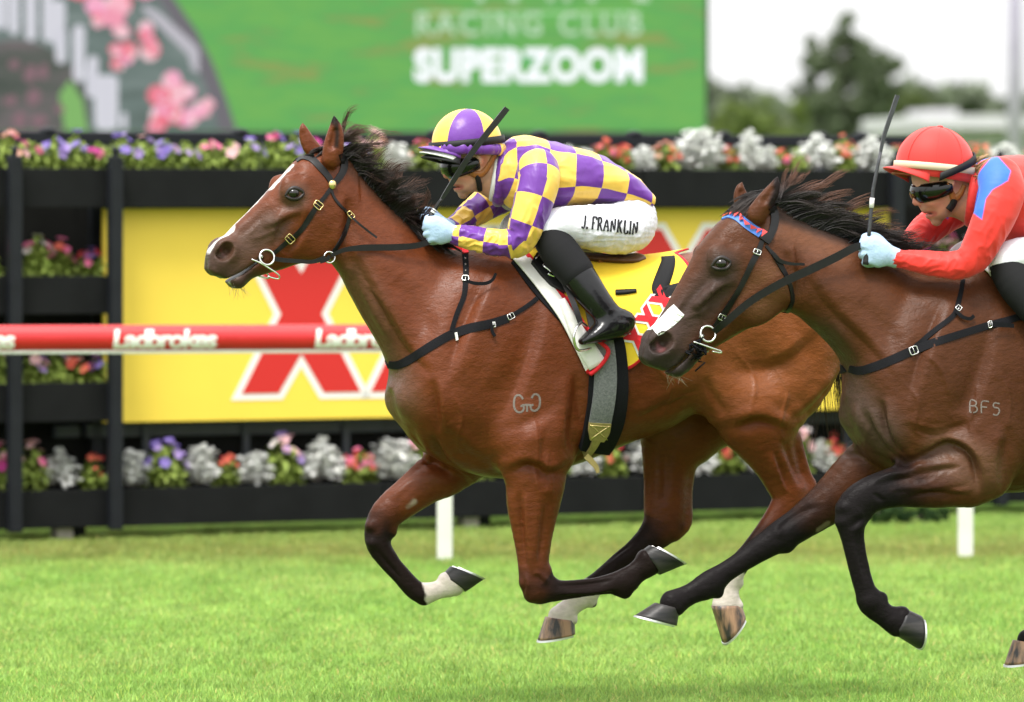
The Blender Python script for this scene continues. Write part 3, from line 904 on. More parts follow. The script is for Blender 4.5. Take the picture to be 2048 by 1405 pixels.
for row, L in ROWS.items():
    L = sorted(L)
    ws = [kindword(k, c) for _, k, c, *_ in L]
    w1 = [kindword(k, c[:1]) for _, k, c, *_ in L]
    lab = []
    for i in range(len(L)):
        if row in ('top', 'bottom'):
            if 0 < i < len(L) - 1: lab.append(f"{w1[i]} between {w1[i - 1]} and {w1[i + 1]}, {ROWN[row]}")
            else: lab.append(f"{'leftmost' if i == 0 else 'rightmost'} plant of the {ROWN[row]}, a {w1[i]}")
        else: lab.append(f"{ws[i]}, {ORD[i]} from the left in the {ROWN[row]}")
    for i, (x, k, c, h_, w_, nb) in enumerate(L):
        l = lab[i]
        if lab.count(l) > 1:
            same = [j for j in range(len(L)) if lab[j] == l]
            q = same.index(i)
            l = (['leftmost ', 'rightmost '][q] if len(same) == 2 else (['leftmost ', 'middle ', 'rightmost '][q] if len(same) == 3 else ORD[q] + ' ')) + l
        sd_ += 1
        plant(x, k, c, h_, w_, row, l, nb, sd_, row.lstrip('r') if row in ('rupper', 'rmiddle') else row)
# ==================================================================== screen, trees, building, pole
def emis(name, col, strength, noise=None):
    m = bpy.data.materials.new(name); m.use_nodes = True
    N = m.node_tree.nodes; L = m.node_tree.links; b = N["Principled BSDF"]
    b.inputs["Base Color"].default_value = (.02, .02, .02, 1); b.inputs["Roughness"].default_value = .6
    b.inputs["Specular IOR Level"].default_value = .05
    b.inputs["Emission Strength"].default_value = strength
    if noise:
        tc = N.new("ShaderNodeTexCoord"); mp = N.new("ShaderNodeMapping"); mp.inputs["Scale"].default_value = (.45, 1, 2.4)
        nz = N.new("ShaderNodeTexNoise"); nz.inputs["Scale"].default_value = 1.6; nz.inputs["Detail"].default_value = 6; nz.inputs["Roughness"].default_value = .65
        rp = N.new("ShaderNodeValToRGB")
        for i, (p, c) in enumerate(noise):
            e = rp.color_ramp.elements[i] if i < 2 else rp.color_ramp.elements.new(p)
            e.position = p; e.color = (*c, 1)
        L.new(tc.outputs["Object"], mp.inputs[0]); L.new(mp.outputs[0], nz.inputs["Vector"]); L.new(nz.outputs["Fac"], rp.inputs[0])
        L.new(rp.outputs[0], b.inputs["Emission Color"])
    else:
        b.inputs["Emission Color"].default_value = (*col, 1)
    return m
FS = Frame(700, 62.0, 0.0)
sx = lambda x: FS.at(x, HZ)[0]
sz = lambda y: FS.at(700, y)[2]
screen = thing("video_screen", "giant outdoor video screen showing a green picture with white lettering and pink roses", "screen", FS)
SGREEN = emis("screen_green", (.12, .5, .12), .30, [(.30, (.24, .44, .09)), (.70, (.07, .50, .12)), (.46, (.11, .46, .10)), (.58, (.17, .50, .09)), (.38, (.30, .38, .09))])
MB().box((sx(-420), 0, sz(264)), (sx(1411), .02, sz(-560))).build("panel", SGREEN, screen)
fm = MB().box((sx(-436), -.02, sz(264) - .14), (sx(1419), .5, sz(264) - .005)).box((sx(1411) + .003, -.02, sz(264) - .004), (sx(1418), .5, sz(-560))).box((sx(-436), -.02, sz(264) - .004), (sx(-420) - .003, .5, sz(-560))).box((sx(-436), -.02, sz(-560) + .003), (sx(1418), .5, sz(-572)))
fm.box((sx(-420), .024, sz(264)), (sx(1411), .6, sz(-560)))
fm.build("cabinet", mat("screen_cabinet", (.02, .02, .022), rough=.6), screen)
for x in (-300, 1290):
    MB().box((sx(x) - .2, .1, -.05), (sx(x) + .2, .5, sz(264) - .142)).build("leg", mat("screen_leg", (.05, .05, .055), rough=.6), screen)
EW = emis("screen_white", (.86, .88, .92), .42); EWS = emis("screen_pale", (.48, .68, .46), .36); EWB = emis("screen_faint", (.30, .58, .27), .48)
def screen_text(s, x0, x1, y0, y1, m, bold, spacing, dy=-.006, name="screen_lettering"):
    V, Fq = text_mesh(s, 1.0, bold, 0, spacing)
    a, b = V[:, 0].min(), V[:, 0].max(); c, d = V[:, 1].min(), V[:, 1].max()
    W = np.stack([sx(x0) + (V[:, 0] - a) / (b - a) * (sx(x1) - sx(x0)), np.full(len(V), dy), sz(y1) + (V[:, 1] - c) / (d - c) * (sz(y0) - sz(y1))], 1)
    part_islands(name, W, Fq, m, screen, smooth=False)
screen_text("RACING CLUB", 832, 1284, 24, 72, EWS, .018, 1.25)
screen_text("SUPERZOOM", 828, 1286, 96, 166, EW, .055, 1.08)
for x, w in ((952, 16), (1018, 20), (1095, 12), (1128, 12), (1176, 16), (1268, 30)):
    MB().box((sx(x), -.006, sz(4)), (sx(x + w), -.002, sz(-8))).build("screen_lettering", EWS, screen)
MB().box((sx(838), -.004, sz(28)), (sx(1280), -.002, sz(24))).build("screen_line", EWB, screen)
# picture on the left of the screen: grey stone arch hung with roses
def flat(name, poly, m, dy):
    MB().add([(sx(x), dy, sz(y)) for x, y in poly], [tuple(range(len(poly)))[::-1]]).build(name, m, screen)
EG = emis("screen_stone", (.1, .1, .1), .34, [(.3, (.07, .10, .09)), (.7, (.22, .27, .26)), (.5, (.13, .18, .17))])
ED = emis("screen_shade", (.1, .1, .1), .30, [(.3, (.03, .05, .04)), (.7, (.20, .15, .17)), (.5, (.09, .10, .09))])
EP = emis("screen_edge", (.22, .20, .24), .22)
EWG = emis("screen_stroke", (.60, .60, .66), .38)
flat("screen_picture", [(-420,-400),(180,-400),(300,-60),(350,0),(395,65),(425,125),(450,190),(474,263),(-420,263)], EG, -.0012)
flat("screen_picture", [(300,-60),(350,0),(395,65),(425,125),(450,190),(474,263),(440,263),(420,200),(398,140),(372,86),(330,20),(282,-50)], EP, -.0024)
flat("screen_picture", [(-160,250)] + [(30 + 150 * math.cos(t), 235 - 155 * math.sin(t)) for t in np.linspace(math.pi, 0.05, 24)] + [(178,263),(-160,263)], ED, -.0024)
flat("screen_picture", [(118,190),(140,160),(165,200),(176,262),(130,262)], emis("screen_leaf", (.20, .45, .12), .34), -.0036)
STROKES = [(2,-60,60,26),(28,-60,70,24),(62,-60,82,26),(96,-60,84,24),(118,0,96,28),(122,56,128,24),(158,50,165,26),(186,112,190,24),(182,130,196,22),(205,150,262,34),(222,150,262,32),(248,226,262,14),(-30,-60,55,26)]
for x, y0, y1, w in STROKES:
    P = [(x + w / 2 * math.cos(t) * (1 if math.sin(t) > 0 else .9), (y1 - w / 2 if math.sin(t) < 0 else y0 + w / 2) - (w / 2) * math.sin(t)) for t in np.linspace(0, 2 * math.pi, 22)[:-1]]
    flat("screen_picture", P, EWG, -.0036)
flat("screen_picture", [(290,10),(320,26),(385,84),(398,100),(398,148),(384,140),(376,110),(330,66),(284,20)], emis("screen_ribbon", (.52, .50, .56), .33), -.0036)
rs_ = np.random.default_rng(5)
ROSEC = [emis("screen_rose", c, .42) for c in ((.72, .26, .36), (.78, .38, .46), (.70, .14, .20), (.76, .52, .56), (.76, .32, .48))]
for x, y, r_ in ((215,30,38),(190,12,30),(240,10,34),(195,38,20),(245,68,22),(250,104,30),(232,100,20),(306,100,28),(296,66,24),(240,128,18),(345,158,30),(330,190,32),(368,178,26),(350,198,26),(320,232,32),(345,228,24),(378,236,26),(402,222,26),(416,210,18),(310,258,22),(30,130,16),(60,150,20),(85,142,16),(66,190,22),(120,215,14),(78,240,18),(40,236,20),(20,200,14),(150,-30,40),(290,-20,30)):
    dark = x < 150 and y > 110
    for q in range(5):
        c = ROSEC[rs_.integers(5)] if not dark else emis("screen_dim_rose", (.30, .16, .20), .26)
        a, d = rs_.random() * 6.28, r_ * .5 * rs_.random()
        R = r_ * (.65 - .09 * q)
        flat("screen_picture", [(x + d * math.cos(a) + R * math.cos(t) * (1 + .08 * math.cos(5 * t + a)), y + d * math.sin(a) + R * math.sin(t)) for t in np.linspace(0, 2 * math.pi, 15)[:-1]], c, -.0046 - q * .0011 - rs_.random() * .0004)

# -------------------------------------------------------------------- trees
BARK = mat("bark", (.09, .07, .055), rough=.9, noise=.4, nscale=20, bump=.5, bscale=30)
def crown_mat(name, c1, c2):
    return leaf_mat(name, c1, c2, .7, .3)
def tree(name, label, F, clumps, n, leaf, m, base_px, trunk_r, seed, group=None, cat="tree"):
    r = np.random.default_rng(seed)
    root = thing(name, label, cat, F, group=group)
    V = []; 
    cl = []
    for x, y, rp in clumps:
        p = F.at(x, y); k = F.sc(x)
        R = rp / k
        cl.append((p + np.array([0, r.normal(0, R * .45), 0]), R))
    wts = np.array([c[1] ** 2 for c in cl]); wts /= wts.sum()
    sub = []
    for _ in range(len(cl) * 7):
        c, R = cl[r.choice(len(cl), p=wts)]
        d = r.normal(0, 1, 3); d /= np.linalg.norm(d)
        sub.append((c + d * R * (.45 + .5 * r.random()), R * (.22 + .25 * r.random())))
    idx = r.choice(len(sub), n)
    sc_ = np.array([s[0] for s in sub])[idx]; sr = np.array([s[1] for s in sub])[idx]
    d = r.normal(0, 1, (n, 3)); d /= np.linalg.norm(d, axis=1)[:, None]
    P = sc_ + d * (sr * r.random(n) ** .4)[:, None]
    a = r.normal(0, 1, (n, 3)); a /= np.linalg.norm(a, axis=1)[:, None]
    b = np.cross(a, r.normal(0, 1, (n, 3))); b /= np.linalg.norm(b, axis=1)[:, None]
    s = leaf * (.6 + .8 * r.random(n))[:, None]
    V = np.stack([P - a * s * 1.3, P + b * s * .6, P + a * s * 1.3, P - b * s * .6], 1).reshape(-1, 3)
    Q = np.arange(4 * n, dtype=np.int32).reshape(-1, 4)
    part("crown", V, Q, m, root, smooth=False)
    mb = MB()
    g = F.at(base_px, HZ); g[2] = -.1
    top = np.mean([c[0] for c in cl], 0); top[2] = g[2] + (top[2] - g[2]) * .9
    mb.tube(spline([g, g + (top - g) * .4 + np.array([r.normal(0, .2), 0, 0]), top], 4), np.linspace(trunk_r, trunk_r * .4, 9), 8)
    for c, R in cl:
        q = g + (top - g) * (.35 + .4 * r.random())
        mb.tube([q, (q + c) / 2 + np.array([0, 0, R * .15]), c], [trunk_r * .4, trunk_r * .25, trunk_r * .1], 6)
    mb.build("trunk", BARK, root, True)
    return root
FT = Frame(1690, 240.0, 0.0)
tree("broadleaf_tree", "tall dark green tree rising against the white sky right of the screen", FT,
     [(1652,76,42),(1684,66,36),(1622,116,42),(1690,118,58),(1732,104,40),(1776,150,44),(1745,140,44),(1640,172,54),(1718,178,62),(1790,192,36),(1602,196,32),(1660,236,64),(1740,236,60),(1700,290,70),(1620,280,50)],
     12000, .17, crown_mat("dark_leaf", (.075, .105, .06), (.16, .19, .11)), 1690, .24, 3)
FT2 = Frame(1500, 205.0, 0.0)
tree("bush", "light green bush below and left of the tall tree", FT2, [(1470,238,36),(1520,225,40),(1575,230,38),(1605,262,40),(1440,265,30),(1530,275,50),(1480,300,50),(1580,310,50)],
     5500, .13, crown_mat("light_leaf", (.10, .155, .035), (.20, .25, .07)), 1520, .14, 4, cat="bush")
FT3 = Frame(1830, 300.0, 0.0)
tree("broadleaf_tree", "rounded olive green tree just right of the tall tree", FT3, [(1815,208,30),(1845,222,30),(1800,240,34),(1850,260,40),(1810,285,45)],
     3000, .25, crown_mat("olive_leaf", (.07, .105, .035), (.14, .17, .06)), 1830, .25, 5)
# far wood: one soft mass
FW = Frame(1700, 560.0, 0.0)
r_ = np.random.default_rng(9)
n_ = 26000
xs = r_.uniform(-1200, 3600, n_)
ridge = 196 + 14 * np.sin(xs / 61.0) + 9 * np.sin(xs / 23.0 + 1) - 26 * np.exp(-((xs - 1930) / 90) ** 2) - 14 * np.exp(-((xs - 1440) / 60) ** 2)
ys = ridge + (520 - ridge) * r_.random(n_) ** 1.6
P = np.array([FW.at(x, y) for x, y in zip(xs, ys)]); P[:, 1] += r_.uniform(0, 30, n_)
a = r_.normal(0, 1, (n_, 3)); a /= np.linalg.norm(a, axis=1)[:, None]
b = np.cross(a, r_.normal(0, 1, (n_, 3))); b /= np.linalg.norm(b, axis=1)[:, None]
s = (1.0 * (.6 + .8 * r_.random(n_)))[:, None]
V = np.stack([P - a * s * 1.2, P + b * s * .8, P + a * s * 1.2, P - b * s * .8], 1).reshape(-1, 3)
w_ = part("far_wood", V, np.arange(4 * n_, dtype=np.int32).reshape(-1, 4), crown_mat("far_leaf", (.09, .12, .075), (.16, .185, .12)), None, smooth=False)
w_.location = FW.O; tag(w_, kind='stuff')

# -------------------------------------------------------------------- white building and lamp pole
FB = Frame(1950, 180.0, 6.0)
bx = lambda x: FB.at(x, HZ)[0]
bz = lambda y: FB.at(1900, y)[2]
WB = mat("building_white", (.50, .48, .53), rough=.7, noise=.05, nscale=2)
GB = mat("building_grey", (.30, .32, .35), rough=.6, noise=.2, nscale=2)
bl = thing("white_building", "long low white building with a flat roof behind the fence at right", "building", FB)
MB().box((bx(1842), 0, -.1), (bx(2700), 9, bz(262))).build("wall", WB, bl)
MB().box((bx(1828), -1.2, bz(258)), (bx(2720), 10, bz(232))).build("roof", WB, bl)
MB().box((bx(1846), -1.0, bz(232) + .01), (bx(1905), 3, bz(220))).build("roof_unit", WB, bl)
for x in range(1860, 2680, 62):
    f = MB().box((bx(x), -.06, bz(302)), (bx(x + 48), .04, bz(278))).build("window", WB, bl)
    MB().box((bx(x + 4), -.075, bz(299)), (bx(x + 44), -.062, bz(281))).build("pane", GB, f)
FPL = Frame(2030, 95.0, 0.0)
pr = 15.5 / FPL.sc(2030)
pl = thing("lamp_pole", "tall pale grey metal lamp pole at the right edge of the photo", "pole", FPL)
u = FPL.at(2030, HZ)[0]
PG = mat("galvanised_steel", (.34, .31, .40), rough=.45, metal=.3, spec=.5, noise=.08, nscale=4)
MB().tube([(u, 0, -.05), (u, 0, 4), (u, 0, 9.5)], [pr * 1.15, pr, pr * .62], 18).build("shaft", PG, pl, True)
MB().tube([(u, 0, 9.45), (u - .5, 0, 10.0), (u - 1.3, 0, 10.15)], [.05, .045, .04], 10).build("arm", PG, pl, True)
MB().box((u - 2.0, -.16, 10.08), (u - 1.25, .16, 10.2), 0, .03).build("lamp_head", PG, pl)
MB().tube([(u, 0, -.02), (u, 0, .06)], [pr * 2, pr * 2], 18).build("base_plate", PG, pl)
FH = Frame(1810, 30.6, 0)
tree("low_shrub", "low dark green shrub under the fence behind the second horse's foreleg", FH, [(1742,1036,16),(1772,1030,20),(1810,1028,20),(1850,1030,20),(1885,1034,16)], 2600, .013, crown_mat("shrub_leaf", (.02, .05, .014), (.05, .10, .025)), 1810, .02, 12, cat="shrub")
# ==================================================================== horses
def rows(F, L):
    """(px, py, v, radius px, half width m) -> local rows"""
    out = []
    for (x, y, v, r, b) in L:
        p = F.at(x, y, v)
        out.append((p[0], v, p[2], r / F.sc(x, v), b))
    return np.array(out)

def line(F, L, v=0.0):
    return np.array([F.at(x, y, v)[[0, 2]] for x, y in L])

def line3(F, L):
    return np.array([F.at(x, y, v) for x, y, v in L])

def tube_px(S, F, L, k=.02, cut=False, n=3):
    S.tube(rows(F, L), k, cut, n)

def loft_px(S, F, top, bot, A, B, wid, v0=0.0, **kw):
    a = F.at(*A, v0)[[0, 2]]; b = F.at(*B, v0)[[0, 2]]
    S.loft(line(F, top, v0), line(F, bot, v0), a, b, wid, v0=v0, **kw)

def both(S, F, L, k=.02, cut=False):
    """a feature on the near side (v<0) and its mirror on the far side"""
    r = rows(F, L)
    S.tube(r, k, cut)
    r2 = r.copy(); r2[:, 1] *= -1
    S.tube(r2, k, cut)

class Hug:
    """near surface of a solid, looked up by tracing the photograph's rays in local axes"""
    def __init__(s, F, V, Q):
        s.F = F
        s.b = BVHTree.FromPolygons([tuple(v) for v in V], [tuple(int(i) for i in q) for q in Q])
    def hit(s, px, py, off=0.0, v_else=-.2):
        d = s.F.ray(px, py); d = d / np.linalg.norm(d)
        h = s.b.ray_cast(Vector(s.F.c), Vector(d))
        if h[0] is None:
            p = s.F.at(px, py, 0.0)
            q = s.b.find_nearest(Vector(p))
            if q[0] is not None and (q[0] - Vector(p)).length < .2:
                n = np.array(q[1]); return np.array(q[0]) + n * off, n
            return p, np.array([0, -1.0, 0])
        n = np.array(h[1])
        if n @ d > 0: n = -n
        return np.array(h[0]) + n * off, n

def ribbon(hug, pts, width, off=.004, cols=3, n=6, mirror=False, closed=False, dome=0.0, w2=None):
    """a band lying on a surface along a traced line: real thickness, skirts down to the surface"""
    P = spline(pts, n)
    T = np.gradient(P, axis=0); T /= np.linalg.norm(T, axis=1)[:, None] + 1e-9
    Nn = np.stack([-T[:, 1], T[:, 0]], 1)
    W = np.interp(np.linspace(0, 1, len(P)), np.linspace(0, 1, len(width)), width) if not np.isscalar(width) else np.full(len(P), width)
    cs = np.linspace(-1, 1, cols)
    G = []
    for i in range(len(P)):
        row = []
        for c in cs:
            q = P[i] + Nn[i] * c * W[i] / 2
            p, nr = hug.hit(q[0], q[1])
            row.append((p, nr))
        nm = sum(r[1] for r in row); nm /= np.linalg.norm(nm) + 1e-9
        L = [row[0][0] - nm * .003] + [p + nm * (off + dome * (1 - c * c)) for (p, _), c in zip(row, cs)] + [row[-1][0] - nm * .003]
        G.append(L)
    G = np.array(G)
    # take the kinks out along the length
    for _ in range(2):
        G[1:-1] = .5 * G[1:-1] + .25 * (G[:-2] + G[2:])
    a, b = G.shape[:2]
    V = G.reshape(-1, 3)
    F_ = [(i * b + j, i * b + j + 1, (i + 1) * b + j + 1, (i + 1) * b + j) for i in range(a - 1) for j in range(b - 1)]
    F_ += [tuple(range(b))[::-1], tuple((a - 1) * b + j for j in range(b))]
    if mirror:
        n0 = len(V)
        V = np.vstack([V, V * [1, -1, 1]])
        F_ = F_ + [tuple(n0 + i for i in f[::-1]) for f in F_]
    return V, F_

def sculpt(V, Q, F, items):
    """muscle lines: push the surface in (-) or out (+) along traced lines, the same on both flanks"""
    N = normals(V, Q)
    M = V.copy(); M[:, 1] = -np.abs(M[:, 1])
    X = F.px(M)
    lat = np.abs(N[:, 1])
    D = np.zeros(len(V))
    for pts, w, dep, vmin, side, *fold in items:
        L = spline(pts, 5) if len(pts) > 2 else np.array(pts, float)
        lo = L.min(0) - 3 * w; hi = L.max(0) + 3 * w
        m = (X[:, 0] > lo[0]) & (X[:, 0] < hi[0]) & (X[:, 1] > lo[1]) & (X[:, 1] < hi[1]) & (np.abs(V[:, 1]) > vmin)
        if side: m &= (V[:, 1] * side > 0)
        i = np.where(m)[0]
        if not len(i): continue
        d, a = dist_poly(X[i], L)
        fade = np.sin(np.pi * np.clip(a, 0, 1)) ** .8 if len(pts) > 1 and np.linalg.norm(L[-1] - L[0]) > w else 1
        g = np.exp(-(d / w) ** 2)
        if fold:                                             # one muscle lying over the next: right hand of the line raised
            k_ = np.clip(np.searchsorted(np.linspace(0, 1, len(L)), a) - 1, 0, len(L) - 2)
            T = L[k_ + 1] - L[k_]; R = X[i] - L[k_]
            sg = (T[:, 0] * R[:, 1] - T[:, 1] * R[:, 0]) / (np.linalg.norm(T, axis=1) + 1e-9)
            s_ = np.clip(sg / w, -1.6, 1.6)
            g = np.exp(-s_ ** 2 * .55) * np.where(s_ > 0, np.minimum(s_ * 2.2, 1), np.maximum(s_ * 3, -1)) * np.exp(-np.maximum(d / w - 1.4, 0) ** 2 * 3)
            D[i] += 1.45 * dep * g * fade * np.clip(lat[i] * 1.6 + .1, 0, 1); continue
        D[i] += 1.5 * dep * g * fade * np.clip(lat[i] * 1.6 + .1, 0, 1)
    return V + N * D[:, None]

HOOF_MATS = {}
def make_hoof(F, C1, C2, S1, S2, v, parent, mt, shoe_m, w=(.046, .060)):
    """coronet line C1 (heel) - C2 (front), sole line S1 (heel) - S2 (toe)"""
    c1, c2, s1, s2 = [F.at(*p, v) for p in (C1, C2, S1, S2)]
    n = 28; R = []
    for k in range(9):
        t = k / 8.0
        a = c1 + (s1 - c1) * t; b = c2 + (s2 - c2) * t
        wd = w[0] + (w[1] - w[0]) * t ** .8
        ring = []
        for j in range(n):
            th = 2 * math.pi * j / n
            x = .5 - .5 * math.cos(th)                   # 0 heel .. 1 toe
            y = math.sin(th)
            y = math.copysign(abs(y) ** .8, y) * (.80 + .20 * x)
            bul = math.sin(math.pi * t) * .004 * x
            p = a + (b - a) * x + np.array([0, 1, 0]) * (y * wd)
            ring.append(p)
        R.append(ring)
    # sole, slightly sunk
    cs = (s1 + s2) / 2; up = (c1 + c2) / 2 - cs; up /= np.linalg.norm(up)
    R.append([cs + (p - cs) * .8 for p in R[-1]]); R.append([cs + (p - cs) * .55 + up * .012 for p in R[8]])
    V = [p for r in R for p in r] + [cs + up * .013, (c1 + c2) / 2]
    Fq = [(i * n + j, i * n + (j + 1) % n, (i + 1) * n + (j + 1) % n, (i + 1) * n + j) for i in range(len(R) - 1) for j in range(n)]
    e = len(V) - 2
    Fq += [((len(R) - 1) * n + j, (len(R) - 1) * n + (j + 1) % n, e) for j in range(n)] + [(j, e + 1, (j + 1) % n) for j in range(n)]
    h = part("hoof", V, Fq, mt, parent)
    # aluminium racing plate, open at the heels
    dn = -up; m = MB(); pts = []
    for j in range(3, n - 2):
        p = R[8][j]; q = cs + (p - cs) * .74
        pts.append((p + (p - cs) * .03, q))
    V = []
    for p, q in pts: V += [p + dn * .001, p + dn * .008, q + dn * .008, q + dn * .001]
    Fq = []
    for i in range(len(pts) - 1):
        for a in range(4):
            b = (a + 1) % 4
            Fq.append((i * 4 + a, i * 4 + b, i * 4 + 4 + b, i * 4 + 4 + a))
    Fq += [(0, 3, 2, 1), tuple(len(V) - 4 + i for i in range(4))]
    part("horseshoe", V, Fq, shoe_m, h, smooth=False)
    return h

def strands(name, roots, tips, count, parent, mt, rad=.0011, seg=8, wob=.012, curl=.03, spread=.012, seed=1, lenvar=.35, cols=None, lift=None):
    """hair: thin tapered three-sided locks from a root line to a tip line (local axes, each row a point)"""
    r = np.random.default_rng(seed)
    roots = spline(roots, 8); tips = spline(tips, 8)
    tr = np.linspace(0, 1, len(roots)); tt = np.linspace(0, 1, len(tips))
    V = []; Fq = []; C = []
    clump_n = max(6, count // 20)
    cl_t = r.random(clump_n); cl_off = r.normal(0, 1, (clump_n, 3)) * spread * 1.6; cl_len = 1 + r.normal(0, lenvar, clump_n); cl_ph = r.random(clump_n) * 6.28
    for i in range(count):
        k = r.integers(clump_n)
        t = np.clip(cl_t[k] + r.normal(0, .016), 0, 1)
        a = np.array([np.interp(t, tr, roots[:, j]) for j in range(3)]) + r.normal(0, 1, 3) * [.004, .011, .004]
        b = np.array([np.interp(t, tt, tips[:, j]) for j in range(3)])
        b = a + (b - a) * np.clip(cl_len[k] * (1 - abs(r.normal(0, .12))), .3, 1.7) + cl_off[k] + r.normal(0, spread * .16, 3)
        L = np.linalg.norm(b - a)
        d = (b - a) / (L + 1e-9)
        up = np.array([0, 0, 1.0]) if lift is None else np.array(lift, float)
        sd = np.cross(d, [0, 1, 0]); sd /= np.linalg.norm(sd) + 1e-9
        ph = cl_ph[k] + r.normal(0, .16); am = wob * (L / .15) * (.7 + .5 * r.random())
        s = np.linspace(0, 1, seg + 1)[:, None]
        P = a + (b - a) * s + up * (curl * L / .15) * (s * (1 - s)) * 4 * .5 + sd * (np.sin(ph + s * 5.0) - math.sin(ph)) * am * s + np.array([0, 1, 0]) * np.sin(ph * 1.7 + s * 4) * am * .6 * s
        R = rad * (.75 + .6 * r.random()) * (1 - s[:, 0] ** 2 * .85)
        T = np.gradient(P, axis=0); T /= np.linalg.norm(T, axis=1)[:, None] + 1e-9
        e1 = np.cross(T, [0.3, 1, .1]); e1 /= np.linalg.norm(e1, axis=1)[:, None] + 1e-9
        e2 = np.cross(T, e1)
        base = len(V) * 0 + len(C)
        sh = .75 + .5 * r.random()
        for q in range(3):
            th = q * 2.0944
            V.append(P + R[:, None] * (e1 * math.cos(th) + e2 * math.sin(th)))
        n = seg + 1
        c0 = cols[0]; c1 = cols[1]
        for q in range(3):
            for j in range(n):
                f = s[j, 0] ** 1.5
                C.append([(c0[m] * (1 - f) + c1[m] * f) * sh for m in range(3)])
        for q in range(3):
            q2 = (q + 1) % 3
            for j in range(seg):
                Fq.append((base + q * n + j, base + q * n + j + 1, base + q2 * n + j + 1, base + q2 * n + j))
    V = np.vstack(V)
    return part(name, V, np.array(Fq, np.int32), mt, parent, attrs={"Col": np.array(C)})

COAT = mat("coat_hair", (.2, .07, .03), rough=.40, spec=.24, rvar=.09, attr="Col", noise=.14, nscale=40, bump=.30, bscale=130, stretch=(1, 1, 2.2), sheen=0, bdist=.003)
# dark points of a coat shine less than the body; a second, broader relief of skin and muscle fibre
_n = COAT.node_tree.nodes; _l = COAT.node_tree.links; _b = _n["Principled BSDF"]
_at = [n for n in _n if n.type == 'ATTRIBUTE'][0]
_bw = _n.new("ShaderNodeRGBToBW"); _l.new(_at.outputs["Color"], _bw.inputs[0])
_mr = _n.new("ShaderNodeMapRange"); _mr.inputs["From Min"].default_value = .010; _mr.inputs["From Max"].default_value = .045
_mr.inputs["To Min"].default_value = .05; _mr.inputs["To Max"].default_value = .22
_l.new(_bw.outputs[0], _mr.inputs["Value"]); _l.new(_mr.outputs[0], _b.inputs["Specular IOR Level"])
_tc = _n.new("ShaderNodeTexCoord"); _mp = _n.new("ShaderNodeMapping"); _mp.inputs["Scale"].default_value = (1, 1, 1.7); _mp.inputs["Rotation"].default_value = (0, .5, 0)
_nz = _n.new("ShaderNodeTexNoise"); _nz.inputs["Scale"].default_value = 26; _nz.inputs["Detail"].default_value = 5; _nz.inputs["Roughness"].default_value = .62
_l.new(_tc.outputs["Object"], _mp.inputs[0]); _l.new(_mp.outputs[0], _nz.inputs["Vector"])
_bp = _n.new("ShaderNodeBump"); _bp.inputs["Strength"].default_value = .34; _bp.inputs["Distance"].default_value = .012
_l.new(_nz.outputs["Fac"], _bp.inputs["Height"])
_old = [n for n in _n if n.type == 'BUMP' and n is not _bp][0]
_l.new(_bp.outputs[0], _old.inputs["Normal"])
HAIR = mat("mane_hair", (.02, .014, .012), rough=.45, spec=.4, attr="Col")
HOOFM = mat("hoof_horn", (.013, .013, .014), rough=.42, spec=.3, col2=(.035, .032, .031), nscale=9, stretch=(1, 1, 6), bump=.2, bscale=60)
HOOFT = mat("hoof_horn_striped", (.03, .028, .028), rough=.42, spec=.45, col2=(.34, .2, .12), nscale=14, stretch=(3, 3, .6), bump=.2, bscale=60)
ALU = mat("racing_plate", (.72, .72, .72), rough=.35, metal=.8, spec=.5)
EYEM = mat("horse_eye", (.008, .006, .005), rough=.06, spec=.6)
LIDM = mat("eyelid_skin", (.018, .012, .011), rough=.45, noise=.3)
NOSEIN = mat("nostril_lining", (.16, .045, .045), rough=.5, noise=.3, nscale=60)

def horse_body(F, D, h):
    S = Solid(D['lo'], D['hi'], h)
    for kw in D['lofts']:
        loft_px(S, F, **kw)
    for L, k in D['tubes']:
        tube_px(S, F, L, k)
    for L, k in D['pairs']:
        both(S, F, L, k)
    for L, k in D['cuts']:
        tube_px(S, F, L, k, cut=True)
    for L, k in D['paircuts']:
        both(S, F, L, k, cut=True)
    V, Q = S.mesh(4)
    V = sculpt(V, Q, F, D['sculpt'])
    V = relax(V, Q, 1, .5)
    # lumpy muscle relief and fine folds
    N = normals(V, Q)
    V = V + N * (vnoise(V, 9, 3) * .0022 + vnoise(V, 24, 5) * .0009)[:, None]
    return V, Q

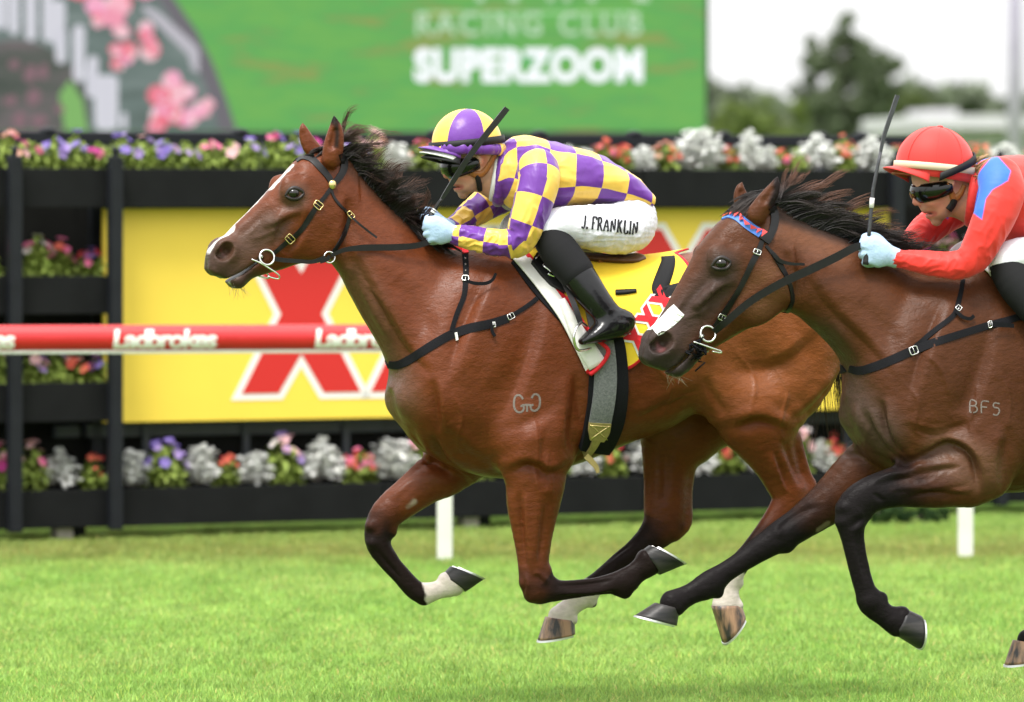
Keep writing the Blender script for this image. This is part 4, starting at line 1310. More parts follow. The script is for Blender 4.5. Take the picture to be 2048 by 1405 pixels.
def coat_colour(F, V, Q, D):
    N = normals(V, Q)
    n = len(V)
    base = np.array(D['coat'])
    C = np.tile(base, (n, 1))
    C *= (1 + .10 * vnoise(V, 5, 8) + .06 * vnoise(V, 17, 9))[:, None]
    M = V.copy(); M[:, 1] = -np.abs(M[:, 1]); X = F.px(M)
    def put(col, w):
        nonlocal C
        w = np.clip(w, 0, 1)[:, None]
        C = C * (1 - w) + np.array(col) * w
    for col, pts, r0, r1 in D['soft']:                       # soft colour changes of the coat, shade painted under neck and chest (2d traced)
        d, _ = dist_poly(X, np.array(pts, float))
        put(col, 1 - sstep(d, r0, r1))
    for L, r, a0, a1 in D['black']:                          # black points: down each leg
        P = line3(F, L)
        d, a = dist_poly(V, P)
        nz = vnoise(V, 30, 4) * .05
        put(D['blackc'], (1 - sstep(d, r * .9, r * 1.15)) * sstep(a + nz, a0, a1))
    for L, r in D['white']:
        P = line3(F, L)
        d, a = dist_poly(V, P)
        put((.52, .46, .41), (1 - sstep(d + vnoise(V, 60, 6) * .006, r * .9, r)))
    for L, r in D['blaze']:
        P = line3(F, L)
        d, a = dist_poly(V, P)
        put((.58, .55, .53), 1 - sstep(d + vnoise(V, 70, 7) * .005 + vnoise(V, 22, 17) * .004, r * .8, r))
    for L, r, col in D['spots']:
        P = line3(F, L)
        d, a = dist_poly(V, P)
        put(col, 1 - sstep(d, r * .6, r))
    return C

def shift(L, f):
    return [(*f(p[0], p[1]), *p[2:]) for p in L]

# -------------------------------------------------------------------- horse in front (bright bay)
F1 = Frame(1200, 19.6, 17.0)
_T1_top = [(781,775),(786,715),(812,645),(850,585),(900,540),(950,512),(1010,498),(1080,505),(1150,520),(1230,525),(1320,515),(1400,503),(1480,500),(1550,512),(1610,545),(1650,595),(1675,650),(1686,700)]
_T1_bot = [(781,775),(784,800),(798,845),(820,880),(845,903),(900,933),(960,953),(1030,962),(1100,945),(1160,925),(1240,892),(1320,862),(1380,828),(1420,800),(1480,785),(1560,790),(1620,780),(1660,750),(1680,722),(1686,700)]
def _wid(A, B, L):
    return [((x - A) / (B - A), w) for x, w in L]
_W1 = [(781,.0),(786,.06),(795,.11),(810,.15),(835,.19),(900,.21),(1000,.225),(1100,.245),(1200,.27),(1320,.275),(1420,.25),(1500,.25),(1580,.24),(1640,.19),(1686,.06)]
_HIND_NEAR1 = [(1500,815,-.16,88,.10),(1520,870,-.16,60,.075),(1545,915,-.155,47,.06),(1566,960,-.15,40,.05),(1580,992,-.15,38,.045),(1558,1032,-.15,28,.036),(1518,1083,-.15,22,.031),(1484,1122,-.15,21,.029),(1464,1152,-.15,24,.032),(1456,1180,-.15,23,.030),(1453,1208,-.15,29,.040)]
_HIND_FAR1 = [(1360,840,.13,85,.085),(1338,900,.13,58,.062),(1332,960,.13,48,.05),(1331,1010,.13,46,.045),(1326,1048,.13,42,.042),(1292,1086,.13,28,.034),(1243,1124,.13,22,.030),(1203,1158,.13,21,.029),(1170,1187,.13,26,.033),(1142,1213,.13,20,.028),(1122,1235,.13,27,.040)]
_HAM1 = [(1600,630,-.12,88,.12),(1592,735,-.135,88,.115),(1545,825,-.15,58,.085)]
_HAM1F = [(1590,640,.12,88,.12),(1500,755,.13,95,.11),(1380,850,.13,72,.085)]
_HOCK1 = [[(1590,880,-.15,14,.020),(1612,945,-.15,10,.013),(1622,975,-.15,13,.018),(1600,1000,-.15,18,.024)],
          [(1378,925,.13,12,.018),(1375,990,.13,9,.013),(1372,1046,.13,12,.018),(1350,1062,.13,18,.024)]]
_NF1 = [(1062,880,-.165,82,.085),(1070,950,-.165,64,.075),(1067,1000,-.16,56,.066),(1066,1050,-.155,45,.056),(1066,1100,-.15,36,.047),(1067,1140,-.15,31,.042),(1074,1177,-.15,31,.042),(1100,1182,-.15,24,.034),(1140,1180,-.15,20,.029),(1190,1174,-.15,19,.028),(1224,1168,-.15,22,.031),(1246,1166,-.15,28,.035),(1272,1146,-.15,22,.029),(1297,1127,-.15,27,.040)]
_FF1 = [(930,905,.15,62,.075),(895,937,.15,55,.07),(850,966,.145,44,.06),(810,998,.14,38,.05),(775,1028,.14,34,.044),(757,1058,.14,28,.041),(757,1090,.14,25,.038),(779,1125,.14,20,.030),(805,1154,.14,18,.028),(830,1180,.14,20,.030),(850,1187,.14,22,.032),(880,1179,.14,19,.028),(905,1168,.14,26,.040)]
BAY, DARK = (.112, .0270, .0075), (.016, .0115, .0105)
D1 = dict(
    lo=(-1.45, -.36, .18), hi=(1.05, .36, 2.13), coat=BAY, blackc=(.013, .0085, .0078),
    lofts=[
        dict(top=_T1_top, bot=_T1_bot, A=(781, 700), B=(1686, 700), wid=_wid(781, 1686, _W1), k=.03, e=2.25),
        dict(top=[(672,305),(691,322),(739,368),(798,430),(846,472),(900,500),(960,510)],
             bot=[(620,425),(650,490),(664,528),(682,552),(697,585),(715,618),(740,660),(765,700),(785,745),(800,790)],
             A=(690, 400), B=(900, 620), wid=[(-.3, .030), (-.12, .046), (0, .060), (.3, .082), (.6, .11), (1, .155), (1.4, .19)], k=.05, skew=-.38, e=2.1),
        dict(top=[(672,298),(640,304),(610,312),(589,322),(567,348),(542,375),(517,400),(491,428),(470,448),(450,470),(436,485),(421,494),(412,503),(412,520),(419,538)],
             bot=[(690,440),(686,475),(675,505),(655,520),(637,523),(601,528),(565,540),(529,549),(505,556),(492,570),(480,579),(462,575),(452,568),(444,560),(428,546)],
             A=(655, 350), B=(435, 555), wid=[(-.17, .004), (-.12, .03), (-.05, .058), (0, .070), (.12, .088), (.27, .098), (.42, .082), (.55, .066), (.7, .055), (.85, .055), (.95, .05), (1.05, .036)], k=.022, e=2.3),
    ],
    tubes=[(_NF1, .035), (_FF1, .035), (_HIND_NEAR1, .04), (_HIND_FAR1, .04), (_HAM1, .05), (_HAM1F, .05), (_HOCK1[0], .02), (_HOCK1[1], .02),
           # near shoulder and upper arm
           ([(955,620,-.09,60,.085),(930,700,-.13,62,.075),(910,790,-.15,58,.06)], .08),
           ([(1070,660,-.12,70,.09),(1085,760,-.162,75,.075),(1085,850,-.175,72,.075)], .05),
           ([(930,790,.14,60,.07),(950,860,.15,62,.07)], .05),
           ([(1112,905,-.165,34,.05)], .03),
           # knees' pisiform bone and fetlock ergots
           ([(1094,1142,-.15,8,.016),(1097,1158,-.15,11,.018)], .03), ([(784,1066,.14,8,.016)], .03),
           ([(1250,1186,-.15,12,.018)], .012), ([(848,1200,.14,12,.018)], .012), ([(888,1156,.14,9,.026)], .02), ([(1286,1112,-.15,9,.026)], .02), ([(1145,1242,.13,8,.026)], .02), ([(1477,1212,-.15,8,.026)], .02), ([(1184,1206,.13,10,.016)], .012), ([(1478,1168,-.15,10,.016)], .012),
           ([(1050,1165,-.155,11,.026)], .012), ([(1062,1192,-.15,12,.028)], .012), ([(1086,1160,-.178,9,.012)], .012), ([(742,1052,.12,11,.022)], .012), ([(744,1086,.12,11,.022)], .012),
           # ears
           ([(642,318,.075,16,.028),(620,292,.078,17,.024),(608,264,.08,11,.016),(605,248,.08,3,.005)], .012),
           ([(663,318,-.070,20,.030),(667,290,-.078,21,.026),(671,260,-.082,15,.019),(668,235,-.082,3.5,.006)], .012),
           ],
    pairs=[
        ([(585,384,-.078,25,.028)], .02),                                   # orbit
        ([(606,356,-.070,10,.012),(578,364,-.074,11,.012)], .025),            # brow
        ([(612,418,-.078,9,.014),(570,432,-.072,9,.013),(540,448,-.062,8,.011)], .02),   # facial crest
        ([(655,430,-.052,46,.030),(640,470,-.050,46,.028)], .025),           # jowl
        ([(453,502,-.040,27,.030)], .018),                                   # nostril wings
        ([(436,532,-.026,20,.030)], .02),                                    # upper lip
        ([(474,562,-.020,16,.030)], .015),                                   # lower lip, chin
        ([(838,800,-.07,46,.075)], .05),                                    # breast
        ([(1500,560,-.10,60,.12),(1570,640,-.13,80,.11)], .06),              # croup
        ([(1425,770,-.15,55,.085)], .05),                                    # stifle fold
    ],
    cuts=[([(447,562,0,3.5,.06),(480,545,0,4,.062),(517,517,0,4,.066)], .006),
          ([(666,292,-.108,8,.020),(671,262,-.104,7,.014)], .008),
          ([(612,290,.048,7,.016),(606,266,.060,5,.010)], .008)],
    paircuts=[([(456,498,-.068,14,.030),(449,508,-.062,14,.026),(441,510,-.050,9,.02)], .006), ([(454,502,-.050,9,.026)], .006),
              ([(588,387,-.128,12,.02)], .008)],
    sculpt=[
        ([(884,868),(878,820),(872,758)], 17, .010, .03, 0, 1), ([(1008,990),(955,958),(902,926),(862,864)], 16, .009, .0, 0, 1), ([(890,946),(850,906),(822,856)], 13, .007, .0, 0, 1),
        ([(1138,922),(1100,940),(1058,926),(1010,946)], 17, .010, .06, -1, 1), ([(1142,750),(1138,850),(1144,922)], 22, .007, .08, 0, 1), ([(1060,1150),(1048,1070),(1043,985)], 12, .008, .06, -1, 1),
        ([(1090,985),(1084,1060),(1074,1130)], 11, .007, .06, -1, 1), ([(1686,738),(1642,798),(1598,838)], 15, .010, .06, -1, 1), ([(1578,856),(1522,838),(1468,852)], 16, .010, .06, -1, 1),
        ([(1545,905),(1562,950),(1576,985)], 9, .008, .06, -1, 1), ([(690,395),(693,450),(678,508)], 13, .009, .02, 0, 1), ([(606,424),(572,438),(538,456)], 9, .005, .03, 0, 1), ([(574,514),(598,482),(618,438)], 12, .005, .03, 0, 1),
        ([(868,748),(812,690),(760,600),(704,498)], 20, .008, .02, 0, 1), ([(900,760),(938,645),(985,545)], 24, .009, .06, 0, 1), ([(1005,850),(1062,720),(1092,590)], 26, .006, .1, 0, 1),
        ([(1400,768),(1340,806),(1270,832)], 16, .006, .1, 0, 1), ([(1480,560),(1440,640),(1425,730)], 26, .007, .1, 0, 1), ([(1640,660),(1560,720),(1470,740)], 26, .006, .1, 0, 1),
        ([(930,900),(870,935),(818,985)], 11, .007, .03, 1, 1), ([(1325,890),(1330,960),(1328,1030)], 12, .006, .04, 1, 1), ([(960,870),(935,905),(905,930)], 14, .006, .03, 1, 1),
        ([(1240,1180),(1180,1190),(1110,1192)], 6, .005, .03, -1, 1), ([(1048,1195),(1052,1170),(1046,1150)], 7, .004, .03, -1, 1), ([(1090,1165),(1078,1152),(1066,1150)], 6, .004, .03, -1, 1),
        ([(873,770),(877,820),(880,862),(864,868)], 10, -.005, .04, 0), ([(823,850),(832,880),(850,903)], 8, -.008, .03, 0),
        ([(864,870),(889,922),(935,955)], 9, -.012, .02, 0), ([(1136,820),(1140,880),(1150,925)], 14, -.007, .1, 0),
        ([(1150,740),(1158,800),(1166,860)], 9, -.006, .1, 0), ([(1010,938),(1050,928),(1090,938)], 9, -.007, .08, -1),
        ([(690,540),(738,645),(785,718)], 14, -.008, .02, 0), ([(710,560),(760,650),(800,715)], 12, .006, .03, 0),
        ([(790,560),(830,610),(872,680)], 22, -.008, .05, 0), ([(960,560),(925,660),(905,760)], 22, -.006, .1, 0), ([(1075,600),(1050,700),(1020,790)], 26, -.006, .1, 0),
        ([(960,600),(1005,680),(985,780)], 30, .006, .1, 0), ([(1000,860),(1060,845),(1120,800)], 14, -.005, .1, 0),
        ([(900,840),(935,880),(985,915)], 14, .007, .05, 0), ([(1040,880),(1085,890)], 28, .008, .08, 0),
        ([(571,408),(560,430),(548,458),(540,488)], 6, .004, .03, 0), ([(590,425),(560,462),(546,500)], 7, -.004, .03, 0),
        ([(598,350),(604,352)], 12, -.007, .04, 0), ([(545,410),(500,455),(465,485)], 10, -.0035, .02, 0), ([(500,480),(530,470),(560,455)], 4, .003, .03, 0),
        ([(620,440),(600,480),(570,515)], 9, -.004, .03, 0), ([(688,400),(690,450),(680,500)], 9, -.009, .03, 0),
        ([(1688,735),(1665,768),(1620,815),(1588,842)], 8, -.009, .08, -1), ([(1409,755),(1425,790),(1448,830)], 9, -.008, .12, -1),
        ([(1470,848),(1520,838),(1560,850)], 10, -.006, .08, -1), ([(1450,650),(1520,720),(1540,790)], 26, -.006, .1, 0), ([(1560,600),(1610,680),(1625,760)], 20, -.007, .08, -1),
        ([(1566,880),(1590,935),(1606,975)], 8, -.010, .06, -1), ([(1355,880),(1360,960),(1358,1020)], 9, -.008, .04, 1),
        ([(1305,900),(1308,960),(1312,1020)], 8, -.004, .04, 1), ([(1040,985),(1046,1050),(1056,1110)], 7, -.006, .05, -1), ([(1085,985),(1082,1050),(1076,1120)], 7, -.006, .05, -1),
        ([(870,925),(820,975),(780,1015)], 8, -.006, .03, 1), ([(860,960),(815,1005)], 6, .004, .03, 1),
        ([(1112,1172),(1180,1167),(1228,1160)], 4, -.008, .03, -1), ([(1112,1186),(1180,1183),(1226,1176)], 4, .003, .03, -1), ([(788,1108),(815,1140),(840,1168)], 4, -.007, .03, 1), ([(1318,1084),(1252,1132),(1192,1176)], 4, -.007, .03, 1),
        ([(1260,700),(1320,780),(1340,830)], 30, -.007, .1, 0), ([(1290,820),(1340,800),(1385,770)], 10, -.005, .1, 0),
        ([(1060,800),(1075,880),(1072,950),(1088,1020)], 3.6, .0034, .05, -1), ([(1100,1000),(1104,960),(1092,930),(1100,890)], 3.4, .0032, .05, -1), ([(905,790),(925,830),(915,880),(940,920)], 3.6, .0030, .05, -1), ([(1300,720),(1340,770),(1330,830)], 3.6, .0030, .1, -1), ([(1320,840),(1350,800),(1395,790)], 3.4, .003, .1, -1), ([(1470,700),(1510,760),(1500,830)], 3.6, .003, .1, -1), ([(1540,720),(1575,780),(1560,850),(1575,900)], 3.4, .003, .08, -1), ([(560,430),(548,462),(556,500),(590,522)], 3, .0026, .03, 0), ([(600,400),(612,420),(600,452)], 3, .0024, .03, 0), ([(520,440),(505,462),(488,470)], 3, .0022, .02, 0), ([(720,560),(770,610),(780,680)], 4, .003, .03, 0), ([(1098,960),(1092,1010),(1098,1060)], 3, .0025, .05, -1), ([(950,800),(970,850),(965,900)], 3.2, .0022, .05, -1),
        ([(715,470),(760,520),(800,560)], 24, .005, .03, 0), ([(700,540),(690,500),(676,520)], 10, -.006, .02, 0),
    ],
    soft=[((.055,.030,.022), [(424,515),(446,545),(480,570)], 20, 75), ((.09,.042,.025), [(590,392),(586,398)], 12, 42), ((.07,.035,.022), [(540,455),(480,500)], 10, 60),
          ((.10,.042,.022), [(700,560),(760,680),(800,800)], 10, 70), ((.19,.060,.018), [(1500,660),(1640,700)], 90, 230), ((.055,.022,.012), [(691,322),(798,430),(900,498),(1020,498)], 4, 26),  # first entry: neck underside and chest front toned as painted shade
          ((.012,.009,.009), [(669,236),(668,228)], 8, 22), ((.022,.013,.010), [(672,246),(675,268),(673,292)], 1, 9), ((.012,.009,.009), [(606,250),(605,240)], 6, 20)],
    black=[([(1066,1080,-.15),(1070,1175,-.15),(1140,1180,-.15),(1246,1166,-.15),(1300,1126,-.15)], .075, .0, .40),
           ([(810,998,.14),(757,1058,.14),(757,1090,.14),(805,1154,.14),(840,1187,.14)], .07, .0, .42),
           ([(1330,1000,.13),(1326,1048,.13),(1243,1124,.13),(1190,1175,.13)], .075, .0, .42),
           ([(1572,975,-.15),(1580,1000,-.15),(1518,1083,-.15),(1464,1150,-.15)], .075, .1, .7)],
    white=[([(868,1183,.14),(905,1168,.14),(918,1160,.14),(886,1156,.14)], .056), ([(1168,1190,.13),(1142,1213,.13),(1120,1236,.13),(1146,1244,.13)], .060), ([(1462,1168,-.15),(1456,1180,-.15),(1452,1212,-.15),(1478,1213,-.15)], .064)],
    blaze=[([(586,340,-.01),(572,352,-.008),(545,380,-.008)], .019), ([(545,380,.006),(500,424,.006),(460,462,.003)], .013), ([(460,462,-.004),(436,488,-.008),(424,498,-.012)], .028)],
    spots=[([(450,503,-.055),(447,506,-.050)], .020, (.12,.03,.032)), ([(450,503,.055),(447,506,.050)], .020, (.12,.03,.032)), ([(456,566,-.02),(475,556,-.035)], .012, (.35,.33,.27)),
           ([(812,1012,.11),(826,1002,.105)], .02, (.30,.24,.19)), ([(592,390,-.08)], .032, (.03,.018,.015))],
)

# -------------------------------------------------------------------- horse behind, nearer the camera (dark bay)
F2 = Frame(1700, 18.55, 17.0)
def _t2(x, y): return 1694 + (x - 782) * 1.055, 826 + (y - 790) * 1.055
def _t2h(x, y): return 1696 + (x - 782) * 1.07, 812 + (y - 790) * 1.055
_T2_top = [(1692,790),(1698,740),(1730,680),(1775,620),(1830,570),(1890,540)] + [_t2(*p) for p in _T1_top[6:]]
_T2_bot = [(1692,790),(1693,830),(1699,865),(1712,892),(1745,925),(1800,955),(1870,975),(1940,990),(1995,986),(2060,984)] + [_t2(*p) for p in _T1_bot[10:]]
_NF2 = [(1962,880,-.165,80,.085),(1950,945,-.165,66,.08),(1900,957,-.16,58,.072),(1850,966,-.155,50,.062),(1800,974,-.15,42,.053),(1752,986,-.15,37,.046),(1712,1010,-.15,36,.044),(1702,1042,-.15,31,.041),(1706,1082,-.15,23,.033),(1716,1130,-.15,21,.030),(1730,1180,-.15,22,.031),(1743,1206,-.15,29,.035),(1768,1230,-.15,23,.030),(1796,1245,-.15,29,.041)]
_FF2 = [(1790,900,.14,78,.085),(1740,940,.14,66,.075),(1690,980,.14,52,.065),(1645,1015,.14,42,.055),(1600,1047,.14,35,.047),(1562,1072,.14,32,.044),(1530,1092,.14,27,.040),(1490,1119,.14,22,.031),(1450,1146,.14,21,.030),(1418,1170,.14,27,.034),(1382,1188,.14,21,.029),(1346,1207,.14,27,.041)]
D2 = dict(
    lo=(-.85, -.36, .16), hi=(2.02, .36, 1.92), coat=(.070, .0222, .0078), blackc=(.0095, .0078, .0082),
    lofts=[
        dict(top=_T2_top, bot=_T2_bot, A=(1692, 740), B=(2650, 740), wid=_wid(1692, 2650, [(_t2(x, 0)[0], w) for x, w in _W1]), k=.03, e=2.25),
        dict(top=[(1530,408),(1552,424),(1618,446),(1687,474),(1740,500),(1800,522),(1880,540),(1960,535)],
             bot=[(1505,520),(1555,600),(1583,624),(1605,638),(1636,665),(1670,699),(1686,718),(1697,745),(1700,800)],
             A=(1550, 520), B=(1800, 640), wid=[(-.3, .030), (-.12, .046), (0, .062), (.3, .088), (.6, .115), (1, .16), (1.4, .19)], k=.05, skew=-.38, e=2.1),
        dict(top=[(1552,408),(1520,412),(1490,420),(1462,428),(1441,440),(1424,460),(1398,491),(1383,521),(1362,559),(1338,603),(1312,648),(1295,678),(1287,694),(1288,710)],
             bot=[(1604,560),(1598,595),(1583,620),(1560,626),(1533,636),(1499,655),(1451,682),(1412,704),(1390,728),(1373,747),(1345,753),(1328,747),(1311,737),(1298,722)],
             A=(1540, 445), B=(1310, 725), wid=[(-.11, .004), (-.07, .03), (-.01, .058), (.04, .076), (.12, .090), (.27, .100), (.42, .084), (.55, .068), (.7, .056), (.85, .055), (.95, .05), (1.05, .036)], k=.022, e=2.3),
    ],
    tubes=[(_NF2, .035), (_FF2, .035), (shift(_HIND_NEAR1, _t2h), .04), (shift(_HIND_FAR1, _t2h), .04), (shift(_HAM1, _t2), .05), (shift(_HAM1F, _t2), .05),
           (shift(_HOCK1[0], _t2h), .02), (shift(_HOCK1[1], _t2h), .02),
           ([(1875,660,-.09,62,.085),(1850,740,-.13,66,.075),(1830,840,-.15,60,.062)], .08),
           ([(1975,700,-.12,72,.09),(1985,800,-.162,78,.078),(1975,900,-.175,64,.075)], .05),
           ([(1990,962,-.165,28,.045)], .03),
           ([(1730,1032,-.15,9,.016)], .03), ([(1574,1094,.14,9,.016)], .03), ([(1764,1196,-.15,11,.018)], .012), ([(1686,1016,-.158,13,.026)], .014), ([(1684,1044,-.155,12,.026)], .014), ([(1716,1026,-.182,10,.012)], .012), ([(1556,1066,.12,12,.022)], .012), ([(1740,1204,-.172,13,.014)], .014), ([(1436,1186,.14,11,.018)], .012), ([(1354,1220,.14,9,.026)], .02), ([(1806,1224,-.15,9,.026)], .02),
           ([(1500,428,.075,17,.028),(1484,402,.078,18,.024),(1480,380,.08,11,.015),(1484,366,.08,3,.005)], .012),
           ([(1512,432,-.070,22,.030),(1532,402,-.078,19,.025),(1548,376,-.082,12,.017),(1554,356,-.082,3.5,.006)], .012),
           ],
    pairs=[
        ([(1443,526,-.079,26,.028)], .02), ([(1464,496,-.070,10,.012),(1432,504,-.075,11,.012)], .025),
        ([(1460,560,-.078,9,.014),(1420,585,-.072,9,.013),(1395,610,-.062,8,.011)], .02),
        ([(1530,560,-.052,50,.030),(1510,600,-.050,48,.028)], .025),
        ([(1327,688,-.042,31,.031)], .018), ([(1308,712,-.026,20,.030)], .02), ([(1352,736,-.020,18,.030)], .015),
        ([(1752,830,-.07,46,.075)], .05), (shift([(1500,560,-.10,60,.12),(1570,640,-.13,80,.11)], _t2), .06), (shift([(1425,770,-.15,55,.085)], _t2), .05),
    ],
    cuts=[([(1330,744,0,3.5,.06),(1362,715,0,4,.062),(1386,684,0,4,.066)], .006),
          ([(1531,402,-.108,7,.018),(1547,378,-.102,5,.011)], .008), ([(1487,402,.048,8,.016),(1483,384,.060,6,.011)], .008)],
    paircuts=[([(1332,682,-.070,18,.032),(1320,692,-.064,16,.028),(1310,694,-.052,10,.02)], .006), ([(1328,687,-.054,11,.028)], .006), ([(1443,527,-.128,12,.02)], .008)],
    sculpt=[
        ([(1795,905),(1773,860),(1764,795)], 17, .011, .03, 0, 1), ([(1845,940),(1790,912),(1752,868),(1735,820)], 15, .009, .0, 0, 1), ([(1760,925),(1725,890),(1706,850)], 12, .007, .0, 0, 1),
        ([(1962,990),(1956,942),(1936,902),(1892,884),(1842,914)], 16, .012, .06, -1, 1), ([(1925,928),(1850,944),(1790,956),(1748,968)], 12, .008, .05, -1, 1), ([(1946,988),(1870,984),(1800,994)], 11, .007, .05, -1, 1),
        ([(2008,850),(2003,930),(1997,990)], 22, .008, .08, 0, 1), ([(1588,490),(1594,550),(1584,612)], 13, .009, .02, 0, 1), ([(1455,568),(1422,592),(1396,618)], 9, .005, .03, 0, 1), ([(1428,676),(1458,634),(1486,584)], 12, .005, .03, 0, 1),
        ([(1800,760),(1740,690),(1660,610),(1600,520)], 22, .005, .02, 0, 1), ([(1818,820),(1852,700),(1895,595)], 26, .009, .06, 0, 1), ([(1930,860),(1970,740),(1995,620)], 26, .006, .1, 0, 1),
        ([(1800,842),(1870,862),(1950,840)], 20, -.007, .08, 0, 1), ([(1715,935),(1660,985),(1600,1040)], 11, .007, .03, 1, 1), ([(1690,1010),(1640,1030),(1590,1070)], 10, .006, .03, 1, 1),
        ([(1700,1062),(1715,1050),(1728,1036)], 8, .005, .03, -1, 1), ([(1736,1175),(1724,1120),(1716,1070)], 7, .005, .03, -1, 1),
        ([(1765,800),(1770,850),(1790,895),(1830,930)], 9, -.014, .03, 0), ([(1712,800),(1735,850),(1760,900)], 8, -.008, .02, 0), ([(1700,860),(1740,905),(1800,940)], 8, -.009, .02, 0),
        ([(1770,890),(1810,925),(1860,905),(1900,885)], 9, -.010, .08, -1), ([(1890,885),(1935,905),(1955,950),(1960,985)], 8, -.010, .09, -1),
        ([(2004,880),(2000,930),(1998,965)], 14, -.007, .1, 0), ([(1640,660),(1690,720)], 14, -.006, .02, 0), ([(1660,640),(1720,720)], 12, .005, .03, 0),
        ([(1720,600),(1770,660),(1800,730)], 22, -.008, .05, 0), ([(1880,600),(1850,700),(1820,800)], 24, -.006, .1, 0), ([(1985,640),(1960,740),(1930,830)], 26, -.006, .1, 0),
        ([(1850,680),(1900,760),(1880,830)], 30, .006, .1, 0), ([(1790,820),(1850,850),(1930,845),(1990,800)], 12, -.005, .1, 0),
        ([(1432,552),(1425,580),(1412,610),(1405,640)], 6, .004, .03, 0), ([(1455,575),(1425,620),(1410,655)], 7, -.002, .03, 0), ([(1462,486),(1468,488)], 13, -.007, .04, 0),
        ([(1420,555),(1375,610),(1340,660)], 10, -.0035, .02, 0), ([(1362,640),(1392,628),(1425,612)], 4, .003, .03, 0), ([(1490,585),(1460,630),(1430,670)], 9, -.004, .03, 0),
        ([(1572,500),(1586,550),(1584,600)], 9, -.009, .03, 0), ([(1920,935),(1850,940),(1780,960)], 6, -.006, .06, -1), ([(1940,970),(1860,985),(1790,985)], 6, -.006, .06, -1),
        ([(1745,985),(1770,1005)], 5, -.005, .05, -1), ([(1718,1060),(1727,1120),(1741,1172)], 4, -.008, .03, -1), ([(1706,1075),(1716,1130),(1728,1178)], 4, .003, .03, -1), ([(1700,950),(1640,1000),(1590,1035)], 7, -.006, .03, 1), ([(1690,1000),(1630,1035)], 6, -.005, .03, 1),
        ([(1522,1094),(1470,1128),(1430,1156)], 4, -.008, .03, 1), ([(1660,1000),(1600,1040),(1560,1064)], 5, -.006, .03, 1), ([(1800,760),(1835,800),(1830,860),(1865,880)], 3.6, .0034, .05, -1), ([(1930,720),(1955,780),(1940,850),(1960,900)], 3.6, .0034, .05, -1), ([(1900,940),(1840,952),(1780,950),(1740,972)], 3.4, .0032, .05, -1), ([(1412,575),(1400,612),(1408,648),(1440,668)], 3, .0026, .03, 0), ([(1372,590),(1358,615),(1345,630)], 3, .0022, .02, 0), ([(1640,660),(1680,700),(1720,790)], 4, .003, .03, 0), ([(1720,810),(1735,850),(1728,890)], 3.6, .003, .03, 0), ([(1840,700),(1880,740),(1900,800)], 3.6, .003, .05, -1), ([(2000,740),(2020,800),(2015,860)], 3.6, .003, .08, -1), ([(1760,1000),(1790,980),(1860,965),(1910,925)], 3, .0025, .05, -1),
        ([(1560,470),(1640,500),(1720,530)], 20, -.004, .03, 0), ([(1600,520),(1660,570),(1740,590)], 24, .005, .03, 0),
    ],
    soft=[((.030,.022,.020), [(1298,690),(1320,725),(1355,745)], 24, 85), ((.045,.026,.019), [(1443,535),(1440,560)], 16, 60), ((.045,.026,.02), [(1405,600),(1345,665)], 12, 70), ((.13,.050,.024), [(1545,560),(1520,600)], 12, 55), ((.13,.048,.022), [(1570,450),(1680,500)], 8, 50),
          ((.06,.034,.024), [(1640,690),(1700,800),(1760,870)], 10, 80), ((.014,.010,.010), [(1555,356),(1556,380),(1546,408)], 4, 16), ((.02,.014,.012), [(1483,368),(1484,360)], 6, 18), ((.03,.018,.014), [(1560,428),(1687,474),(1800,522),(1920,540)], 5, 26),  # first entry: shade below neck and on breast put into the colour
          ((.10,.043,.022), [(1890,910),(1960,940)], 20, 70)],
    black=[([(1930,955,-.16),(1850,966,-.155),(1752,986,-.15),(1702,1042,-.15),(1716,1130,-.15),(1743,1206,-.15),(1796,1245,-.15)], .10, .0, .34),
           ([(1720,950,.14),(1645,1015,.14),(1562,1072,.14),(1450,1146,.14),(1346,1207,.14)], .10, .0, .42),
           (shift([(1330,1000,.13),(1326,1048,.13),(1243,1124,.13),(1142,1213,.13),(1120,1235,.13)], _t2h), .075, .0, .4), (shift([(1572,975,-.15),(1580,1000,-.15),(1518,1083,-.15),(1464,1150,-.15),(1453,1210,-.15)], _t2h), .075, .1, .6)],
    white=[], blaze=[],
    spots=[([(1324,690,-.058),(1321,693,-.052)], .024, (.10,.03,.03)), ([(1324,690,.058),(1321,693,.052)], .024, (.10,.03,.03)), ([(1443,528,-.08)], .034, (.02,.014,.013)), ([(1640,1062,.10),(1655,1050,.10)], .016, (.14,.10,.075)),
           ([(1345,750,-.01)], .02, (.06,.055,.05))],
)

def build_horse(F, D, name, label, group, eye_px, eyelid, hoofs, h=.0055):
    root = thing(name, label, "horse", F, group=group)
    V, Q = horse_body(F, D, h)
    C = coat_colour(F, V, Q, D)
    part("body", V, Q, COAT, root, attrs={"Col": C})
    hug = Hug(F, V, Q)
    # eyes: glossy ball in the socket, lids round it
    p, n = hug.hit(*eye_px)
    c = p - n * .0105
    e = MB().sphere((0, 0, 0), (.0235, .020, .0185), 20, 14)
    for s in (-1, 1):
        m = MB().sphere((c[0], -s * c[1], c[2]), (.0210, .019, .0168), 20, 14)
        eo = m.build("eye", EYEM, root, True)
    lid, lf = ribbon(hug, eyelid, [4, 7, 8, 7, 4, 6, 7, 6, 4], off=.003, cols=3, n=5, dome=.002)
    part_pair("eyelid", lid, lf, LIDM, root, sharp=0)
    for C1, C2, S1, S2, v, mt in hoofs:
        make_hoof(F, C1, C2, S1, S2, v, root, mt, ALU)
    return root, hug, V, Q
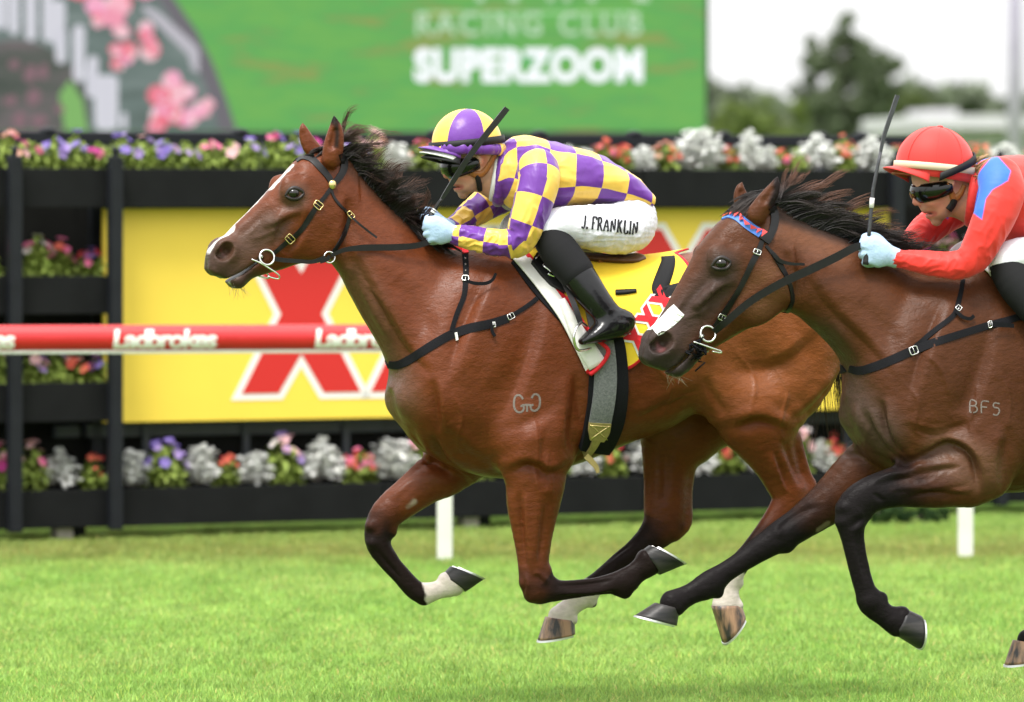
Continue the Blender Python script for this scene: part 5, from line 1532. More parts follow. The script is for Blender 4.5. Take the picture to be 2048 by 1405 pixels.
H1, hug1, HV1, HQ1 = build_horse(F1, D1, "racehorse", "bright bay racehorse with a white face stripe, leading and carrying the purple and yellow jockey", None, (588, 387),
    [(571,392),(579,380),(589,376),(600,380),(607,387),(600,396),(589,399),(579,397),(571,392)],
    [((1283,1103),(1319,1150),(1300,1091),(1366,1130),-.15,HOOFM), ((884,1151),(930,1184),(902,1133),(964,1160),.14,HOOFM), ((1148,1242),(1092,1234),(1149,1268),(1077,1281),.13,HOOFT), ((1482,1210),(1424,1212),(1489,1233),(1447,1286),-.15,HOOFT)])
H2, hug2, HV2, HQ2 = build_horse(F2, D2, "racehorse", "dark bay racehorse at right with a white patch on its nose, under the red jockey", None, (1443, 527),
    [(1424,533),(1432,520),(1443,515),(1454,519),(1461,526),(1455,536),(1443,539),(1432,538),(1424,533)],
    [((1810,1217),(1786,1267),(1840,1231),(1836,1298),-.15,HOOFM), ((1358,1218),(1312,1206),(1352,1252),(1273,1231),.14,HOOFM),
     (_t2h(1148,1242),_t2h(1092,1234),_t2h(1149,1268),_t2h(1077,1281),.13,HOOFT), (_t2h(1482,1210),_t2h(1424,1212),_t2h(1489,1233),_t2h(1447,1286),-.15,HOOFM)])
# ==================================================================== jockeys
def check_mat(name, ca, cb, rough=.38):
    m = bpy.data.materials.new(name); m.use_nodes = True
    nt = m.node_tree; N = nt.nodes; L = nt.links; b = N["Principled BSDF"]
    b.inputs["Roughness"].default_value = rough; b.inputs["Specular IOR Level"].default_value = .38; b.inputs["Sheen Weight"].default_value = .15
    fl = []
    for k in ("cs", "ct"):
        a = N.new("ShaderNodeAttribute"); a.attribute_name = k
        f = N.new("ShaderNodeMath"); f.operation = 'FLOOR'; L.new(a.outputs["Fac"], f.inputs[0]); fl.append(f)
    ad = N.new("ShaderNodeMath"); ad.operation = 'ADD'; L.new(fl[0].outputs[0], ad.inputs[0]); L.new(fl[1].outputs[0], ad.inputs[1])
    pp = N.new("ShaderNodeMath"); pp.operation = 'PINGPONG'; pp.inputs[1].default_value = 1.0; L.new(ad.outputs[0], pp.inputs[0])
    mx = N.new("ShaderNodeMix"); mx.data_type = 'RGBA'; mx.inputs["A"].default_value = (*ca, 1); mx.inputs["B"].default_value = (*cb, 1)
    L.new(pp.outputs[0], mx.inputs["Factor"]); L.new(mx.outputs["Result"], b.inputs["Base Color"])
    tc = N.new("ShaderNodeTexCoord"); nz = N.new("ShaderNodeTexNoise"); nz.inputs["Scale"].default_value = 26; nz.inputs["Detail"].default_value = 4
    mp = N.new("ShaderNodeMapping"); mp.inputs["Scale"].default_value = (1.6, 1, .5); mp.inputs["Rotation"].default_value = (0, .6, 0)
    L.new(tc.outputs["Object"], mp.inputs[0]); L.new(mp.outputs[0], nz.inputs["Vector"])
    bp = N.new("ShaderNodeBump"); bp.inputs["Strength"].default_value = .35; bp.inputs["Distance"].default_value = .008
    L.new(nz.outputs["Fac"], bp.inputs["Height"]); L.new(bp.outputs[0], b.inputs["Normal"])
    return m
PURPLE, YELLOW = (.125, .028, .27), (.80, .51, .085)
SATIN = check_mat("checked_satin", YELLOW, PURPLE)
PURP = mat("purple_satin", PURPLE, rough=.38, spec=.4, sheen=.15, bump=.35, bscale=26, bdist=.008)
YELC = mat("yellow_satin", YELLOW, rough=.38, spec=.4, sheen=.15, bump=.35, bscale=30, bdist=.008)
REDS = mat("red_lycra", (.66, .030, .022), rough=.55, spec=.3, sheen=.2, attr="Col", bump=.15, bscale=40, bdist=.006)
REDC = mat("red_cap", (.66, .035, .03), rough=.6, spec=.3, sheen=.2, bump=.05, bscale=300)
SKIN = mat("skin", (.55, .3, .2), rough=.5, spec=.35, attr="Col", noise=.06, nscale=60, sss=.12, bump=.1, bscale=400)
WBREECH = mat("white_breeches", (.70, .70, .76), rough=.6, spec=.3, bump=.4, bscale=34, stretch=(1, 1, 1.6), bdist=.006, sss=.0)
GLOVE = mat("pale_blue_glove", (.40, .54, .74), rough=.75, spec=.2, noise=.08, nscale=60, bump=.35, bscale=140)
GAITER = mat("black_gaiter", (.008, .008, .009), rough=.75, spec=.2)
BOOTM = mat("patent_boot", (.006, .006, .007), rough=.2, spec=.38, bump=.12, bscale=16, bdist=.01)
LENS = mat("goggle_lens", (.004, .005, .004), rough=.14, spec=.4)
BLK = mat("black_webbing", (.010, .010, .011), rough=.6, spec=.3)
TANL = mat("tan_leather", (.30, .11, .025), rough=.4, spec=.4, noise=.15, nscale=40)
CREAM = mat("cream_band", (.62, .50, .36), rough=.7)
BLUEC = (.03, .13, .58)
WHTC = mat("white_trim", (.75, .74, .74), rough=.6)
HAIRB = mat("person_hair", (.3, .18, .08), rough=.5, attr="Col")
EARM = SKIN

wrinkle(SATIN, 7, .012, .55, (1.5, 1, .8), (0, .7, 0)); wrinkle(PURP, 9, .012, .5, (1, 1, 1)); wrinkle(YELC, 9, .012, .5, (1, 1, 1))
wrinkle(REDS, 7, .010, .45, (.9, 1, 1.9), (0, -.5, 0)); wrinkle(WBREECH, 10, .008, .5, (2.2, 1, .7), (0, .5, 0)); wrinkle(GLOVE, 22, .006, .5, (1, 1, 1))
def ident(x, y): return x, y
def sim(c0, c1, s, deg):
    a = math.radians(deg); ca, sa = math.cos(a) * s, math.sin(a) * s
    def f(x, y):
        dx, dy = x - c0[0], y - c0[1]
        return c1[0] + ca * dx - sa * dy, c1[1] + sa * dx + ca * dy
    f.s = s
    return f
ident.s = 1.0

def solid_for(F, x0, y0, x1, y1, vmax, h):
    a = F.at(x0, y1, 0); b = F.at(x1, y0, 0); m = .14
    return Solid((a[0] - m, -vmax, a[2] - .06), (b[0] + m, vmax, b[2] + .06), h)

def tr(rowsL, f):
    return [(*f(r[0], r[1]), r[2], r[3] * f.s, r[4]) for r in rowsL]

def axis_param(V, P):
    """arc length along a limb (rows u,v,w) and angle round it"""
    P = np.asarray(P)[:, :3]; best = np.full(len(V), 1e9); s = np.zeros(len(V)); ang = np.zeros(len(V))
    seg = np.linalg.norm(np.diff(P, axis=0), axis=1); cum = np.concatenate([[0], np.cumsum(seg)])
    for i in range(len(P) - 1):
        ab = P[i + 1] - P[i]; T = ab / seg[i]
        t = (V - P[i]) @ ab / (ab @ ab); tcl = np.clip(t, -.4 if i == 0 else 0, 1.4 if i == len(P) - 2 else 1)
        r = V - P[i] - tcl[:, None] * ab; d = np.linalg.norm(r, axis=1)
        e1 = np.array([0, -1.0, 0]); e1 = e1 - T * (e1 @ T); e1 /= np.linalg.norm(e1); e2 = np.cross(T, e1)
        m = d < best
        best[m] = d[m]; s[m] = cum[i] + tcl[m] * seg[i]; ang[m] = np.arctan2(r[m] @ e2, r[m] @ e1)
    return s, ang

def folds(V, Q, F, scale, amp, seed, mask=1.0, ridge=True):
    N = normals(V, Q)
    W = V * scale
    n = vnoise(W, 1.0, seed)
    d = (1 - np.abs(n)) ** 2.2 - .45 if ridge else n
    n2 = vnoise(W * 2.3, 1.0, seed + 1); d2 = ((1 - np.abs(n2)) ** 2.5 - .4) if ridge else n2
    return V + N * ((d + .45 * d2) * amp * mask)[:, None]

# rows: px, py, v, radius px, half width
J_ARM_N = [(1076,340,-.17,42,.060),(1078,362,-.20,42,.060),(1068,400,-.215,40,.056),(1056,440,-.22,35,.050),(1044,472,-.215,31,.046),(1030,486,-.205,29,.044),(1002,487,-.18,26,.042),(962,481,-.15,24,.038),(928,473,-.115,21,.034),(908,471,-.10,17,.030)]
J_ARM_F = [(1062,345,.17,38,.058),(1030,370,.195,38,.055),(985,402,.20,34,.050),(950,424,.19,28,.044),(925,442,.15,22,.036),(905,455,.11,17,.030)]
J_TOP = [(992,312),(1008,290),(1027,272),(1057,269),(1097,284),(1151,296),(1205,315),(1246,339),(1272,364),(1290,388)]
J_BOT = [(994,395),(1012,418),(1040,428),(1062,432),(1090,426),(1125,416),(1178,412),(1219,416),(1250,419),(1272,420)]
J_W = [(0,.085),(.08,.14),(.2,.185),(.35,.19),(.6,.165),(.85,.155),(1.0,.13)]
J_THIGH = [(1255,440,-.075,49,.085),(1246,456,-.115,51,.085),(1205,458,-.150,48,.08),(1160,454,-.172,42,.072),(1122,450,-.185,36,.064),(1097,458,-.19,32,.058),(1090,474,-.19,27,.052)]
J_SHANK = [(1097,472,-.192,32,.056),(1120,505,-.222,37,.054),(1152,545,-.255,35,.050),(1182,588,-.280,32,.046),(1212,625,-.295,27,.042),(1235,645,-.300,26,.038)]
J_FOOT = [(1252,640,-.305,18,.030),(1243,650,-.305,22,.036),(1215,658,-.307,25,.040),(1188,671,-.308,16,.040),(1165,683,-.308,8,.030)]

def hand(F, f, side, wrist, name, parent, mt, grip_dx=0, mirror=1):
    """a gloved fist round the rein: palm, four bent fingers of unequal length and a thumb closed over them"""
    wx, wy, wv = wrist
    S = solid_for(F, *f(838, 500)[:1], f(838, 500)[1], *f(930, 420), .22, .003) if False else None
    x0, y0 = f(835, 415); x1, y1 = f(925, 505)
    a = F.at(min(x0, x1), max(y0, y1), wv); b = F.at(max(x0, x1), min(y0, y1), wv)
    S = Solid((a[0] - .03, wv - .09, a[2] - .03), (b[0] + .03, wv + .09, b[2] + .03), .0024)
    R = lambda L: rows(F, [(*f(x, y), wv + v * side, r * f.s, bb) for x, y, v, r, bb in L])
    S.tube(R([(912,470,0,18,.028),(898,466,-.002,19,.028),(884,460,-.004,22,.029),(870,452,-.005,21,.027),(863,449,-.005,18,.024)]), .012)
    S.tube(R([(880,470,-.003,20,.026),(868,470,-.003,17,.024)]), .012)
    ln = (1.0, 1.08, 1.0, .84)
    for i in range(4):
        y = 440 + 12.6 * i; x = 863 + (0, -2, -1, 4)[i]; l = ln[i]
        S.tube(R([(x + 12, y + 3, -.010, 7.2, .0118), (x, y, -.014, 7.0, .0112), (x - 8 * l, y + 3, -.004, 7.2, .0108), (x - 10 * l, y + 5, .012, 6.4, .0100), (x - 4 * l, y + 7, .028, 6.3, .0098), (x + 5, y + 7, .034, 5.6, .009)]), .0025)
    S.tube(R([(893,452,.010,10,.014),(878,438,.014,9,.013),(866,434,.014,7.5,.0115),(855,437,.010,6.8,.0105)]), .005)
    V, Q = S.mesh(2)
    return part(name, V, Q, mt, parent)

def dome_point(F, f, c, a, b, ax, v, th, ph, deg):
    pass

def build_cap(F, f, parent, sector_mats, rim_deg, name="helmet", cx=934, cy=287, rx=72, ry=69, lat=.100, seam=None, button=None):
    """helmet dome in gores, built round its own axis"""
    x, y = f(cx, cy); c = F.at(x, y, 0); k = F.sc(x)
    a = rx * f.s / k / math.cos(F.ang * .3); h = ry * f.s / k
    t = math.radians(rim_deg)
    e_b = np.array([math.cos(t), 0, -math.sin(t)]); e_u = np.array([math.sin(t), 0, math.cos(t)]); e_l = np.array([0, 1.0, 0])
    nt, npn = 22, 64
    V = [c + e_u * h]; Fq = []; mi = []
    off = math.radians(-90) - F.ang - math.pi / len(sector_mats)
    ns = len(sector_mats)
    for i in range(1, nt + 1):
        th = math.radians(100) * i / nt
        for j in range(npn):
            ph = off + 2 * math.pi * j / npn
            r = math.sin(th)
            puff = 1 + .012 * math.cos(ns * (ph - off) + math.pi) * r
            V.append(c + e_u * h * math.cos(th) + (e_b * math.cos(ph) * a + e_l * math.sin(ph) * lat) * r * puff)
    for j in range(npn):
        Fq.append((0, 1 + j, 1 + (j + 1) % npn)); mi.append(int(j / npn * ns) % ns)
    for i in range(nt - 1):
        for j in range(npn):
            p = 1 + i * npn
            Fq.append((p + j, p + npn + j, p + npn + (j + 1) % npn, p + (j + 1) % npn)); mi.append(int(j / npn * ns) % ns)
    hm = part(name, V, Fq, sector_mats, parent, midx=mi)
    return hm, dict(c=c, e_b=e_b, e_u=e_u, e_l=e_l, a=a, h=h, lat=lat, k=k)

def cap_ring(G, name, m, parent, z_front, z_back, width, off=.003, ph0=0, ph1=360, crinkle=0.0, seed=0, n=72, thick=.003):
    """a band round the dome; heights are along its axis, metres from the dome centre at front and back"""
    r = np.random.default_rng(seed)
    V = []; Fq = []
    ps = np.radians(np.linspace(ph0, ph1, n + 1))
    ws = np.linspace(-.5, .5, 7 if crinkle else 3)
    for ph in ps:
        cz = (z_front * (1 - math.cos(ph)) + z_back * (1 + math.cos(ph))) / 2
        for w in ws:
            z = cz + w * width
            q = math.sqrt(max(.05, 1 - min(1, (z / G['h']) ** 2))) if z > 0 else 1.0 - .10 * (z / G['h']) ** 2
            o = off + crinkle * (math.sin(ph * 31 + 3 * math.sin(ph * 7 + seed)) * .5 + .5) * (1 - (2 * w) ** 2 * .4) + (.006 * (1 - 4 * w * w) if crinkle else 0)
            V.append(G['c'] + G['e_u'] * z + (G['e_b'] * math.cos(ph) * (G['a'] * q + o) + G['e_l'] * math.sin(ph) * (G['lat'] * q + o)))
    b = len(ws)
    for i in range(n):
        for j in range(b - 1):
            Fq.append((i * b + j, (i + 1) * b + j, (i + 1) * b + j + 1, i * b + j + 1))
    o = part(name, V, Fq, m, parent)
    md = o.modifiers.new("thick", 'SOLIDIFY'); md.thickness = thick; md.offset = -1
    return o

def peak(G, F, name, m, parent, z0, ext, drop, half=68, lift=0.0, thick=.003, curl=.014):
    V = []; Fq = []; n = 28; b = 6
    for i in range(n + 1):
        ph = math.radians(180 - half + 2 * half * i / n); w = math.cos((i / n - .5) * math.pi) ** .6
        for j in range(b):
            t = j / (b - 1)
            z = z0 - drop * t * w + lift * (1 - w) - curl * (1 - w) * t
            e = ext * w * t
            V.append(G['c'] + G['e_u'] * z + G['e_b'] * (math.cos(ph) * (G['a'] * .985) - e) + G['e_l'] * math.sin(ph) * (G['lat'] * .985 + e * .25))
    for i in range(n):
        for j in range(b - 1):
            Fq.append((i * b + j, i * b + j + 1, (i + 1) * b + j + 1, (i + 1) * b + j))
    o = part(name, V, Fq, m, parent)
    md = o.modifiers.new("thick", 'SOLIDIFY'); md.thickness = thick; md.offset = 0
    return o

def goggles(F, f, parent, G, cx=936, cy=329, rf=45, hh=16, lat=.070, tilt=-14):
    x, y = f(cx, cy); c = F.at(x, y, 0); k = F.sc(x)
    t = math.radians(tilt)
    e_b = np.array([math.cos(t), 0, -math.sin(t)]); e_u = np.array([math.sin(t), 0, math.cos(t)])
    R = rf * f.s / k; H = hh * f.s / k
    V = []; Fq = []; n = 36; b = 9
    for i in range(n + 1):
        ph = math.radians(180 - 100 + 200 * i / n); q = abs(i / n - .5) * 2
        hl = H * (1 - .55 * q ** 3); nose = H * .35 * math.exp(-(q / .13) ** 2)
        for j in range(b):
            w = -1 + 2 * j / (b - 1)
            z = w * hl + (nose * (1 - w) / 2 if w < 0 else 0)
            bl = .010 * (1 - w * w)
            V.append(c + e_u * z + e_b * math.cos(ph) * (R + bl) + np.array([0, 1, 0]) * math.sin(ph) * (lat + bl))
    for i in range(n):
        for j in range(b - 1):
            Fq.append((i * b + j, i * b + j + 1, (i + 1) * b + j + 1, (i + 1) * b + j))
    o = part("goggles", V, Fq, LENS, parent)
    md = o.modifiers.new("thick", 'SOLIDIFY'); md.thickness = .010; md.offset = -1
    return o

def build_body(F, J, root):
    """head, neck and the body under the clothes as one continuous surface"""
    f = J['fh']; fb = J['fb']
    x0, y0 = J['box'][0]; x1, y1 = J['box'][1]
    S = solid_for(F, x0, y0, x1, y1, .40, .0048)
    t = lambda L, k=.012, cut=False, g=f: tube_px(S, F, tr(L, g), k, cut)
    # body under the clothes
    J['torso'](S, -.012)
    for L in J['limbs']:
        r = rows(F, L); r[:, 3] -= .010; r[:, 4] -= .010; r[:, 3:] = np.maximum(r[:, 3:], .012)
        S.tube(r, .02)
    # skull and face
    t([(948,296,0,56,.074)], .02)
    t([(930,318,0,42,.066),(925,345,0,30,.056),(930,366,0,22,.044)], .02)
    for s in (-1, 1):
        t([(944,345,s*.038,20,.022),(938,372,s*.022,13,.018)], .014)              # jaw
        t([(914,349,s*.030,10,.016),(922,352,s*.040,10,.016)], .014)              # cheekbone
        t([(901,322,s*.022,7,.020)], .010)                                        # brow
        t([(957,314,s*.078,7,.006),(960,322,s*.080,9,.006),(953,332,s*.076,4,.006)], .004)   # ear
        t([(955,316,s*.088,4,.006),(957,323,s*.088,4,.006)], .003, True)
    t([(900,325,0,6,.009),(893,340,0,5.5,.008),(891,352,0,6,.010)], .007)         # nose
    for s in (-1, 1): t([(898,354,s*.009,5,.007)], .005)
    t([(908,362,0,9,.024)], .008)
    t([(909,370,0,6,.020),(914,371,0,6,.026)], .005); t([(913,378,0,6.5,.018),(918,378,0,6,.024)], .005)   # lips
    t([(902,374.5,0,1.4,.024),(918,374,0,1.4,.026)], .003, True)
    t([(926,388,0,11,.018)], .010)                                                # chin
    t([(960,345,0,36,.052),(985,358,0,38,.054),(1012,368,0,44,.062),(1040,365,0,50,.08)], .02)   # neck
    V, Q = S.mesh(3)
    X = F.px(V * [1, 0, 1])
    inv = J['fh_inv']
    XX = np.array([inv(*p) for p in X]) if len(X) < 400000 else X
    C = np.tile(np.array(J['skin']), (len(V), 1)) * (1 + .05 * vnoise(V, 20, 2))[:, None]
    def put(col, pts, r):
        d, _ = dist_poly(XX, np.array(pts, float)); w = (1 - sstep(d, r * .4, r))[:, None]
        C[:] = C * (1 - w) + np.array(col) * w
    put((.42,.13,.10), [(904,374),(916,375)], 8); put((.56,.22,.16), [(890,350),(897,355)], 9); put((.50,.20,.14), [(955,312),(957,328)], 11); put((.50,.22,.15), [(912,350),(922,352)], 18)
    put((.36,.20,.14), [(926,388),(950,368),(965,350)], 12)
    part("body", V, Q, SKIN, root, attrs={"Col": C})
    return V, Q

def build_clothes(F, J, root):
    x0, y0 = J['box'][0]; x1, y1 = J['box'][1]
    # jacket
    S = solid_for(F, x0, y0, x1, y1, .34, J['h'])
    J['torso'](S, 0.0)
    V, Q = S.mesh(3)
    V = folds(V, Q, F, np.array(J['fold']), J['famp'], 21)
    V = relax(V, Q, 1, .5)
    J['paint_torso'](F, V, Q, root)
    for nm, L, k in (("sleeve", J['arm_n'], 1), ("sleeve", J['arm_f'], 2)):
        S = solid_for(F, x0, y0, x1, y1, .34, .0042)
        r = rows(F, L); S.tube(r, .01, n=5)
        V, Q = S.mesh(2)
        s, a = axis_param(V, r)
        tot = s.max()
        amp = J['samp'] * (.35 + sstep(s, .10, .2) * .9)
        N = normals(V, Q)
        W = np.stack([s * 34 + 2.2 * np.sin(a * 1.0 + 1) + V[:, 1] * 20, np.cos(a) * 1.6, np.sin(a) * 1.6], 1)
        nz = vnoise(W, 1.0, 31 + k); V = V + N * (((1 - np.abs(nz)) ** 2 - .4) * amp)[:, None]
        # gathered cuff
        cu = sstep(s, tot - .035, tot - .012)
        V = V + N * (cu * np.sin(a * 22) * .0009)[:, None]
        J['paint_sleeve'](F, V, Q, root, s, a, nm, tot)
    # breeches
    S = solid_for(F, x0, y0, x1, y1, .34, J['h'])
    for sd in (1, -1):
        r = rows(F, J['thigh']) if sd == 1 else rows(F, J['thigh_f'])
        S.tube(r, .03, n=4)
    for L in J['seat']:
        S.tube(rows(F, L), .04)
    V, Q = S.mesh(3)
    r = rows(F, J['thigh']); s, a = axis_param(V * np.array([1, 1, 1]), r)
    kn = 1 - sstep(s, s.max() - .17, s.max() - .09)
    V = folds(V, Q, F, np.array([26, 20, 10.]), .0042, 51, mask=kn)
    V = folds(V, Q, F, np.array([60, 20, 30.]), .0012, 57, mask=kn)
    V = folds(V, Q, F, np.array([14, 10, 75.]), .0020, 59, mask=kn)
    bre = part("breeches", V, Q, WBREECH, root)
    J['bre'] = (V, Q)
    # legs below the knee
    for sd in (1, -1):
        sh = J['shank'] if sd == 1 else J['shank_f']; ft = J['foot'] if sd == 1 else J['foot_f']
        r = rows(F, sh)
        S = solid_for(F, x0, y0, x1, y1 + 40, .42, .0042); S.tube(r[:3], .01); V, Q = S.mesh(2)
        part("gaiter", V + normals(V, Q) * .0035, Q, GAITER, root)
        S = solid_for(F, x0, y0, x1, y1 + 40, .42, .0040)
        S.tube(r[1:], .02); S.tube(rows(F, ft), .022)
        V, Q = S.mesh(2)
        ank = F.at(*J['ankle'], 0); d = np.linalg.norm((V - ank)[:, [0, 2]], axis=1)
        V = folds(V, Q, F, np.array([30, 24, 44.]), .0042, 71, mask=np.exp(-(d / .075) ** 2))
        part("boot", V, Q, BOOTM, root)
# -------------------------------------------------------------------- rider in purple and yellow
def mk_torso(F, top, bot, A, B, wid):
    def go(S, d):
        a = F.at(*A)[[0, 2]]; b = F.at(*B)[[0, 2]]
        t = line(F, top); bo = line(F, bot)
        if d:
            m = (t.mean(0) + bo.mean(0)) / 2
            t = m + (t - m) * .93; bo = m + (bo - m) * .93
        S.loft(t, bo, a, b, [(q, w + d) for q, w in wid], k=.03, e=2.3, sm=5)
    return go
def torso_coords(F, V, top, bot, A, B, wid):
    a = F.at(*A)[[0, 2]]; b = F.at(*B)[[0, 2]]; L = np.linalg.norm(b - a); T = (b - a) / L; Nn = np.array([-T[1], T[0]])
    p = V[:, [0, 2]] - a; s = p @ T; n = p @ Nn
    def pr(o):
        o = line(F, o) - a; S_ = o @ T; i = np.argsort(S_); return np.interp(s, S_[i], (o @ Nn)[i])
    nt, nb = pr(top), pr(bot); w = np.array(wid)
    ww = np.interp(s / L, w[:, 0], w[:, 1])
    z = (n - (nt + nb) / 2) / (np.abs(nt - nb) / 2 + 1e-6)
    return s, np.degrees(np.arctan2(V[:, 1] / ww * -1, z))       # near side positive

def paint_torso1(F, V, Q, root):
    s, ang = torso_coords(F, V, J_TOP, J_BOT, (1000, 345), (1285, 398), J_W)
    s0 = torso_coords(F, np.array([F.at(1096, 332, -.15)]), J_TOP, J_BOT, (1000, 345), (1285, 398), J_W)[0][0]
    part("jacket", V, Q, SATIN, root, attrs={"cs": (s - s0) / .098 + 100 + .07 * vnoise(V, 9, 91), "ct": (ang - 47) / 60 + 100 + .06 * vnoise(V, 9, 92)})
def paint_sleeve1(F, V, Q, root, s, a, nm, tot):
    part(nm, V, Q, SATIN, root, attrs={"cs": (s - .025) / .090 + 100, "ct": (a + .12) / (math.pi / 2) + 101})
def flip(L): return [(x, y, -v, r, b) for x, y, v, r, b in L]
def far_of(F, L):
    """the mirrored limb on the far side, as traced rows"""
    out = []
    for x, y, v, r, b in L:
        p = F.at(x, y, v); q = F.px(np.array([[p[0], -v, p[2]]]))[0]
        out.append((q[0], q[1], -v, r * F.sc(q[0], -v) / F.sc(x, v), b))
    return out
J1 = dict(h=.0048, fh=ident, fh_inv=ident, fb=ident, box=[(840, 208), (1325, 705)], skin=(.50, .27, .19),
          torso=mk_torso(F1, J_TOP, J_BOT, (1000, 345), (1285, 398), J_W), arm_n=J_ARM_N, arm_f=J_ARM_F,
          limbs=[J_ARM_N, J_ARM_F, J_THIGH, far_of(F1, J_THIGH), J_SHANK, far_of(F1, J_SHANK), J_FOOT, far_of(F1, J_FOOT)],
          thigh=J_THIGH, thigh_f=far_of(F1, J_THIGH), seat=[[(1257,450,-.07,49,.10),(1257,450,.07,49,.10)], [(1256,436,0,46,.13)]],
          shank=J_SHANK, shank_f=far_of(F1, J_SHANK), foot=J_FOOT, foot_f=far_of(F1, J_FOOT), ankle=(1212, 628),
          fold=(9, 9, 16), famp=.0066, samp=.0068, paint_torso=paint_torso1, paint_sleeve=paint_sleeve1)
R1 = thing("person", "jockey in purple and yellow checks crouched over the leading bay horse", "person", F1)
BV1, BQ1 = build_body(F1, J1, R1)
build_clothes(F1, J1, R1)
# collar, stock, cap and goggles
m = MB(); P = [F1.at(1003 + 7 * math.cos(a), 352 - 50 * math.cos(a), -.068 * math.sin(a)) for a in np.linspace(0, 2 * math.pi, 33)[:-1]]
S = Solid(np.min(P, 0) - .06, np.max(P, 0) + .06, .0035)
S.tube(np.array([(*p, .021, .016) for p in P + [P[0]]]), .005, n=1)
V, Q = S.mesh(2); V = folds(V, Q, F1, np.array([20, 20, 30.]), .003, 81)
part("collar", V, Q, PURP, R1)
P = [F1.at(990 + 7 * math.cos(a), 354 - 44 * math.cos(a), -.062 * math.sin(a)) for a in np.linspace(0, 2 * math.pi, 33)[:-1]]
MB().tube(P, .010, 8, closed=True).build("stock", WHTC, R1, True)
cap1, G1 = build_cap(F1, ident, R1, [PURP, YELC] * 3, 4)
kz = 1 / G1['k']
cap_ring(G1, "cap_gather", YELC, cap1, -16 * kz, -10 * kz, 16 * kz, off=.004, crinkle=.003, seed=3, ph0=150, ph1=215)
cap_ring(G1, "cap_gather", PURP, cap1, -16 * kz, -8 * kz, 22 * kz, off=.004, crinkle=.004, seed=5, ph0=215, ph1=318)
cap_ring(G1, "cap_gather", YELC, cap1, -16 * kz, -8 * kz, 24 * kz, off=.004, crinkle=.005, seed=6, ph0=318, ph1=395)
cap_ring(G1, "goggle_strap", BLK, R1, -12 * kz, 15 * kz, 15 * kz, off=.0095)
peak(G1, F1, "cap_peak", PURP, cap1, -10 * kz, .048, .010, lift=-.012, curl=.028)
peak(G1, F1, "helmet_peak", BLK, R1, -24 * kz, .036, .018, lift=-.012, curl=.026)
peak(G1, F1, "peak_trim", WHTC, cap1, -17 * kz, .042, .014, lift=-.012, half=62, thick=.004, curl=.027)
goggles(F1, ident, R1, G1)
hugB1 = Hug(F1, BV1, BQ1)
v, q = ribbon(hugB1, [(930,318),(938,340),(950,349),(966,346),(980,326),(990,306)], [9,12,15,12,9,8], off=.005, cols=4, dome=.003); part("helmet_harness", v, q, TANL, R1)
v, q = ribbon(hugB1, [(953,350),(957,364),(960,380)], 10, off=.006, cols=3, dome=.003); part("chin_strap", v, q, BLK, R1)
hand(F1, ident, 1, (908, 471, -.10), "glove", R1, GLOVE)
hand(F1, sim((908,471),(893,458),1.0,0), -1, (893, 458, .10), "glove", R1, GLOVE)

# breeches lettering, serif capitals laid on the thigh
hugT1 = Hug(F1, *J1['bre'])
INK = mat("breeches_ink", (.012, .012, .016), rough=.7)
GLY = {'J': ([((.62,1),(.62,.22),(.5,.02),(.28,0),(.12,.12))], .62), '.': ([((.30,-.04),(.30,.14))], .62),
       'F': ([((.22,0),(.22,1)), ((.22,.97),(.85,.97),(.85,.78)), ((.22,.52),(.62,.52)), ((.08,.02),(.38,.02))], .85),
       'R': ([((.2,0),(.2,1)), ((.2,.97),(.6,.97),(.78,.76),(.6,.52),(.2,.5)), ((.48,.5),(.9,.02),(1.0,.02)), ((.06,.02),(.36,.02))], .98),
       'A': ([((.1,.02),(.5,1),(.9,.02)), ((.28,.36),(.72,.36)), ((0,.02),(.24,.02)), ((.74,.02),(1.0,.02))], 1.0),
       'N': ([((.18,0),(.18,1),(.85,0),(.85,1)), ((.06,.02),(.32,.02)), ((.72,.98),(.98,.98))], 1.0),
       'K': ([((.2,0),(.2,1)), ((.85,.98),(.22,.42)), ((.42,.6),(.92,.02),(1.0,.02)), ((.06,.02),(.36,.02)), ((.06,.98),(.36,.98))], 1.0),
       'L': ([((.22,1),(.22,.03),(.82,.03),(.82,.24)), ((.08,.98),(.38,.98))], .84),
       'I': ([((.25,0),(.25,1)), ((.08,.02),(.42,.02)), ((.08,.98),(.42,.98))], .5)}
def letters(hug, text, org, ex, ey, adv, w, off=.0025):
    V = []; Fq = []; x = 0.0
    for ch in text:
        if ch == ' ': x += .35; continue
        st, a = GLY[ch]
        for s in st:
            pts = [(org[0] + ex[0] * (x + p[0]) + ey[0] * p[1], org[1] + ex[1] * (x + p[0]) + ey[1] * p[1]) for p in s]
            thin = (abs(s[0][1] - s[-1][1]) < .1 and len(s) == 2)
            v, q = ribbon(hug, pts, w * (.6 if thin else 1), off=off, cols=2, n=4)
            b = len(V); V += list(v); Fq += [tuple(i + b for i in f) for f in q]
        x += a * adv
    return V, Fq
v, q = letters(hugT1, "J. FRANKLIN", (1162, 456), (10.6, 1.3), (2.2, -25), 1.24, 3.3)
part("lettering", v, q, INK, R1, smooth=False)

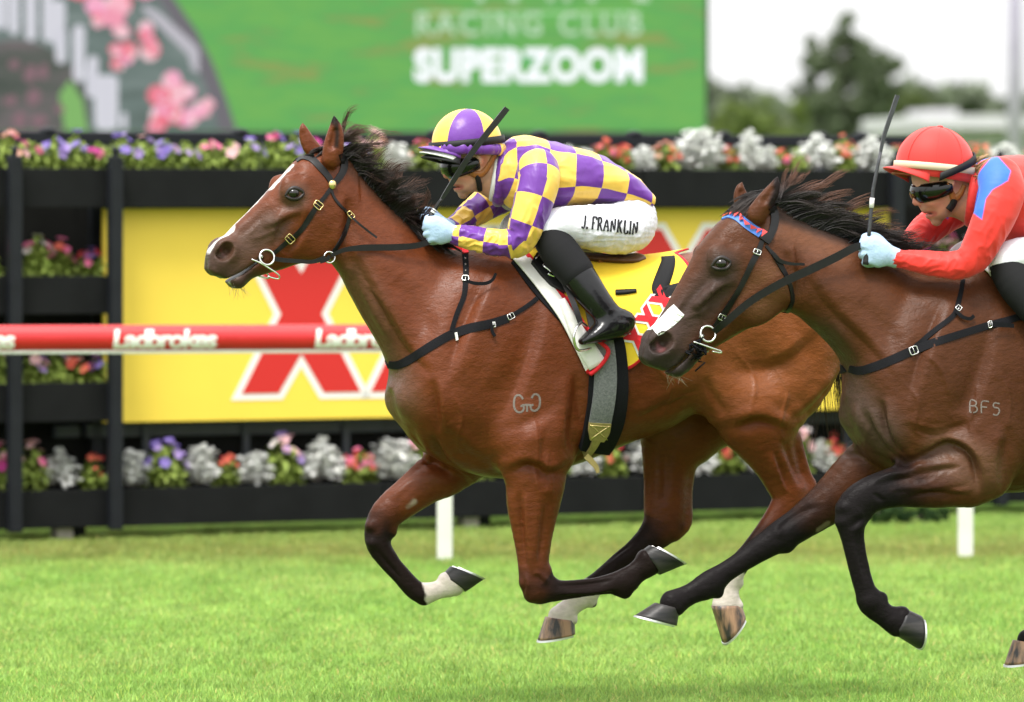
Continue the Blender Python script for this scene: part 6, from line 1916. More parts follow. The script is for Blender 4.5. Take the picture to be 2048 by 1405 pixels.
# whip
def whip(name, label, F, pts, v, fl, bands, mats, fw=1.0):
    w = thing(name, label, "whip", F)
    P = np.array([F.at(x, y, v + dv) for x, y, dv in pts]); k = F.sc(pts[0][0])
    n = len(P)
    hn = max(2, n // 3)
    def sub(a, b, ra, rb, nm, m, nseg=8):
        A = np.array([np.interp(np.linspace(a, b, nseg + 1), np.linspace(0, 1, n), P[:, i]) for i in range(3)]).T
        return MB().tube(A, np.linspace(ra, rb, nseg + 1), 10).build(nm, m, w, True)
    sub(0, .22, 6.2 / k, 5.6 / k, "handle", mats[0]); sub(.22, fl, 4.2 / k, 3.4 / k, "shaft", mats[1])
    for a, b in bands: sub(a, b, 5.0 / k, 4.8 / k, "band", mats[3], 2)
    A = np.array([np.interp(np.linspace(fl - .03, 1, 9), np.linspace(0, 1, n), P[:, i]) for i in range(3)]).T
    T = A[-1] - A[0]; T /= np.linalg.norm(T); sd = np.cross(T, [0, 1, 0])
    wd = np.array([2.8, 4, 5, 5.4, 5.6, 5.8, 6, 6.2, 6]) * fw / k
    V = []
    for p, x in zip(A, wd): V += [p - sd * x + [0, -.004, 0], p + sd * x + [0, -.004, 0], p + sd * x + [0, .004, 0], p - sd * x + [0, .004, 0]]
    Fq = [(i * 4 + a, i * 4 + (a + 1) % 4, i * 4 + 4 + (a + 1) % 4, i * 4 + 4 + a) for i in range(8) for a in range(4)] + [(3, 2, 1, 0), (32, 33, 34, 35)]
    part("flap", V, Fq, mats[2], w, smooth=False)
    return w, P
WHB = mat("whip_black", (.010, .010, .011), rough=.4, spec=.45)
WHG = mat("whip_grey", (.05, .05, .06), rough=.5, spec=.4, noise=.3, nscale=120)
GRIP = mat("whip_grip", (.014, .014, .015), rough=.7, bump=.8, bscale=260)
whip("whip", "black whip held upright by the purple and yellow jockey, crossing the face", F1, [(852,452,0),(866,425,0),(885,396,-.01),(940,310,-.04),(1014,217,-.05)], -.105, .48, [(.235,.27),(.285,.30)], (WHB, WHB, WHB, WHTC))

# -------------------------------------------------------------------- rider in red
T2b = sim((1062, 464), (1976, 528), 1.05, 0)
T2h = sim((934, 287), (1870, 330), 1.10, -6)
def T2h_inv(x, y):
    s = sim((1870, 330), (934, 287), 1 / 1.10, 6); return s(x, y)
K_TOP = [(1936,372),(1948,342),(1968,320),(1992,314),(2048,311),(2110,316),(2160,338),(2196,375),(2212,412)]
K_BOT = [(1936,440),(1950,462),(1975,478),(2004,484),(2050,482),(2100,478),(2150,480),(2190,480),(2210,440)]
K_W = J_W
K_ARM_N = [(2000,360,-.16,46,.060),(2004,385,-.195,47,.058),(1992,425,-.215,44,.054),(1972,470,-.22,38,.048),(1950,510,-.21,34,.044),(1930,528,-.20,30,.042),(1895,532,-.175,27,.039),(1845,525,-.145,23,.035),(1805,519,-.11,18,.030),(1785,517,-.10,16,.028)]
K_ARM_F = [(1975,370,.16,40,.058),(1935,400,.195,40,.055),(1890,432,.20,36,.050),(1850,462,.19,31,.045),(1822,486,.15,24,.036),(1800,500,.11,18,.030)]
def blue_band(F, V):
    M = V.copy(); M[:, 1] = -np.abs(M[:, 1]); X = F.px(M)
    C = np.tile(np.array((.66, .030, .022)), (len(V), 1))
    poly = [(1990,306),(2022,342),(2016,362),(1985,380),(1972,398),(1964,440),(1944,425),(1940,395),(1946,366),(1962,340)]
    ins = in_poly(X, poly); d, _ = dist_poly(X, np.array(poly + [poly[0]], float)); sgn = np.where(ins, -d, d)
    w = (1 - sstep(sgn, -1.5, 1.5))[:, None]
    return C * (1 - w) + np.array(BLUEC) * w
def paint_torso2(F, V, Q, root):
    part("jacket", V, Q, REDS, root, attrs={"Col": blue_band(F, V)})
def paint_sleeve2(F, V, Q, root, s, a, nm, tot):
    part(nm, V, Q, REDS, root, attrs={"Col": blue_band(F, V)})
t2 = lambda L: tr(L, T2b)
J2 = dict(h=.0056, fh=T2h, fh_inv=T2h_inv, fb=T2b, box=[(1770, 240), (2245, 790)], skin=(.52, .26, .17),
          torso=mk_torso(F2, K_TOP, K_BOT, (1940, 400), (2205, 420), K_W), arm_n=K_ARM_N, arm_f=K_ARM_F,
          limbs=[K_ARM_N, K_ARM_F, t2(J_THIGH), far_of(F2, t2(J_THIGH)), t2(J_SHANK), far_of(F2, t2(J_SHANK)), t2(J_FOOT), far_of(F2, t2(J_FOOT))],
          thigh=t2(J_THIGH), thigh_f=far_of(F2, t2(J_THIGH)), seat=[t2([(1264,450,-.07,49,.10),(1264,450,.07,49,.10)]), t2([(1235,425,0,40,.14)])],
          shank=t2(J_SHANK), shank_f=far_of(F2, t2(J_SHANK)), foot=t2(J_FOOT), foot_f=far_of(F2, t2(J_FOOT)), ankle=T2b(1212, 628),
          fold=(12, 9, 20), famp=.0036, samp=.0036, paint_torso=paint_torso2, paint_sleeve=paint_sleeve2)
R2 = thing("person", "jockey in red with a blue shoulder band riding the dark bay horse", "person", F2)
BV2, BQ2 = build_body(F2, J2, R2)
build_clothes(F2, J2, R2)
cap2, G2 = build_cap(F2, T2h, R2, [REDC] * 4, 8)
kz = 1.10 / G2['k']
MB().sphere(G2['c'] + G2['e_u'] * (G2['h'] + .001), (.011, .011, .005), 12, 8).build("cap_button", REDC, cap2, True)
for ph in range(0, 360, 45):                              # piped seams from the button to the rim
    a_ = math.radians(ph) - math.radians(90) - F2.ang
    P = [G2['c'] + G2['e_u'] * G2['h'] * math.cos(t) + (G2['e_b'] * math.cos(a_) * G2['a'] + G2['e_l'] * math.sin(a_) * G2['lat']) * math.sin(t) * 1.004 for t in np.radians(np.linspace(6, 96, 16))]
    MB().tube(P, .0016, 6).build("cap_seam", REDC, cap2, True)
cap_ring(G2, "cap_gather", REDC, cap2, -14 * kz, -14 * kz, 22 * kz, off=.0005, crinkle=.0, seed=8)
cap_ring(G2, "cap_band", CREAM, cap2, -9 * kz, -2 * kz, 13 * kz, off=.0085)
cap_ring(G2, "goggle_strap", BLK, R2, -62 * kz, 26 * kz, 15 * kz, off=.012, ph0=-98, ph1=98)
peak(G2, F2, "cap_peak", REDC, cap2, -12 * kz, .046, .012, lift=-.014, curl=.03)
peak(G2, F2, "helmet_peak", TANL, R2, -20 * kz, .014, .012, lift=-.004)
goggles(F2, T2h, R2, G2, hh=14, rf=43, cy=330)
P = [F2.at(1946 + 7 * math.cos(a), 392 - 52 * math.cos(a), -.066 * math.sin(a)) for a in np.linspace(0, 2 * math.pi, 33)[:-1]]
S = Solid(np.min(P, 0) - .06, np.max(P, 0) + .06, .0035)
S.tube(np.array([(*p, .019, .014) for p in P + [P[0]]]), .005, n=1)
V, Q = S.mesh(2)
part("collar", V, Q, REDS, R2, attrs={"Col": np.tile(np.array((.64, .03, .024)), (len(V), 1))})
hugB2 = Hug(F2, BV2, BQ2)
v, q = ribbon(hugB2, [(1893,368),(1902,385),(1908,398),(1920,388),(1928,370)], [8,10,16,10,8], off=.005, cols=4, dome=.003); part("helmet_harness", v, q, TANL, R2)
v, q = ribbon(hugB2, [(1908,398),(1905,408),(1896,420)], 12, off=.006, cols=3, dome=.003); part("chin_strap", v, q, BLK, R2)
hand(F2, sim((908, 471), (1786, 517), 1.12, 4), 1, (1786, 517, -.10), "glove", R2, GLOVE)
hand(F2, sim((908, 471), (1795, 503), 1.05, 0), -1, (1795, 503, .10), "glove", R2, GLOVE)
rh = [np.array([F2.at(x, y, v) for x, y, v in L]) for L in ([(1948,318,-.03),(1952,340,-.05),(1948,362,-.06)], [(1978,306,-.03),(1975,330,-.06),(1962,372,-.07)])]
strands("hair", rh[0], rh[1], 200, R2, HAIRB, rad=.0010, seg=6, wob=.004, spread=.005, seed=4, cols=((.20,.10,.04), (.62,.42,.22)))
whip("whip", "grey whip with one white band held upright by the red jockey", F2, [(1731,530,0),(1738,470,0),(1746,380,-.01),(1767,275,-.02),(1795,191,-.03)], -.115, .68, [(.40,.455)], (GRIP, WHG, WHG, WHTC), .72)
# ==================================================================== tack, manes, tails, brands
LEA = mat("black_leather", (.008, .0075, .008), rough=.45, spec=.25, noise=.2, nscale=60)
WEB = mat("elastic_web", (.008, .008, .010), rough=.8, spec=.12, bump=.3, bscale=300)
GREY = mat("grey_elastic", (.15, .155, .16), rough=.85, spec=.2, noise=.35, nscale=160, bump=.4, bscale=220)
OLIVE = mat("olive_leather", (.30, .235, .085), rough=.6, spec=.3, noise=.15, nscale=80, bump=.3, bscale=150)
STEEL = mat("steel", (.70, .70, .68), rough=.22, metal=.95, spec=.5)
BRASS = mat("brass", (.70, .55, .25), rough=.25, metal=.9, spec=.5)
CLOTHY = mat("cloth_yellow", (.78, .54, .035), rough=.7, spec=.2, bump=.25, bscale=30, bdist=.01)
CLOTHW = mat("cloth_white", (.70, .68, .66), rough=.8, spec=.2, bump=.3, bscale=26, bdist=.01)
CLOTHR = mat("cloth_red", (.62, .02, .03), rough=.7, spec=.2)
CLOTHK = mat("cloth_black", (.010, .010, .011), rough=.75, spec=.2)
SADB = mat("saddle_brown", (.09, .04, .02), rough=.5, spec=.35)
FREEZE = mat("freeze_brand", (.145, .12, .105), rough=.8, noise=.35, nscale=240)

def strap(nm, hug, pts, w, m, par, off=.004, cols=3, mirror=True, dome=.001, n=6):
    off = off * .7 if off <= .006 else off; dome = dome * .6
    v, q = ribbon(hug, pts, w, off=off, cols=cols, dome=dome, n=n)
    return part_pair(nm, v, q, m, par, mirror)

def loose(nm, F, hug, pts, w, m, par, gap=.012, th=.0035, mirror=False, n=8):
    """a strap hanging free: rows px,py,v ; kept outside the body it passes"""
    P = spline([(p[0], p[1]) for p in pts], n); vv = spline([(p[2], 0) for p in pts], n)[:, 0]
    k = F.sc(P[0][0])
    W = np.interp(np.linspace(0, 1, len(P)), np.linspace(0, 1, len(w)), w) if not np.isscalar(w) else np.full(len(P), w)
    Vn = []
    for (x, y), v in zip(P, vv):
        if hug is not None:
            d = F.ray(x, y); h = hug.b.ray_cast(Vector(F.c), Vector(d / np.linalg.norm(d)))
            if h[0] is not None: v = min(v, h[0][1] - gap) if v < .02 else v
        Vn.append(v)
    Vn = np.array(Vn)
    for _ in range(6): Vn[1:-1] = .5 * Vn[1:-1] + .25 * (Vn[:-2] + Vn[2:])
    C = np.array([F.at(x, y, v) for (x, y), v in zip(P, Vn)])
    T = np.gradient(C, axis=0); T /= np.linalg.norm(T, axis=1)[:, None] + 1e-9
    sd = np.cross(T, [0, 1, 0]); sd /= np.linalg.norm(sd, axis=1)[:, None] + 1e-9
    nn = np.cross(sd, T)
    V = []
    for c, s, q, x in zip(C, sd, nn, W / k / 2): V += [c - s * x - q * th / 2, c + s * x - q * th / 2, c + s * x + q * th / 2, c - s * x + q * th / 2]
    L = len(C)
    Fq = [(i * 4 + a, i * 4 + (a + 1) % 4, i * 4 + 4 + (a + 1) % 4, i * 4 + 4 + a) for i in range(L - 1) for a in range(4)] + [(3, 2, 1, 0), tuple(4 * L - 4 + i for i in range(4))]
    V = np.array(V)
    return part_pair(nm, V, Fq, m, par, mirror)

def buckle(hug, x, y, ang, w, h, m, par, off=.008):
    ca, sa = math.cos(math.radians(ang)), math.sin(math.radians(ang))
    P = []
    for a, b in ((-1, -1), (0, -1.1), (1, -1), (1.1, 0), (1, 1), (0, 1.1), (-1, 1), (-1.1, 0)):
        dx, dy = a * w / 2, b * h / 2
        p, n = hug.hit(x + dx * ca - dy * sa, y + dx * sa + dy * ca); P.append(p + n * off)
    P = np.array(P); c = P.mean(0)
    V = MB().tube(spline(np.vstack([P, P[:1]]), 3)[:-1], .0019, 6, closed=True)
    V.tube([P[1], c, P[5]], .0012, 5)
    return V.build("buckle", m, par, True)

def ring(F, x, y, v, r, th, m, nm, par, tilt=0.0, mirror=True):
    c = F.at(x, y, v); R = r / F.sc(x)
    for s in ((1, -1) if mirror else (1,)):
        b = MB()
        P = [(c[0] + R * math.cos(a), s * (c[1] + tilt * R * math.sin(a)), c[2] + R * math.sin(a)) for a in np.linspace(0, 2 * math.pi, 29)[:-1]]
        b.tube(P, th, 8, closed=True)
        o = b.build(nm, m, par, True)
    return o

def crest(F, hug, xs, sink=.012):
    out = []
    for x in xs:
        p = F.at(x, HZ, 0)
        h = hug.b.ray_cast(Vector((p[0], 0, 3)), Vector((0, 0, -1)))
        out.append((p[0], 0, (h[0][2] if h[0] is not None else 1.6) - sink))
    return np.array(out)
def pts3(F, L): return np.array([F.at(x, y, v) for x, y, v in L])

# -------------------------------------------------------------------- bridle and breastplate, bright bay
BR1 = thing("bridle", "black leather bridle with a brass rosette on the bright bay horse", "bridle", F1)
strap("browband", hug1, [(592,321),(604,314),(622,318),(642,337),(656,354),(664,368)], [11,12,13,13,12,11], LEA, BR1, .006, dome=.003)
strap("headpiece", hug1, [(683,308),(688,324),(686,342),(676,358),(665,370)], [13,14,14,13,11], LEA, BR1, .006, dome=.003)
p, n = hug1.hit(664, 370)
for s in (1, -1): MB().sphere((p[0], s * (p[1] - .006), p[2]), (.0145, .010, .0165), 14, 10).build("rosette", BRASS, BR1, True)
strap("cheekpiece", hug1, [(661,378),(648,396),(634,412),(620,434),(606,456),(588,474),(572,486),(556,500),(546,508)], [8,8,9,11,10,9,9,8,8], LEA, BR1, .005)
strap("throat_lash", hug1, [(662,380),(668,396),(682,414),(700,430)], 5, LEA, BR1, .005)
strap("throat_lash", hug1, [(700,432),(694,452),(684,476),(672,496),(664,508)], 7, LEA, BR1, .006)
loose("strap_end", F1, hug1, [(702,433,-.09),(718,448,-.10),(738,464,-.10),(754,476,-.105)], 4, LEA, BR1)
buckle(hug1, 635, 411, -52, 12, 16, BRASS, BR1); buckle(hug1, 579, 477, -45, 13, 14, BRASS, BR1); buckle(hug1, 701, 430, 50, 15, 7, BRASS, BR1)
p, n = hug1.hit(534, 514); bv = p[1] - .014
ring(F1, 534, 515, bv, 15, .0036, STEEL, "bit_ring", BR1, tilt=.25)
m = MB()
for s in (1, -1):
    P = [(q[0], s * q[1], q[2]) for q in pts3(F1, [(503,519,bv),(520,526,bv-.004),(540,538,bv-.006),(556,549,bv-.004),(559,556,bv),(553,558,bv+.004),(535,553,bv+.006)])]
    m.tube(spline(P, 4), .0028, 8)
P = pts3(F1, [(523,513,bv),(518,514,bv+.03)]); m.tube([P[0], P[1], P[1] * [1, -1, 1], P[0] * [1, -1, 1]], .006, 8)
m.build("bit", STEEL, BR1, True)
loose("rein", F1, hug1, [(549,518,bv-.004),(570,521,bv-.004),(600,523,-.088),(625,524,-.090),(650,516,-.09)], [9,9,8,8,9], LEA, BR1, mirror=True)
loose("rein", F1, hug1, [(662,512,-.09),(690,500,-.095),(730,496,-.10),(790,495,-.11),(830,492,-.11),(855,485,-.108),(874,474,-.10)], [7,9,13,13,12,11,10], LEA, BR1, gap=.014, mirror=True)
p, n = hug1.hit(658, 514)
ring(F1, 659, 515, p[1] - .016, 11, .0028, STEEL, "martingale_ring", BR1, tilt=.2)
loose("martingale_strap", F1, hug1, [(640,524,-.09),(652,520,-.09),(660,513,-.09)], 8, LEA, BR1, mirror=True)

BP1 = thing("breastplate", "black breastplate straps across the chest of the bright bay horse", "breastplate", F1)
strap("chest_band", hug1, [(778,729),(792,731),(812,724),(838,708),(870,688),(906,668),(950,655),(985,647),(1016,637)], [13,16,17,17,18,18,19,18,17], WEB, BP1, .005)
strap("chest_strap", hug1, [(1014,636),(1040,622),(1066,604),(1086,586),(1102,572)], 9, WEB, BP1, .005)
strap("neck_strap", hug1, [(903,664),(908,645),(917,620),(928,592),(931,565),(932,540),(930,506)], [9,9,10,10,11,12,12], WEB, BP1, .005)
strap("red_stitching", hug1, [(930,500),(931,509)], 12, CLOTHR, BP1, .007, n=2)
loose("strap_end", F1, hug1, [(932,562,-.2),(950,567,-.2),(972,567,-.2),(985,560,-.2),(992,547,-.2)], [6,7,7,6,5], WEB, BP1)
loose("strap_end", F1, hug1, [(985,650,-.22),(984,662,-.22),(990,673,-.22)], 6, WEB, BP1)
buckle(hug1, 931, 559, 5, 11, 8, STEEL, BP1); buckle(hug1, 1020, 634, -28, 12, 10, STEEL, BP1); buckle(hug1, 987, 650, -10, 4, 9, STEEL, BP1)
strap("tab", hug1, [(910,666),(914,682)], 5, CLOTHW, BP1, .009, n=2, mirror=False)
for xs in ((931, 520), (931.5, 532), (931.5, 544)):
    strap("punch_hole", hug1, [(xs[0], xs[1] - 1.5), (xs[0], xs[1] + 1.5)], 2.4, STEEL, BP1, .0075, n=2)

# -------------------------------------------------------------------- saddle cloth, saddle and girth
class Side(Hug):
    """near flank met by level rays across the body"""
    def hit(s, px, py, off=0.0, v_else=-.2):
        p = s.F.at(px, py, -.2)
        h = s.b.ray_cast(Vector((p[0], -1.2, p[2])), Vector((0, 1, 0)))
        if h[0] is None or h[0][1] > .02:
            q = s.b.ray_cast(Vector((p[0], -.01, 3)), Vector((0, 0, -1)))
            if q[0] is None: return p, np.array([0, -1.0, 0])
            return np.array(q[0]) + np.array([0, 0, off]), np.array([0, -.2, .98])
        n = np.array(h[1]);
        if n[1] > 0: n = -n
        return np.array(h[0]) + n * off, n
def saddle_cloth(F, hug, front, rear, bottom, nu, nv, off, mats, pick, par, name):
    fr = spline(front, 6); re = spline(rear, 6); bo = spline(bottom, 6)
    at = lambda C, t: np.array([np.interp(t, np.linspace(0, 1, len(C)), C[:, i]) for i in (0, 1)])
    G = []
    for i in range(nu + 1):
        t = i / nu
        row = []
        tp = at(fr, 0) * (1 - t) + at(re, 0) * t
        for j in range(nv + 1):
            s = j / nv
            q = at(fr, s) * (1 - t) + at(re, s) * t
            q = q + (at(bo, t) - (at(fr, 1) * (1 - t) + at(re, 1) * t)) * s
            if j == 0:
                u = F.at(tp[0], tp[1], 0)[0]
                h = hug.b.ray_cast(Vector((u, 0.0, 3)), Vector((0, 0, -1)))
                p = np.array([u, 0, h[0][2] + off]); n = np.array([0, 0, 1.0])
            else:
                p, n = hug.hit(*q)
                p = p + n * (off + .004 * math.sin(t * 17 + s * 5) * s)
            row.append(p)
        G.append(row)
    G = np.array(G)
    for _ in range(3):
        G[:, 1:-1] = .5 * G[:, 1:-1] + .25 * (G[:, :-2] + G[:, 2:])
        G[1:-1, 1:] = .5 * G[1:-1, 1:] + .25 * (G[:-2, 1:] + G[2:, 1:])
    b = nv + 1
    V = G.reshape(-1, 3); F_ = []; M = []
    for i in range(nu):
        for j in range(nv):
            F_.append((i * b + j, i * b + j + 1, (i + 1) * b + j + 1, (i + 1) * b + j)); M.append(pick((i + .5) / nu, (j + .5) / nv))
    n0 = len(V); V2 = V * [1, -1, 1]
    idx = np.arange(n0) + n0; idx[::b] = np.arange(n0)[::b]
    F2_ = [tuple(int(idx[k]) for k in f[::-1]) for f in F_]
    o = part(name, np.vstack([V, V2]), F_ + F2_, mats, par, midx=M + M)
    md = o.modifiers.new("thick", 'SOLIDIFY'); md.thickness = .006; md.offset = 1
    return Hug(F, V, np.array(F_))
side1 = Side(F1, HV1, HQ1)
SC1 = thing("saddle_cloth", "yellow number cloth with red crosses, white front and red piping on the bright bay horse", "saddle cloth", F1)
hugC = saddle_cloth(F1, side1, [(1030,505),(1042,528),(1075,580),(1112,640),(1142,700),(1164,748)], [(1378,510),(1386,540),(1394,590),(1398,640)],
             [(1164,748),(1204,716),(1240,740),(1283,704),(1340,662),(1398,632)], 60, 34, .010, [CLOTHY, CLOTHW, CLOTHR],
             lambda t, s: 2 if (s > .965 or t > .975) else (1 if t < .085 + .04 * s else (2 if t < .112 + .045 * s else 0)), SC1, "cloth")
L_ = [(1336,517),(1337,528),(1330,548),(1322,568),(1315,588),(1330,590),(1350,585),(1372,579)]
L_ = [tuple(np.array(a) + (np.array(b) - np.array(a)) * t) for a, b in zip(L_[:-1], L_[1:]) for t in (0, .25, .5, .75)] + [L_[-1]]
v, q = ribbon(hugC, L_, [27, 29, 32, 33, 33, 30, 29, 28], off=.009, cols=4, n=1); part("numeral", v, q, CLOTHK, SC1)
v, q = ribbon(side1, [(1116,606),(1138,652),(1159,692),(1182,730)], [12, 24, 34, 36], off=.036, cols=5); part("cloth_front", v, q, CLOTHW, SC1)
v, q = ribbon(side1, [(1128,600),(1152,642),(1178,678),(1201,698),(1198,714),(1182,735),(1167,747)], [4, 5, 6, 7, 7, 7, 7], off=.040, cols=2); part("cloth_binding", v, q, CLOTHR, SC1)
for k in range(3):
    cx, cy = 1271 + 27.5 * k, 677 - 37 * k
    ex = np.array([.60, -.80]) * .172; ey = np.array([.80, .60]) * .150
    for nm, mt, P_, off in (("letter_outline", CLOTHW, offset_poly(XPOLY, 26), .0085), ("letter_x", CLOTHR, XPOLY, .0100)):
        V = []
        for q_ in list(P_) + [(0, 0)]:
            p, n = hugC.hit(*(np.array([cx, cy]) + ex * q_[0] + ey * q_[1])); V.append(p + n * off)
        part(nm, V, [(i, (i + 1) % 12, 12) for i in range(12)], mt, SC1, smooth=False)
SA1 = thing("saddle", "small black racing saddle with grey girth under the purple and yellow jockey", "saddle", F1)
S = Solid(np.array([*F1.at(1060, 560, -.2)]) - [.05, .05, .05], np.array([*F1.at(1300, 480, .2)]) + [.05, .05, .06], .005)
tube_px(S, F1, [(1085,506,0,11,.08),(1130,512,0,12,.10),(1190,518,0,12,.12),(1245,521,0,12,.13),(1272,517,0,11,.10)], .01)
V, Q = S.mesh(2); part("seat", V, Q, SADB, SA1)
hugSC = Hug(F1, np.vstack([HV1, np.array([v.co for v in SC1.children[0].data.vertices])]), list(map(tuple, HQ1)) + [tuple(np.array(p.vertices) + len(HV1)) for p in SC1.children[0].data.polygons]) if False else hugC
strap("saddle_pad", side1, [(1042,524),(1068,568),(1098,606),(1124,640)], [14,20,24,20], WEB, SA1, .007)
v, q = ribbon(hugC, [(1068,520),(1092,536),(1116,556),(1138,580)], [26,44,50,30], off=.020, cols=7, dome=.006); part_pair("flap", v, q, LEA, SA1)
for L in ([(1068,528),(1078,520),(1088,534),(1082,540),(1098,552),(1092,556),(1106,562)], [(1086,520),(1096,528),(1100,540),(1112,546)]):
    v, q = ribbon(hugC, L, 1.6, off=.0285, cols=2); part("stitching", v, q, STEEL, SA1)
v, q = ribbon(hugC, [(1230,588),(1250,587),(1272,585)], [9,9,6], off=.014, cols=3); part("strap_end", v, q, LEA, SA1)
v, q = ribbon(hugC, [(1196,527),(1225,524),(1258,518)], 5, off=.016, cols=3); part_pair("piping", v, q, TANL, SA1)
gi_ = strap("girth_pad", side1, [(1196,640),(1203,700),(1206,770),(1204,840),(1195,900)], [56,70,76,78,74], WEB, SA1, .018, cols=9, dome=.004)
strap("girth", side1, [(1176,590),(1186,640),(1195,700),(1198,770),(1192,842)], [34,40,42,44,44], GREY, SA1, .026, cols=5)
strap("girth_buckle_guard", side1, [(1192,840),(1191,858),(1189,874)], [44,44,30], OLIVE, SA1, .028, cols=5)
strap("girth_strap", side1, [(1189,872),(1184,890),(1176,906)], [18,13,12], OLIVE, SA1, .027)
loose("strap_end", F1, None, [(1172,912,-.20),(1182,922,-.20),(1192,934,-.20),(1196,946,-.20)], [12,12,10,7], OLIVE, SA1)
for L in ([(1172,844),(1210,870)], [(1210,844),(1174,870)], [(1172,845),(1212,845)]):
    v, q = ribbon(side1, L, 1.6, off=.0305, cols=2, n=4); part("stitching", v, q, BRASS, SA1)
loose("stirrup_leather", F1, hugC, [(1126,560,-.25),(1140,590,-.27),(1152,620,-.30),(1161,646,-.31)], 11, LEA, SA1, gap=.02, mirror=True)
m = MB()
for s in (1, -1):
    P = [(q[0], s * q[1], q[2]) for q in pts3(F1, [(1163,645,-.308),(1153,655,-.345),(1148,672,-.358),(1150,690,-.352),(1158,701,-.335),(1176,699,-.30),(1186,692,-.268),(1184,672,-.258),(1174,654,-.275)])]
    MB().tube(spline(P + [P[0]], 4)[:-1], .0048, 8, closed=True).build("stirrup_iron", STEEL, SA1, True)

# -------------------------------------------------------------------- mane, forelock, tail, brand of the bright bay
HC1 = ((.010,.0075,.007), (.10,.045,.028))
c1 = crest(F1, hug1, [676, 700, 735, 770, 805, 840, 870])
strands("mane", c1, pts3(F1, [(742,276,0),(768,280,-.01),(806,318,-.02),(826,350,-.02),(838,385,-.02),(850,424,-.01),(880,452,0)]), 620, H1, HAIR, rad=.0012, seg=8, wob=.020, curl=.035, spread=.018, seed=21, cols=HC1)
strands("mane", c1, pts3(F1, [(712,292,-.03),(742,322,-.04),(774,350,-.05),(804,386,-.05),(832,424,-.05),(858,458,-.045),(884,478,-.04)]), 1700, H1, HAIR, rad=.0017, seg=5, wob=.008, curl=.02, spread=.010, seed=22, cols=((.008,.0065,.0065), (.022,.013,.011)), lenvar=.2)
strands("mane", c1[-3:], pts3(F1, [(852,462,-.06),(885,492,-.07),(925,500,-.06)]), 700, H1, HAIR, rad=.0017, seg=5, wob=.006, spread=.008, seed=23, cols=((.008,.0065,.0065), (.022,.013,.011)), lenvar=.2)
strands("forelock", pts3(F1, [(672,292,-.02),(664,294,0),(660,292,.03)]), pts3(F1, [(690,252,-.03),(720,250,-.02),(742,262,0)]), 260, H1, HAIR, rad=.0011, seg=7, wob=.02, spread=.016, seed=24, cols=HC1)
strands("forelock", pts3(F1, [(670,298,-.02),(662,296,0),(655,296,.03)]), pts3(F1, [(640,304,-.03),(628,308,0),(622,312,.03)]), 380, H1, HAIR, rad=.0014, seg=6, wob=.004, curl=.03, spread=.006, seed=25, cols=((.009,.007,.007), (.03,.016,.012)))
strands("tail", pts3(F1, [(1660,590,-.025),(1672,612,0),(1664,600,.025)]), pts3(F1, [(1652,800,-.05),(1690,815,-.02),(1740,815,.03),(1810,790,.05)]), 900, H1, HAIR, rad=.0018, seg=9, wob=.012, curl=.10, spread=.035, seed=26, cols=((.009,.007,.007), (.035,.018,.013)))
BRAND = [[(1046,799),(1040,791),(1031,793),(1028,805),(1029,817),(1036,825),(1045,823),(1048,814),(1041,812)], [(1044,811),(1054,810),(1065,811)], [(1054,811),(1054,824)],
         [(1063,797),(1068,789),(1077,791),(1080,803),(1078,815),(1071,822),(1063,820),(1061,812),(1067,810)]]
for L in BRAND:
    strap("brand_mark", hug1, L, 4.2, FREEZE, H1, .0012, cols=2, mirror=False, dome=0, n=5)

# -------------------------------------------------------------------- dark bay's tack and hair
BR2 = thing("bridle", "black bridle with a red and blue zigzag browband on the dark bay horse", "bridle", F2)
BLUEB = mat("browband_blue", (.06, .17, .55), rough=.5); REDB = mat("browband_red", (.66, .06, .06), rough=.5)
BBL = [(1442,432),(1455,428),(1472,433),(1492,447),(1512,462),(1530,474)]
strap("browband", hug2, BBL, 17, BLUEB, BR2, .006, dome=.002)
BB = spline(BBL, 8); BT = np.gradient(BB, axis=0); BT /= np.linalg.norm(BT, axis=1)[:, None]; BN = np.stack([-BT[:, 1], BT[:, 0]], 1)
bbp = lambda t, s: np.array([np.interp(t, np.linspace(0, 1, len(BB)), (BB + BN * s)[:, i]) for i in (0, 1)])
V = []; Fq = []
for k in range(9):
    t0, t1 = .02 + k * .107, .02 + (k + 1) * .107
    for q in (bbp(t0, -8), bbp((t0 + t1) / 2, 6), bbp(t1, -8)):
        p, n = hug2.hit(*q); V.append(p + n * .0098)
    Fq.append((3 * k, 3 * k + 1, 3 * k + 2))
o = part("browband_zigzag", V, Fq, REDB, BR2, smooth=False); md = o.modifiers.new("thick", 'SOLIDIFY'); md.thickness = .002; md.offset = 0
strap("browband_loop", hug2, [(1522,468),(1534,477),(1541,482)], 19, LEA, BR2, .0085, dome=.003)
strap("headpiece", hug2, [(1543,415),(1549,430),(1548,450),(1541,470),(1535,484)], [14,16,16,14,12], LEA, BR2, .006, dome=.003)
strap("cheekpiece", hug2, [(1524,482),(1516,504),(1506,522),(1494,548),(1480,576),(1464,602),(1450,624),(1440,640),(1430,654)], [9,11,12,11,10,10,11,12,11], LEA, BR2, .005)
buckle(hug2, 1513, 505, 20, 13, 8, STEEL, BR2); buckle(hug2, 1442, 634, 25, 12, 10, STEEL, BR2)
strap("throat_lash", hug2, [(1531,492),(1540,502),(1550,514),(1562,534),(1574,556),(1582,580),(1584,604),(1574,624)], [5,6,10,10,8,7,7,7], LEA, BR2, .006)
loose("strap_end", F2, hug2, [(1546,508,-.09),(1560,522,-.10),(1582,528,-.10),(1609,529,-.10)], [6,8,6,5], LEA, BR2)
p, n = hug2.hit(1415, 668); bv = p[1] - .014
ring(F2, 1416, 668, bv, 15.5, .0036, STEEL, "bit_ring", BR2, tilt=.25)
m = MB()
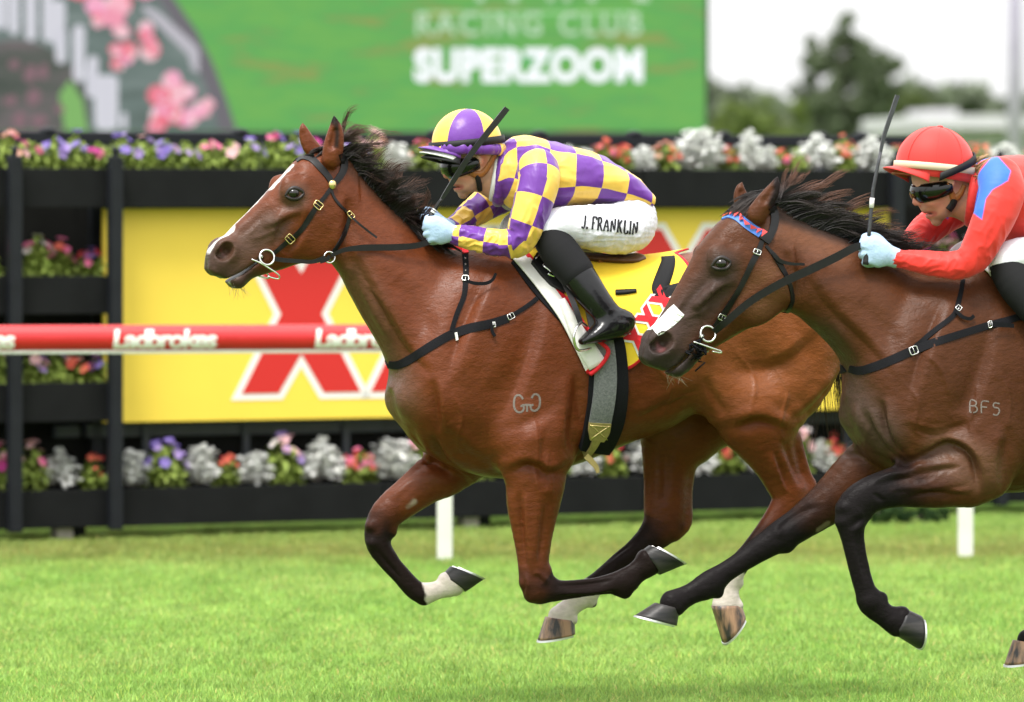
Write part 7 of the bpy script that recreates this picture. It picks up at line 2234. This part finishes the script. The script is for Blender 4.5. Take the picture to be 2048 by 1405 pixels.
for s in (1, -1):
    P = [(q[0], s * q[1], q[2]) for q in pts3(F2, [(1387,684,bv),(1405,690,bv-.004),(1425,697,bv-.006),(1440,702,bv-.002),(1442,706,bv),(1424,703,bv+.004)])]
    m.tube(spline(P, 4), .0028, 8)
P = pts3(F2, [(1405,672,bv),(1398,676,bv+.03)]); m.tube([P[0], P[1], P[1] * [1, -1, 1], P[0] * [1, -1, 1]], .0065, 8)
m.build("bit", STEEL, BR2, True)
rw = np.random.default_rng(3); m = MB()
for k in range(26):                                        # frayed tie of black tape under the bit
    a = F2.at(1396 + rw.normal(0, 5), 700 + rw.normal(0, 9), bv + .004 + rw.normal(0, .006))
    m.tube([a, a + rw.normal(0, .010, 3), a + rw.normal(0, .014, 3)], .0032, 5)
m.build("tongue_tie", WEB, BR2, True)
loose("rein", F2, hug2, [(1428,664,bv-.004),(1450,646,-.10),(1500,604,-.11),(1560,568,-.12),(1620,540,-.125),(1670,516,-.125),(1706,497,-.12),(1722,492,-.11)], [13,14,15,16,17,17,16,14], LEA, BR2, gap=.014, mirror=True)
BP2 = thing("breastplate", "black breastplate straps across the chest of the dark bay horse", "breastplate", F2)
strap("chest_band", hug2, [(1699,738),(1720,742),(1750,734),(1790,718),(1830,700),(1880,682),(1930,666),(1975,652),(2020,640),(2060,628)], [13,17,18,18,18,16,15,15,14,13], WEB, BP2, .005)
strap("neck_strap", hug2, [(1830,694),(1850,678),(1880,654),(1908,630),(1916,608),(1922,585),(1926,560)], [10,10,10,10,10,9,9], WEB, BP2, .005)
loose("strap_end", F2, hug2, [(1912,622,-.2),(1925,634,-.2),(1940,638,-.2),(1948,632,-.2)], 7, WEB, BP2)
loose("strap_end", F2, hug2, [(1985,650,-.24),(2005,650,-.24),(2028,652,-.24)], [10,10,8], WEB, BP2)
buckle(hug2, 1916, 618, 40, 9, 8, STEEL, BP2); buckle(hug2, 1980, 650, -16, 8, 12, STEEL, BP2); buckle(hug2, 1826, 702, -20, 14, 14, STEEL, BP2)
side2 = Side(F2, HV2, HQ2)
q2 = lambda L: [_t2(*p) for p in L]
SC2 = thing("saddle_cloth", "number cloth of the dark bay horse, just outside the right edge", "saddle cloth", F2)
hugD = saddle_cloth(F2, side2, q2([(1045,505),(1075,545),(1110,610),(1145,690),(1175,748)]), q2([(1378,510),(1386,540),(1394,590),(1398,640)]), q2([(1175,748),(1240,740),(1283,704),(1340,662),(1398,632)]), 40, 26, .010, [CLOTHY, CLOTHW, CLOTHR],
             lambda t, s: 2 if (s > .965 or t > .975) else (1 if t < .10 else 0), SC2, "cloth")
SA2 = thing("saddle", "small black racing saddle under the red jockey", "saddle", F2)
S = Solid(np.array([*F2.at(*_t2(1060, 560), -.2)]) - [.05, .05, .05], np.array([*F2.at(*_t2(1300, 480), .2)]) + [.05, .05, .06], .006)
tube_px(S, F2, shift([(1085,506,0,11,.08),(1130,512,0,12,.10),(1190,518,0,12,.12),(1245,521,0,12,.13),(1272,517,0,11,.10)], _t2), .01)
V, Q = S.mesh(2); part("seat", V, Q, SADB, SA2)
strap("girth", side2, q2([(1176,590),(1190,660),(1200,740),(1202,820),(1195,900)]), [60,72,76,78,74], WEB, SA2, .018, cols=5)
loose("stirrup_leather", F2, hugD, [(*_t2(1126,560),-.25),(*_t2(1145,600),-.28),(*_t2(1161,646),-.31)], 11, LEA, SA2, gap=.02, mirror=True)
m = MB()
for s in (1, -1):
    P = [(q[0], s * q[1], q[2]) for q in pts3(F2, [(*T2b(x, y), v) for x, y, v in [(1163,645,-.308),(1153,655,-.345),(1148,672,-.358),(1150,690,-.352),(1158,701,-.335),(1176,699,-.30),(1186,692,-.268),(1184,672,-.258),(1174,654,-.275)]])]
    MB().tube(spline(P + [P[0]], 4)[:-1], .0048, 8, closed=True).build("stirrup_iron", STEEL, SA2, True)

HC2 = ((.010,.0075,.007), (.15,.060,.034))
c2 = crest(F2, hug2, [1548, 1580, 1620, 1660, 1700, 1750, 1810, 1870, 1920])
strands("mane", c2, pts3(F2, [(1640,362,0),(1676,378,-.01),(1712,398,-.02),(1748,420,-.02),(1780,442,-.02),(1818,464,-.02),(1862,488,-.01),(1905,508,0),(1950,525,0)]), 560, H2, HAIR, rad=.0012, seg=8, wob=.006, curl=.030, spread=.007, seed=31, cols=HC2, lenvar=.18)
strands("mane", c2, pts3(F2, [(1642,400,-.02),(1684,418,-.03),(1720,438,-.04),(1755,455,-.05),(1790,472,-.05),(1828,490,-.05),(1870,508,-.05),(1914,526,-.04),(1950,538,-.04)]), 2400, H2, HAIR, rad=.0018, seg=6, wob=.006, curl=.03, spread=.009, seed=32, cols=((.008,.0065,.0065), (.02,.012,.010)), lenvar=.2)
strands("forelock", pts3(F2, [(1552,398,-.04),(1545,390,-.02),(1532,386,0),(1520,388,.03)]), pts3(F2, [(1500,428,-.075),(1478,430,-.05),(1463,424,-.01),(1462,420,.03)]), 800, H2, HAIR, rad=.0015, seg=8, wob=.003, curl=.03, spread=.006, seed=33, cols=((.010,.008,.0075), (.035,.020,.015)), lenvar=.12)
strands("forelock", pts3(F2, [(1556,396,-.03),(1552,392,0)]), pts3(F2, [(1585,345,-.02),(1600,350,0),(1612,340,.01)]), 120, H2, HAIR, rad=.0010, seg=8, wob=.02, curl=.03, spread=.012, seed=34, cols=HC2)
strands("tail", pts3(F2, shift([(1660,590,-.025),(1672,612,0),(1664,600,.025)], _t2)), pts3(F2, shift([(1720,860,-.05),(1790,850,0),(1880,780,.05)], _t2)), 900, H2, HAIR, rad=.002, seg=9, wob=.012, curl=.10, spread=.035, seed=36, cols=((.009,.007,.007), (.03,.016,.012)))
BRAND2 = [[(1940,825),(1940,801),(1950,802),(1953,807),(1949,812),(1941,812)], [(1949,812),(1955,818),(1951,825),(1940,825)],
          [(1963,827),(1963,803),(1978,804)], [(1963,814),(1974,815)], [(1999,808),(1988,806),(1987,815),(1996,816),(1999,823),(1994,831),(1986,829)]]
for L in BRAND2:
    strap("brand_mark", hug2, L, 2.8, FREEZE, H2, .0012, cols=2, mirror=False, dome=0, n=4)
NS = mat("nose_strip_white", (.80, .79, .78), rough=.75)
st = thing("nasal_strip", "white sticky strip across the nose of the dark bay horse", "strip", F2)
v, q = ribbon(hug2, [(1358,620),(1348,630),(1336,642),(1322,654),(1310,664)], [30,32,30,26,18], off=.0022, cols=6); part_pair("strip", v, q, NS, st)
for k, (x, y) in enumerate(((1362,630),(1352,640),(1340,650))):
    v, q = ribbon(hug2, [(x - 8, y - 4), (x + 5, y + 3)], 7, off=.0026, cols=2, n=3); part("tooth", v, q, NS, st)
# whiskers
for F, hug, par, L, sd in ((F1, hug1, H1, [(474,572,488,594),(462,570,464,582)], 1), (F2, hug2, H2, [(1350,752,1372,765),(1335,748,1346,760)], 2)):
    r_ = np.random.default_rng(sd); m = MB()
    for k in range(20):
        a = L[k % 2]
        p = F.at(a[0] + r_.normal(0, 7), a[1] + r_.normal(0, 3), r_.normal(0, .02)); q = F.at(a[2] + r_.normal(0, 16), a[3] + r_.normal(0, 8), r_.normal(0, .04))
        m.tube([p, (p + q) / 2 + [0, 0, .006], q], [.0007, .0006, .0003], 3)
    m.build("whiskers", mat("whisker_hair", (.32, .28, .22), rough=.6), par, True)
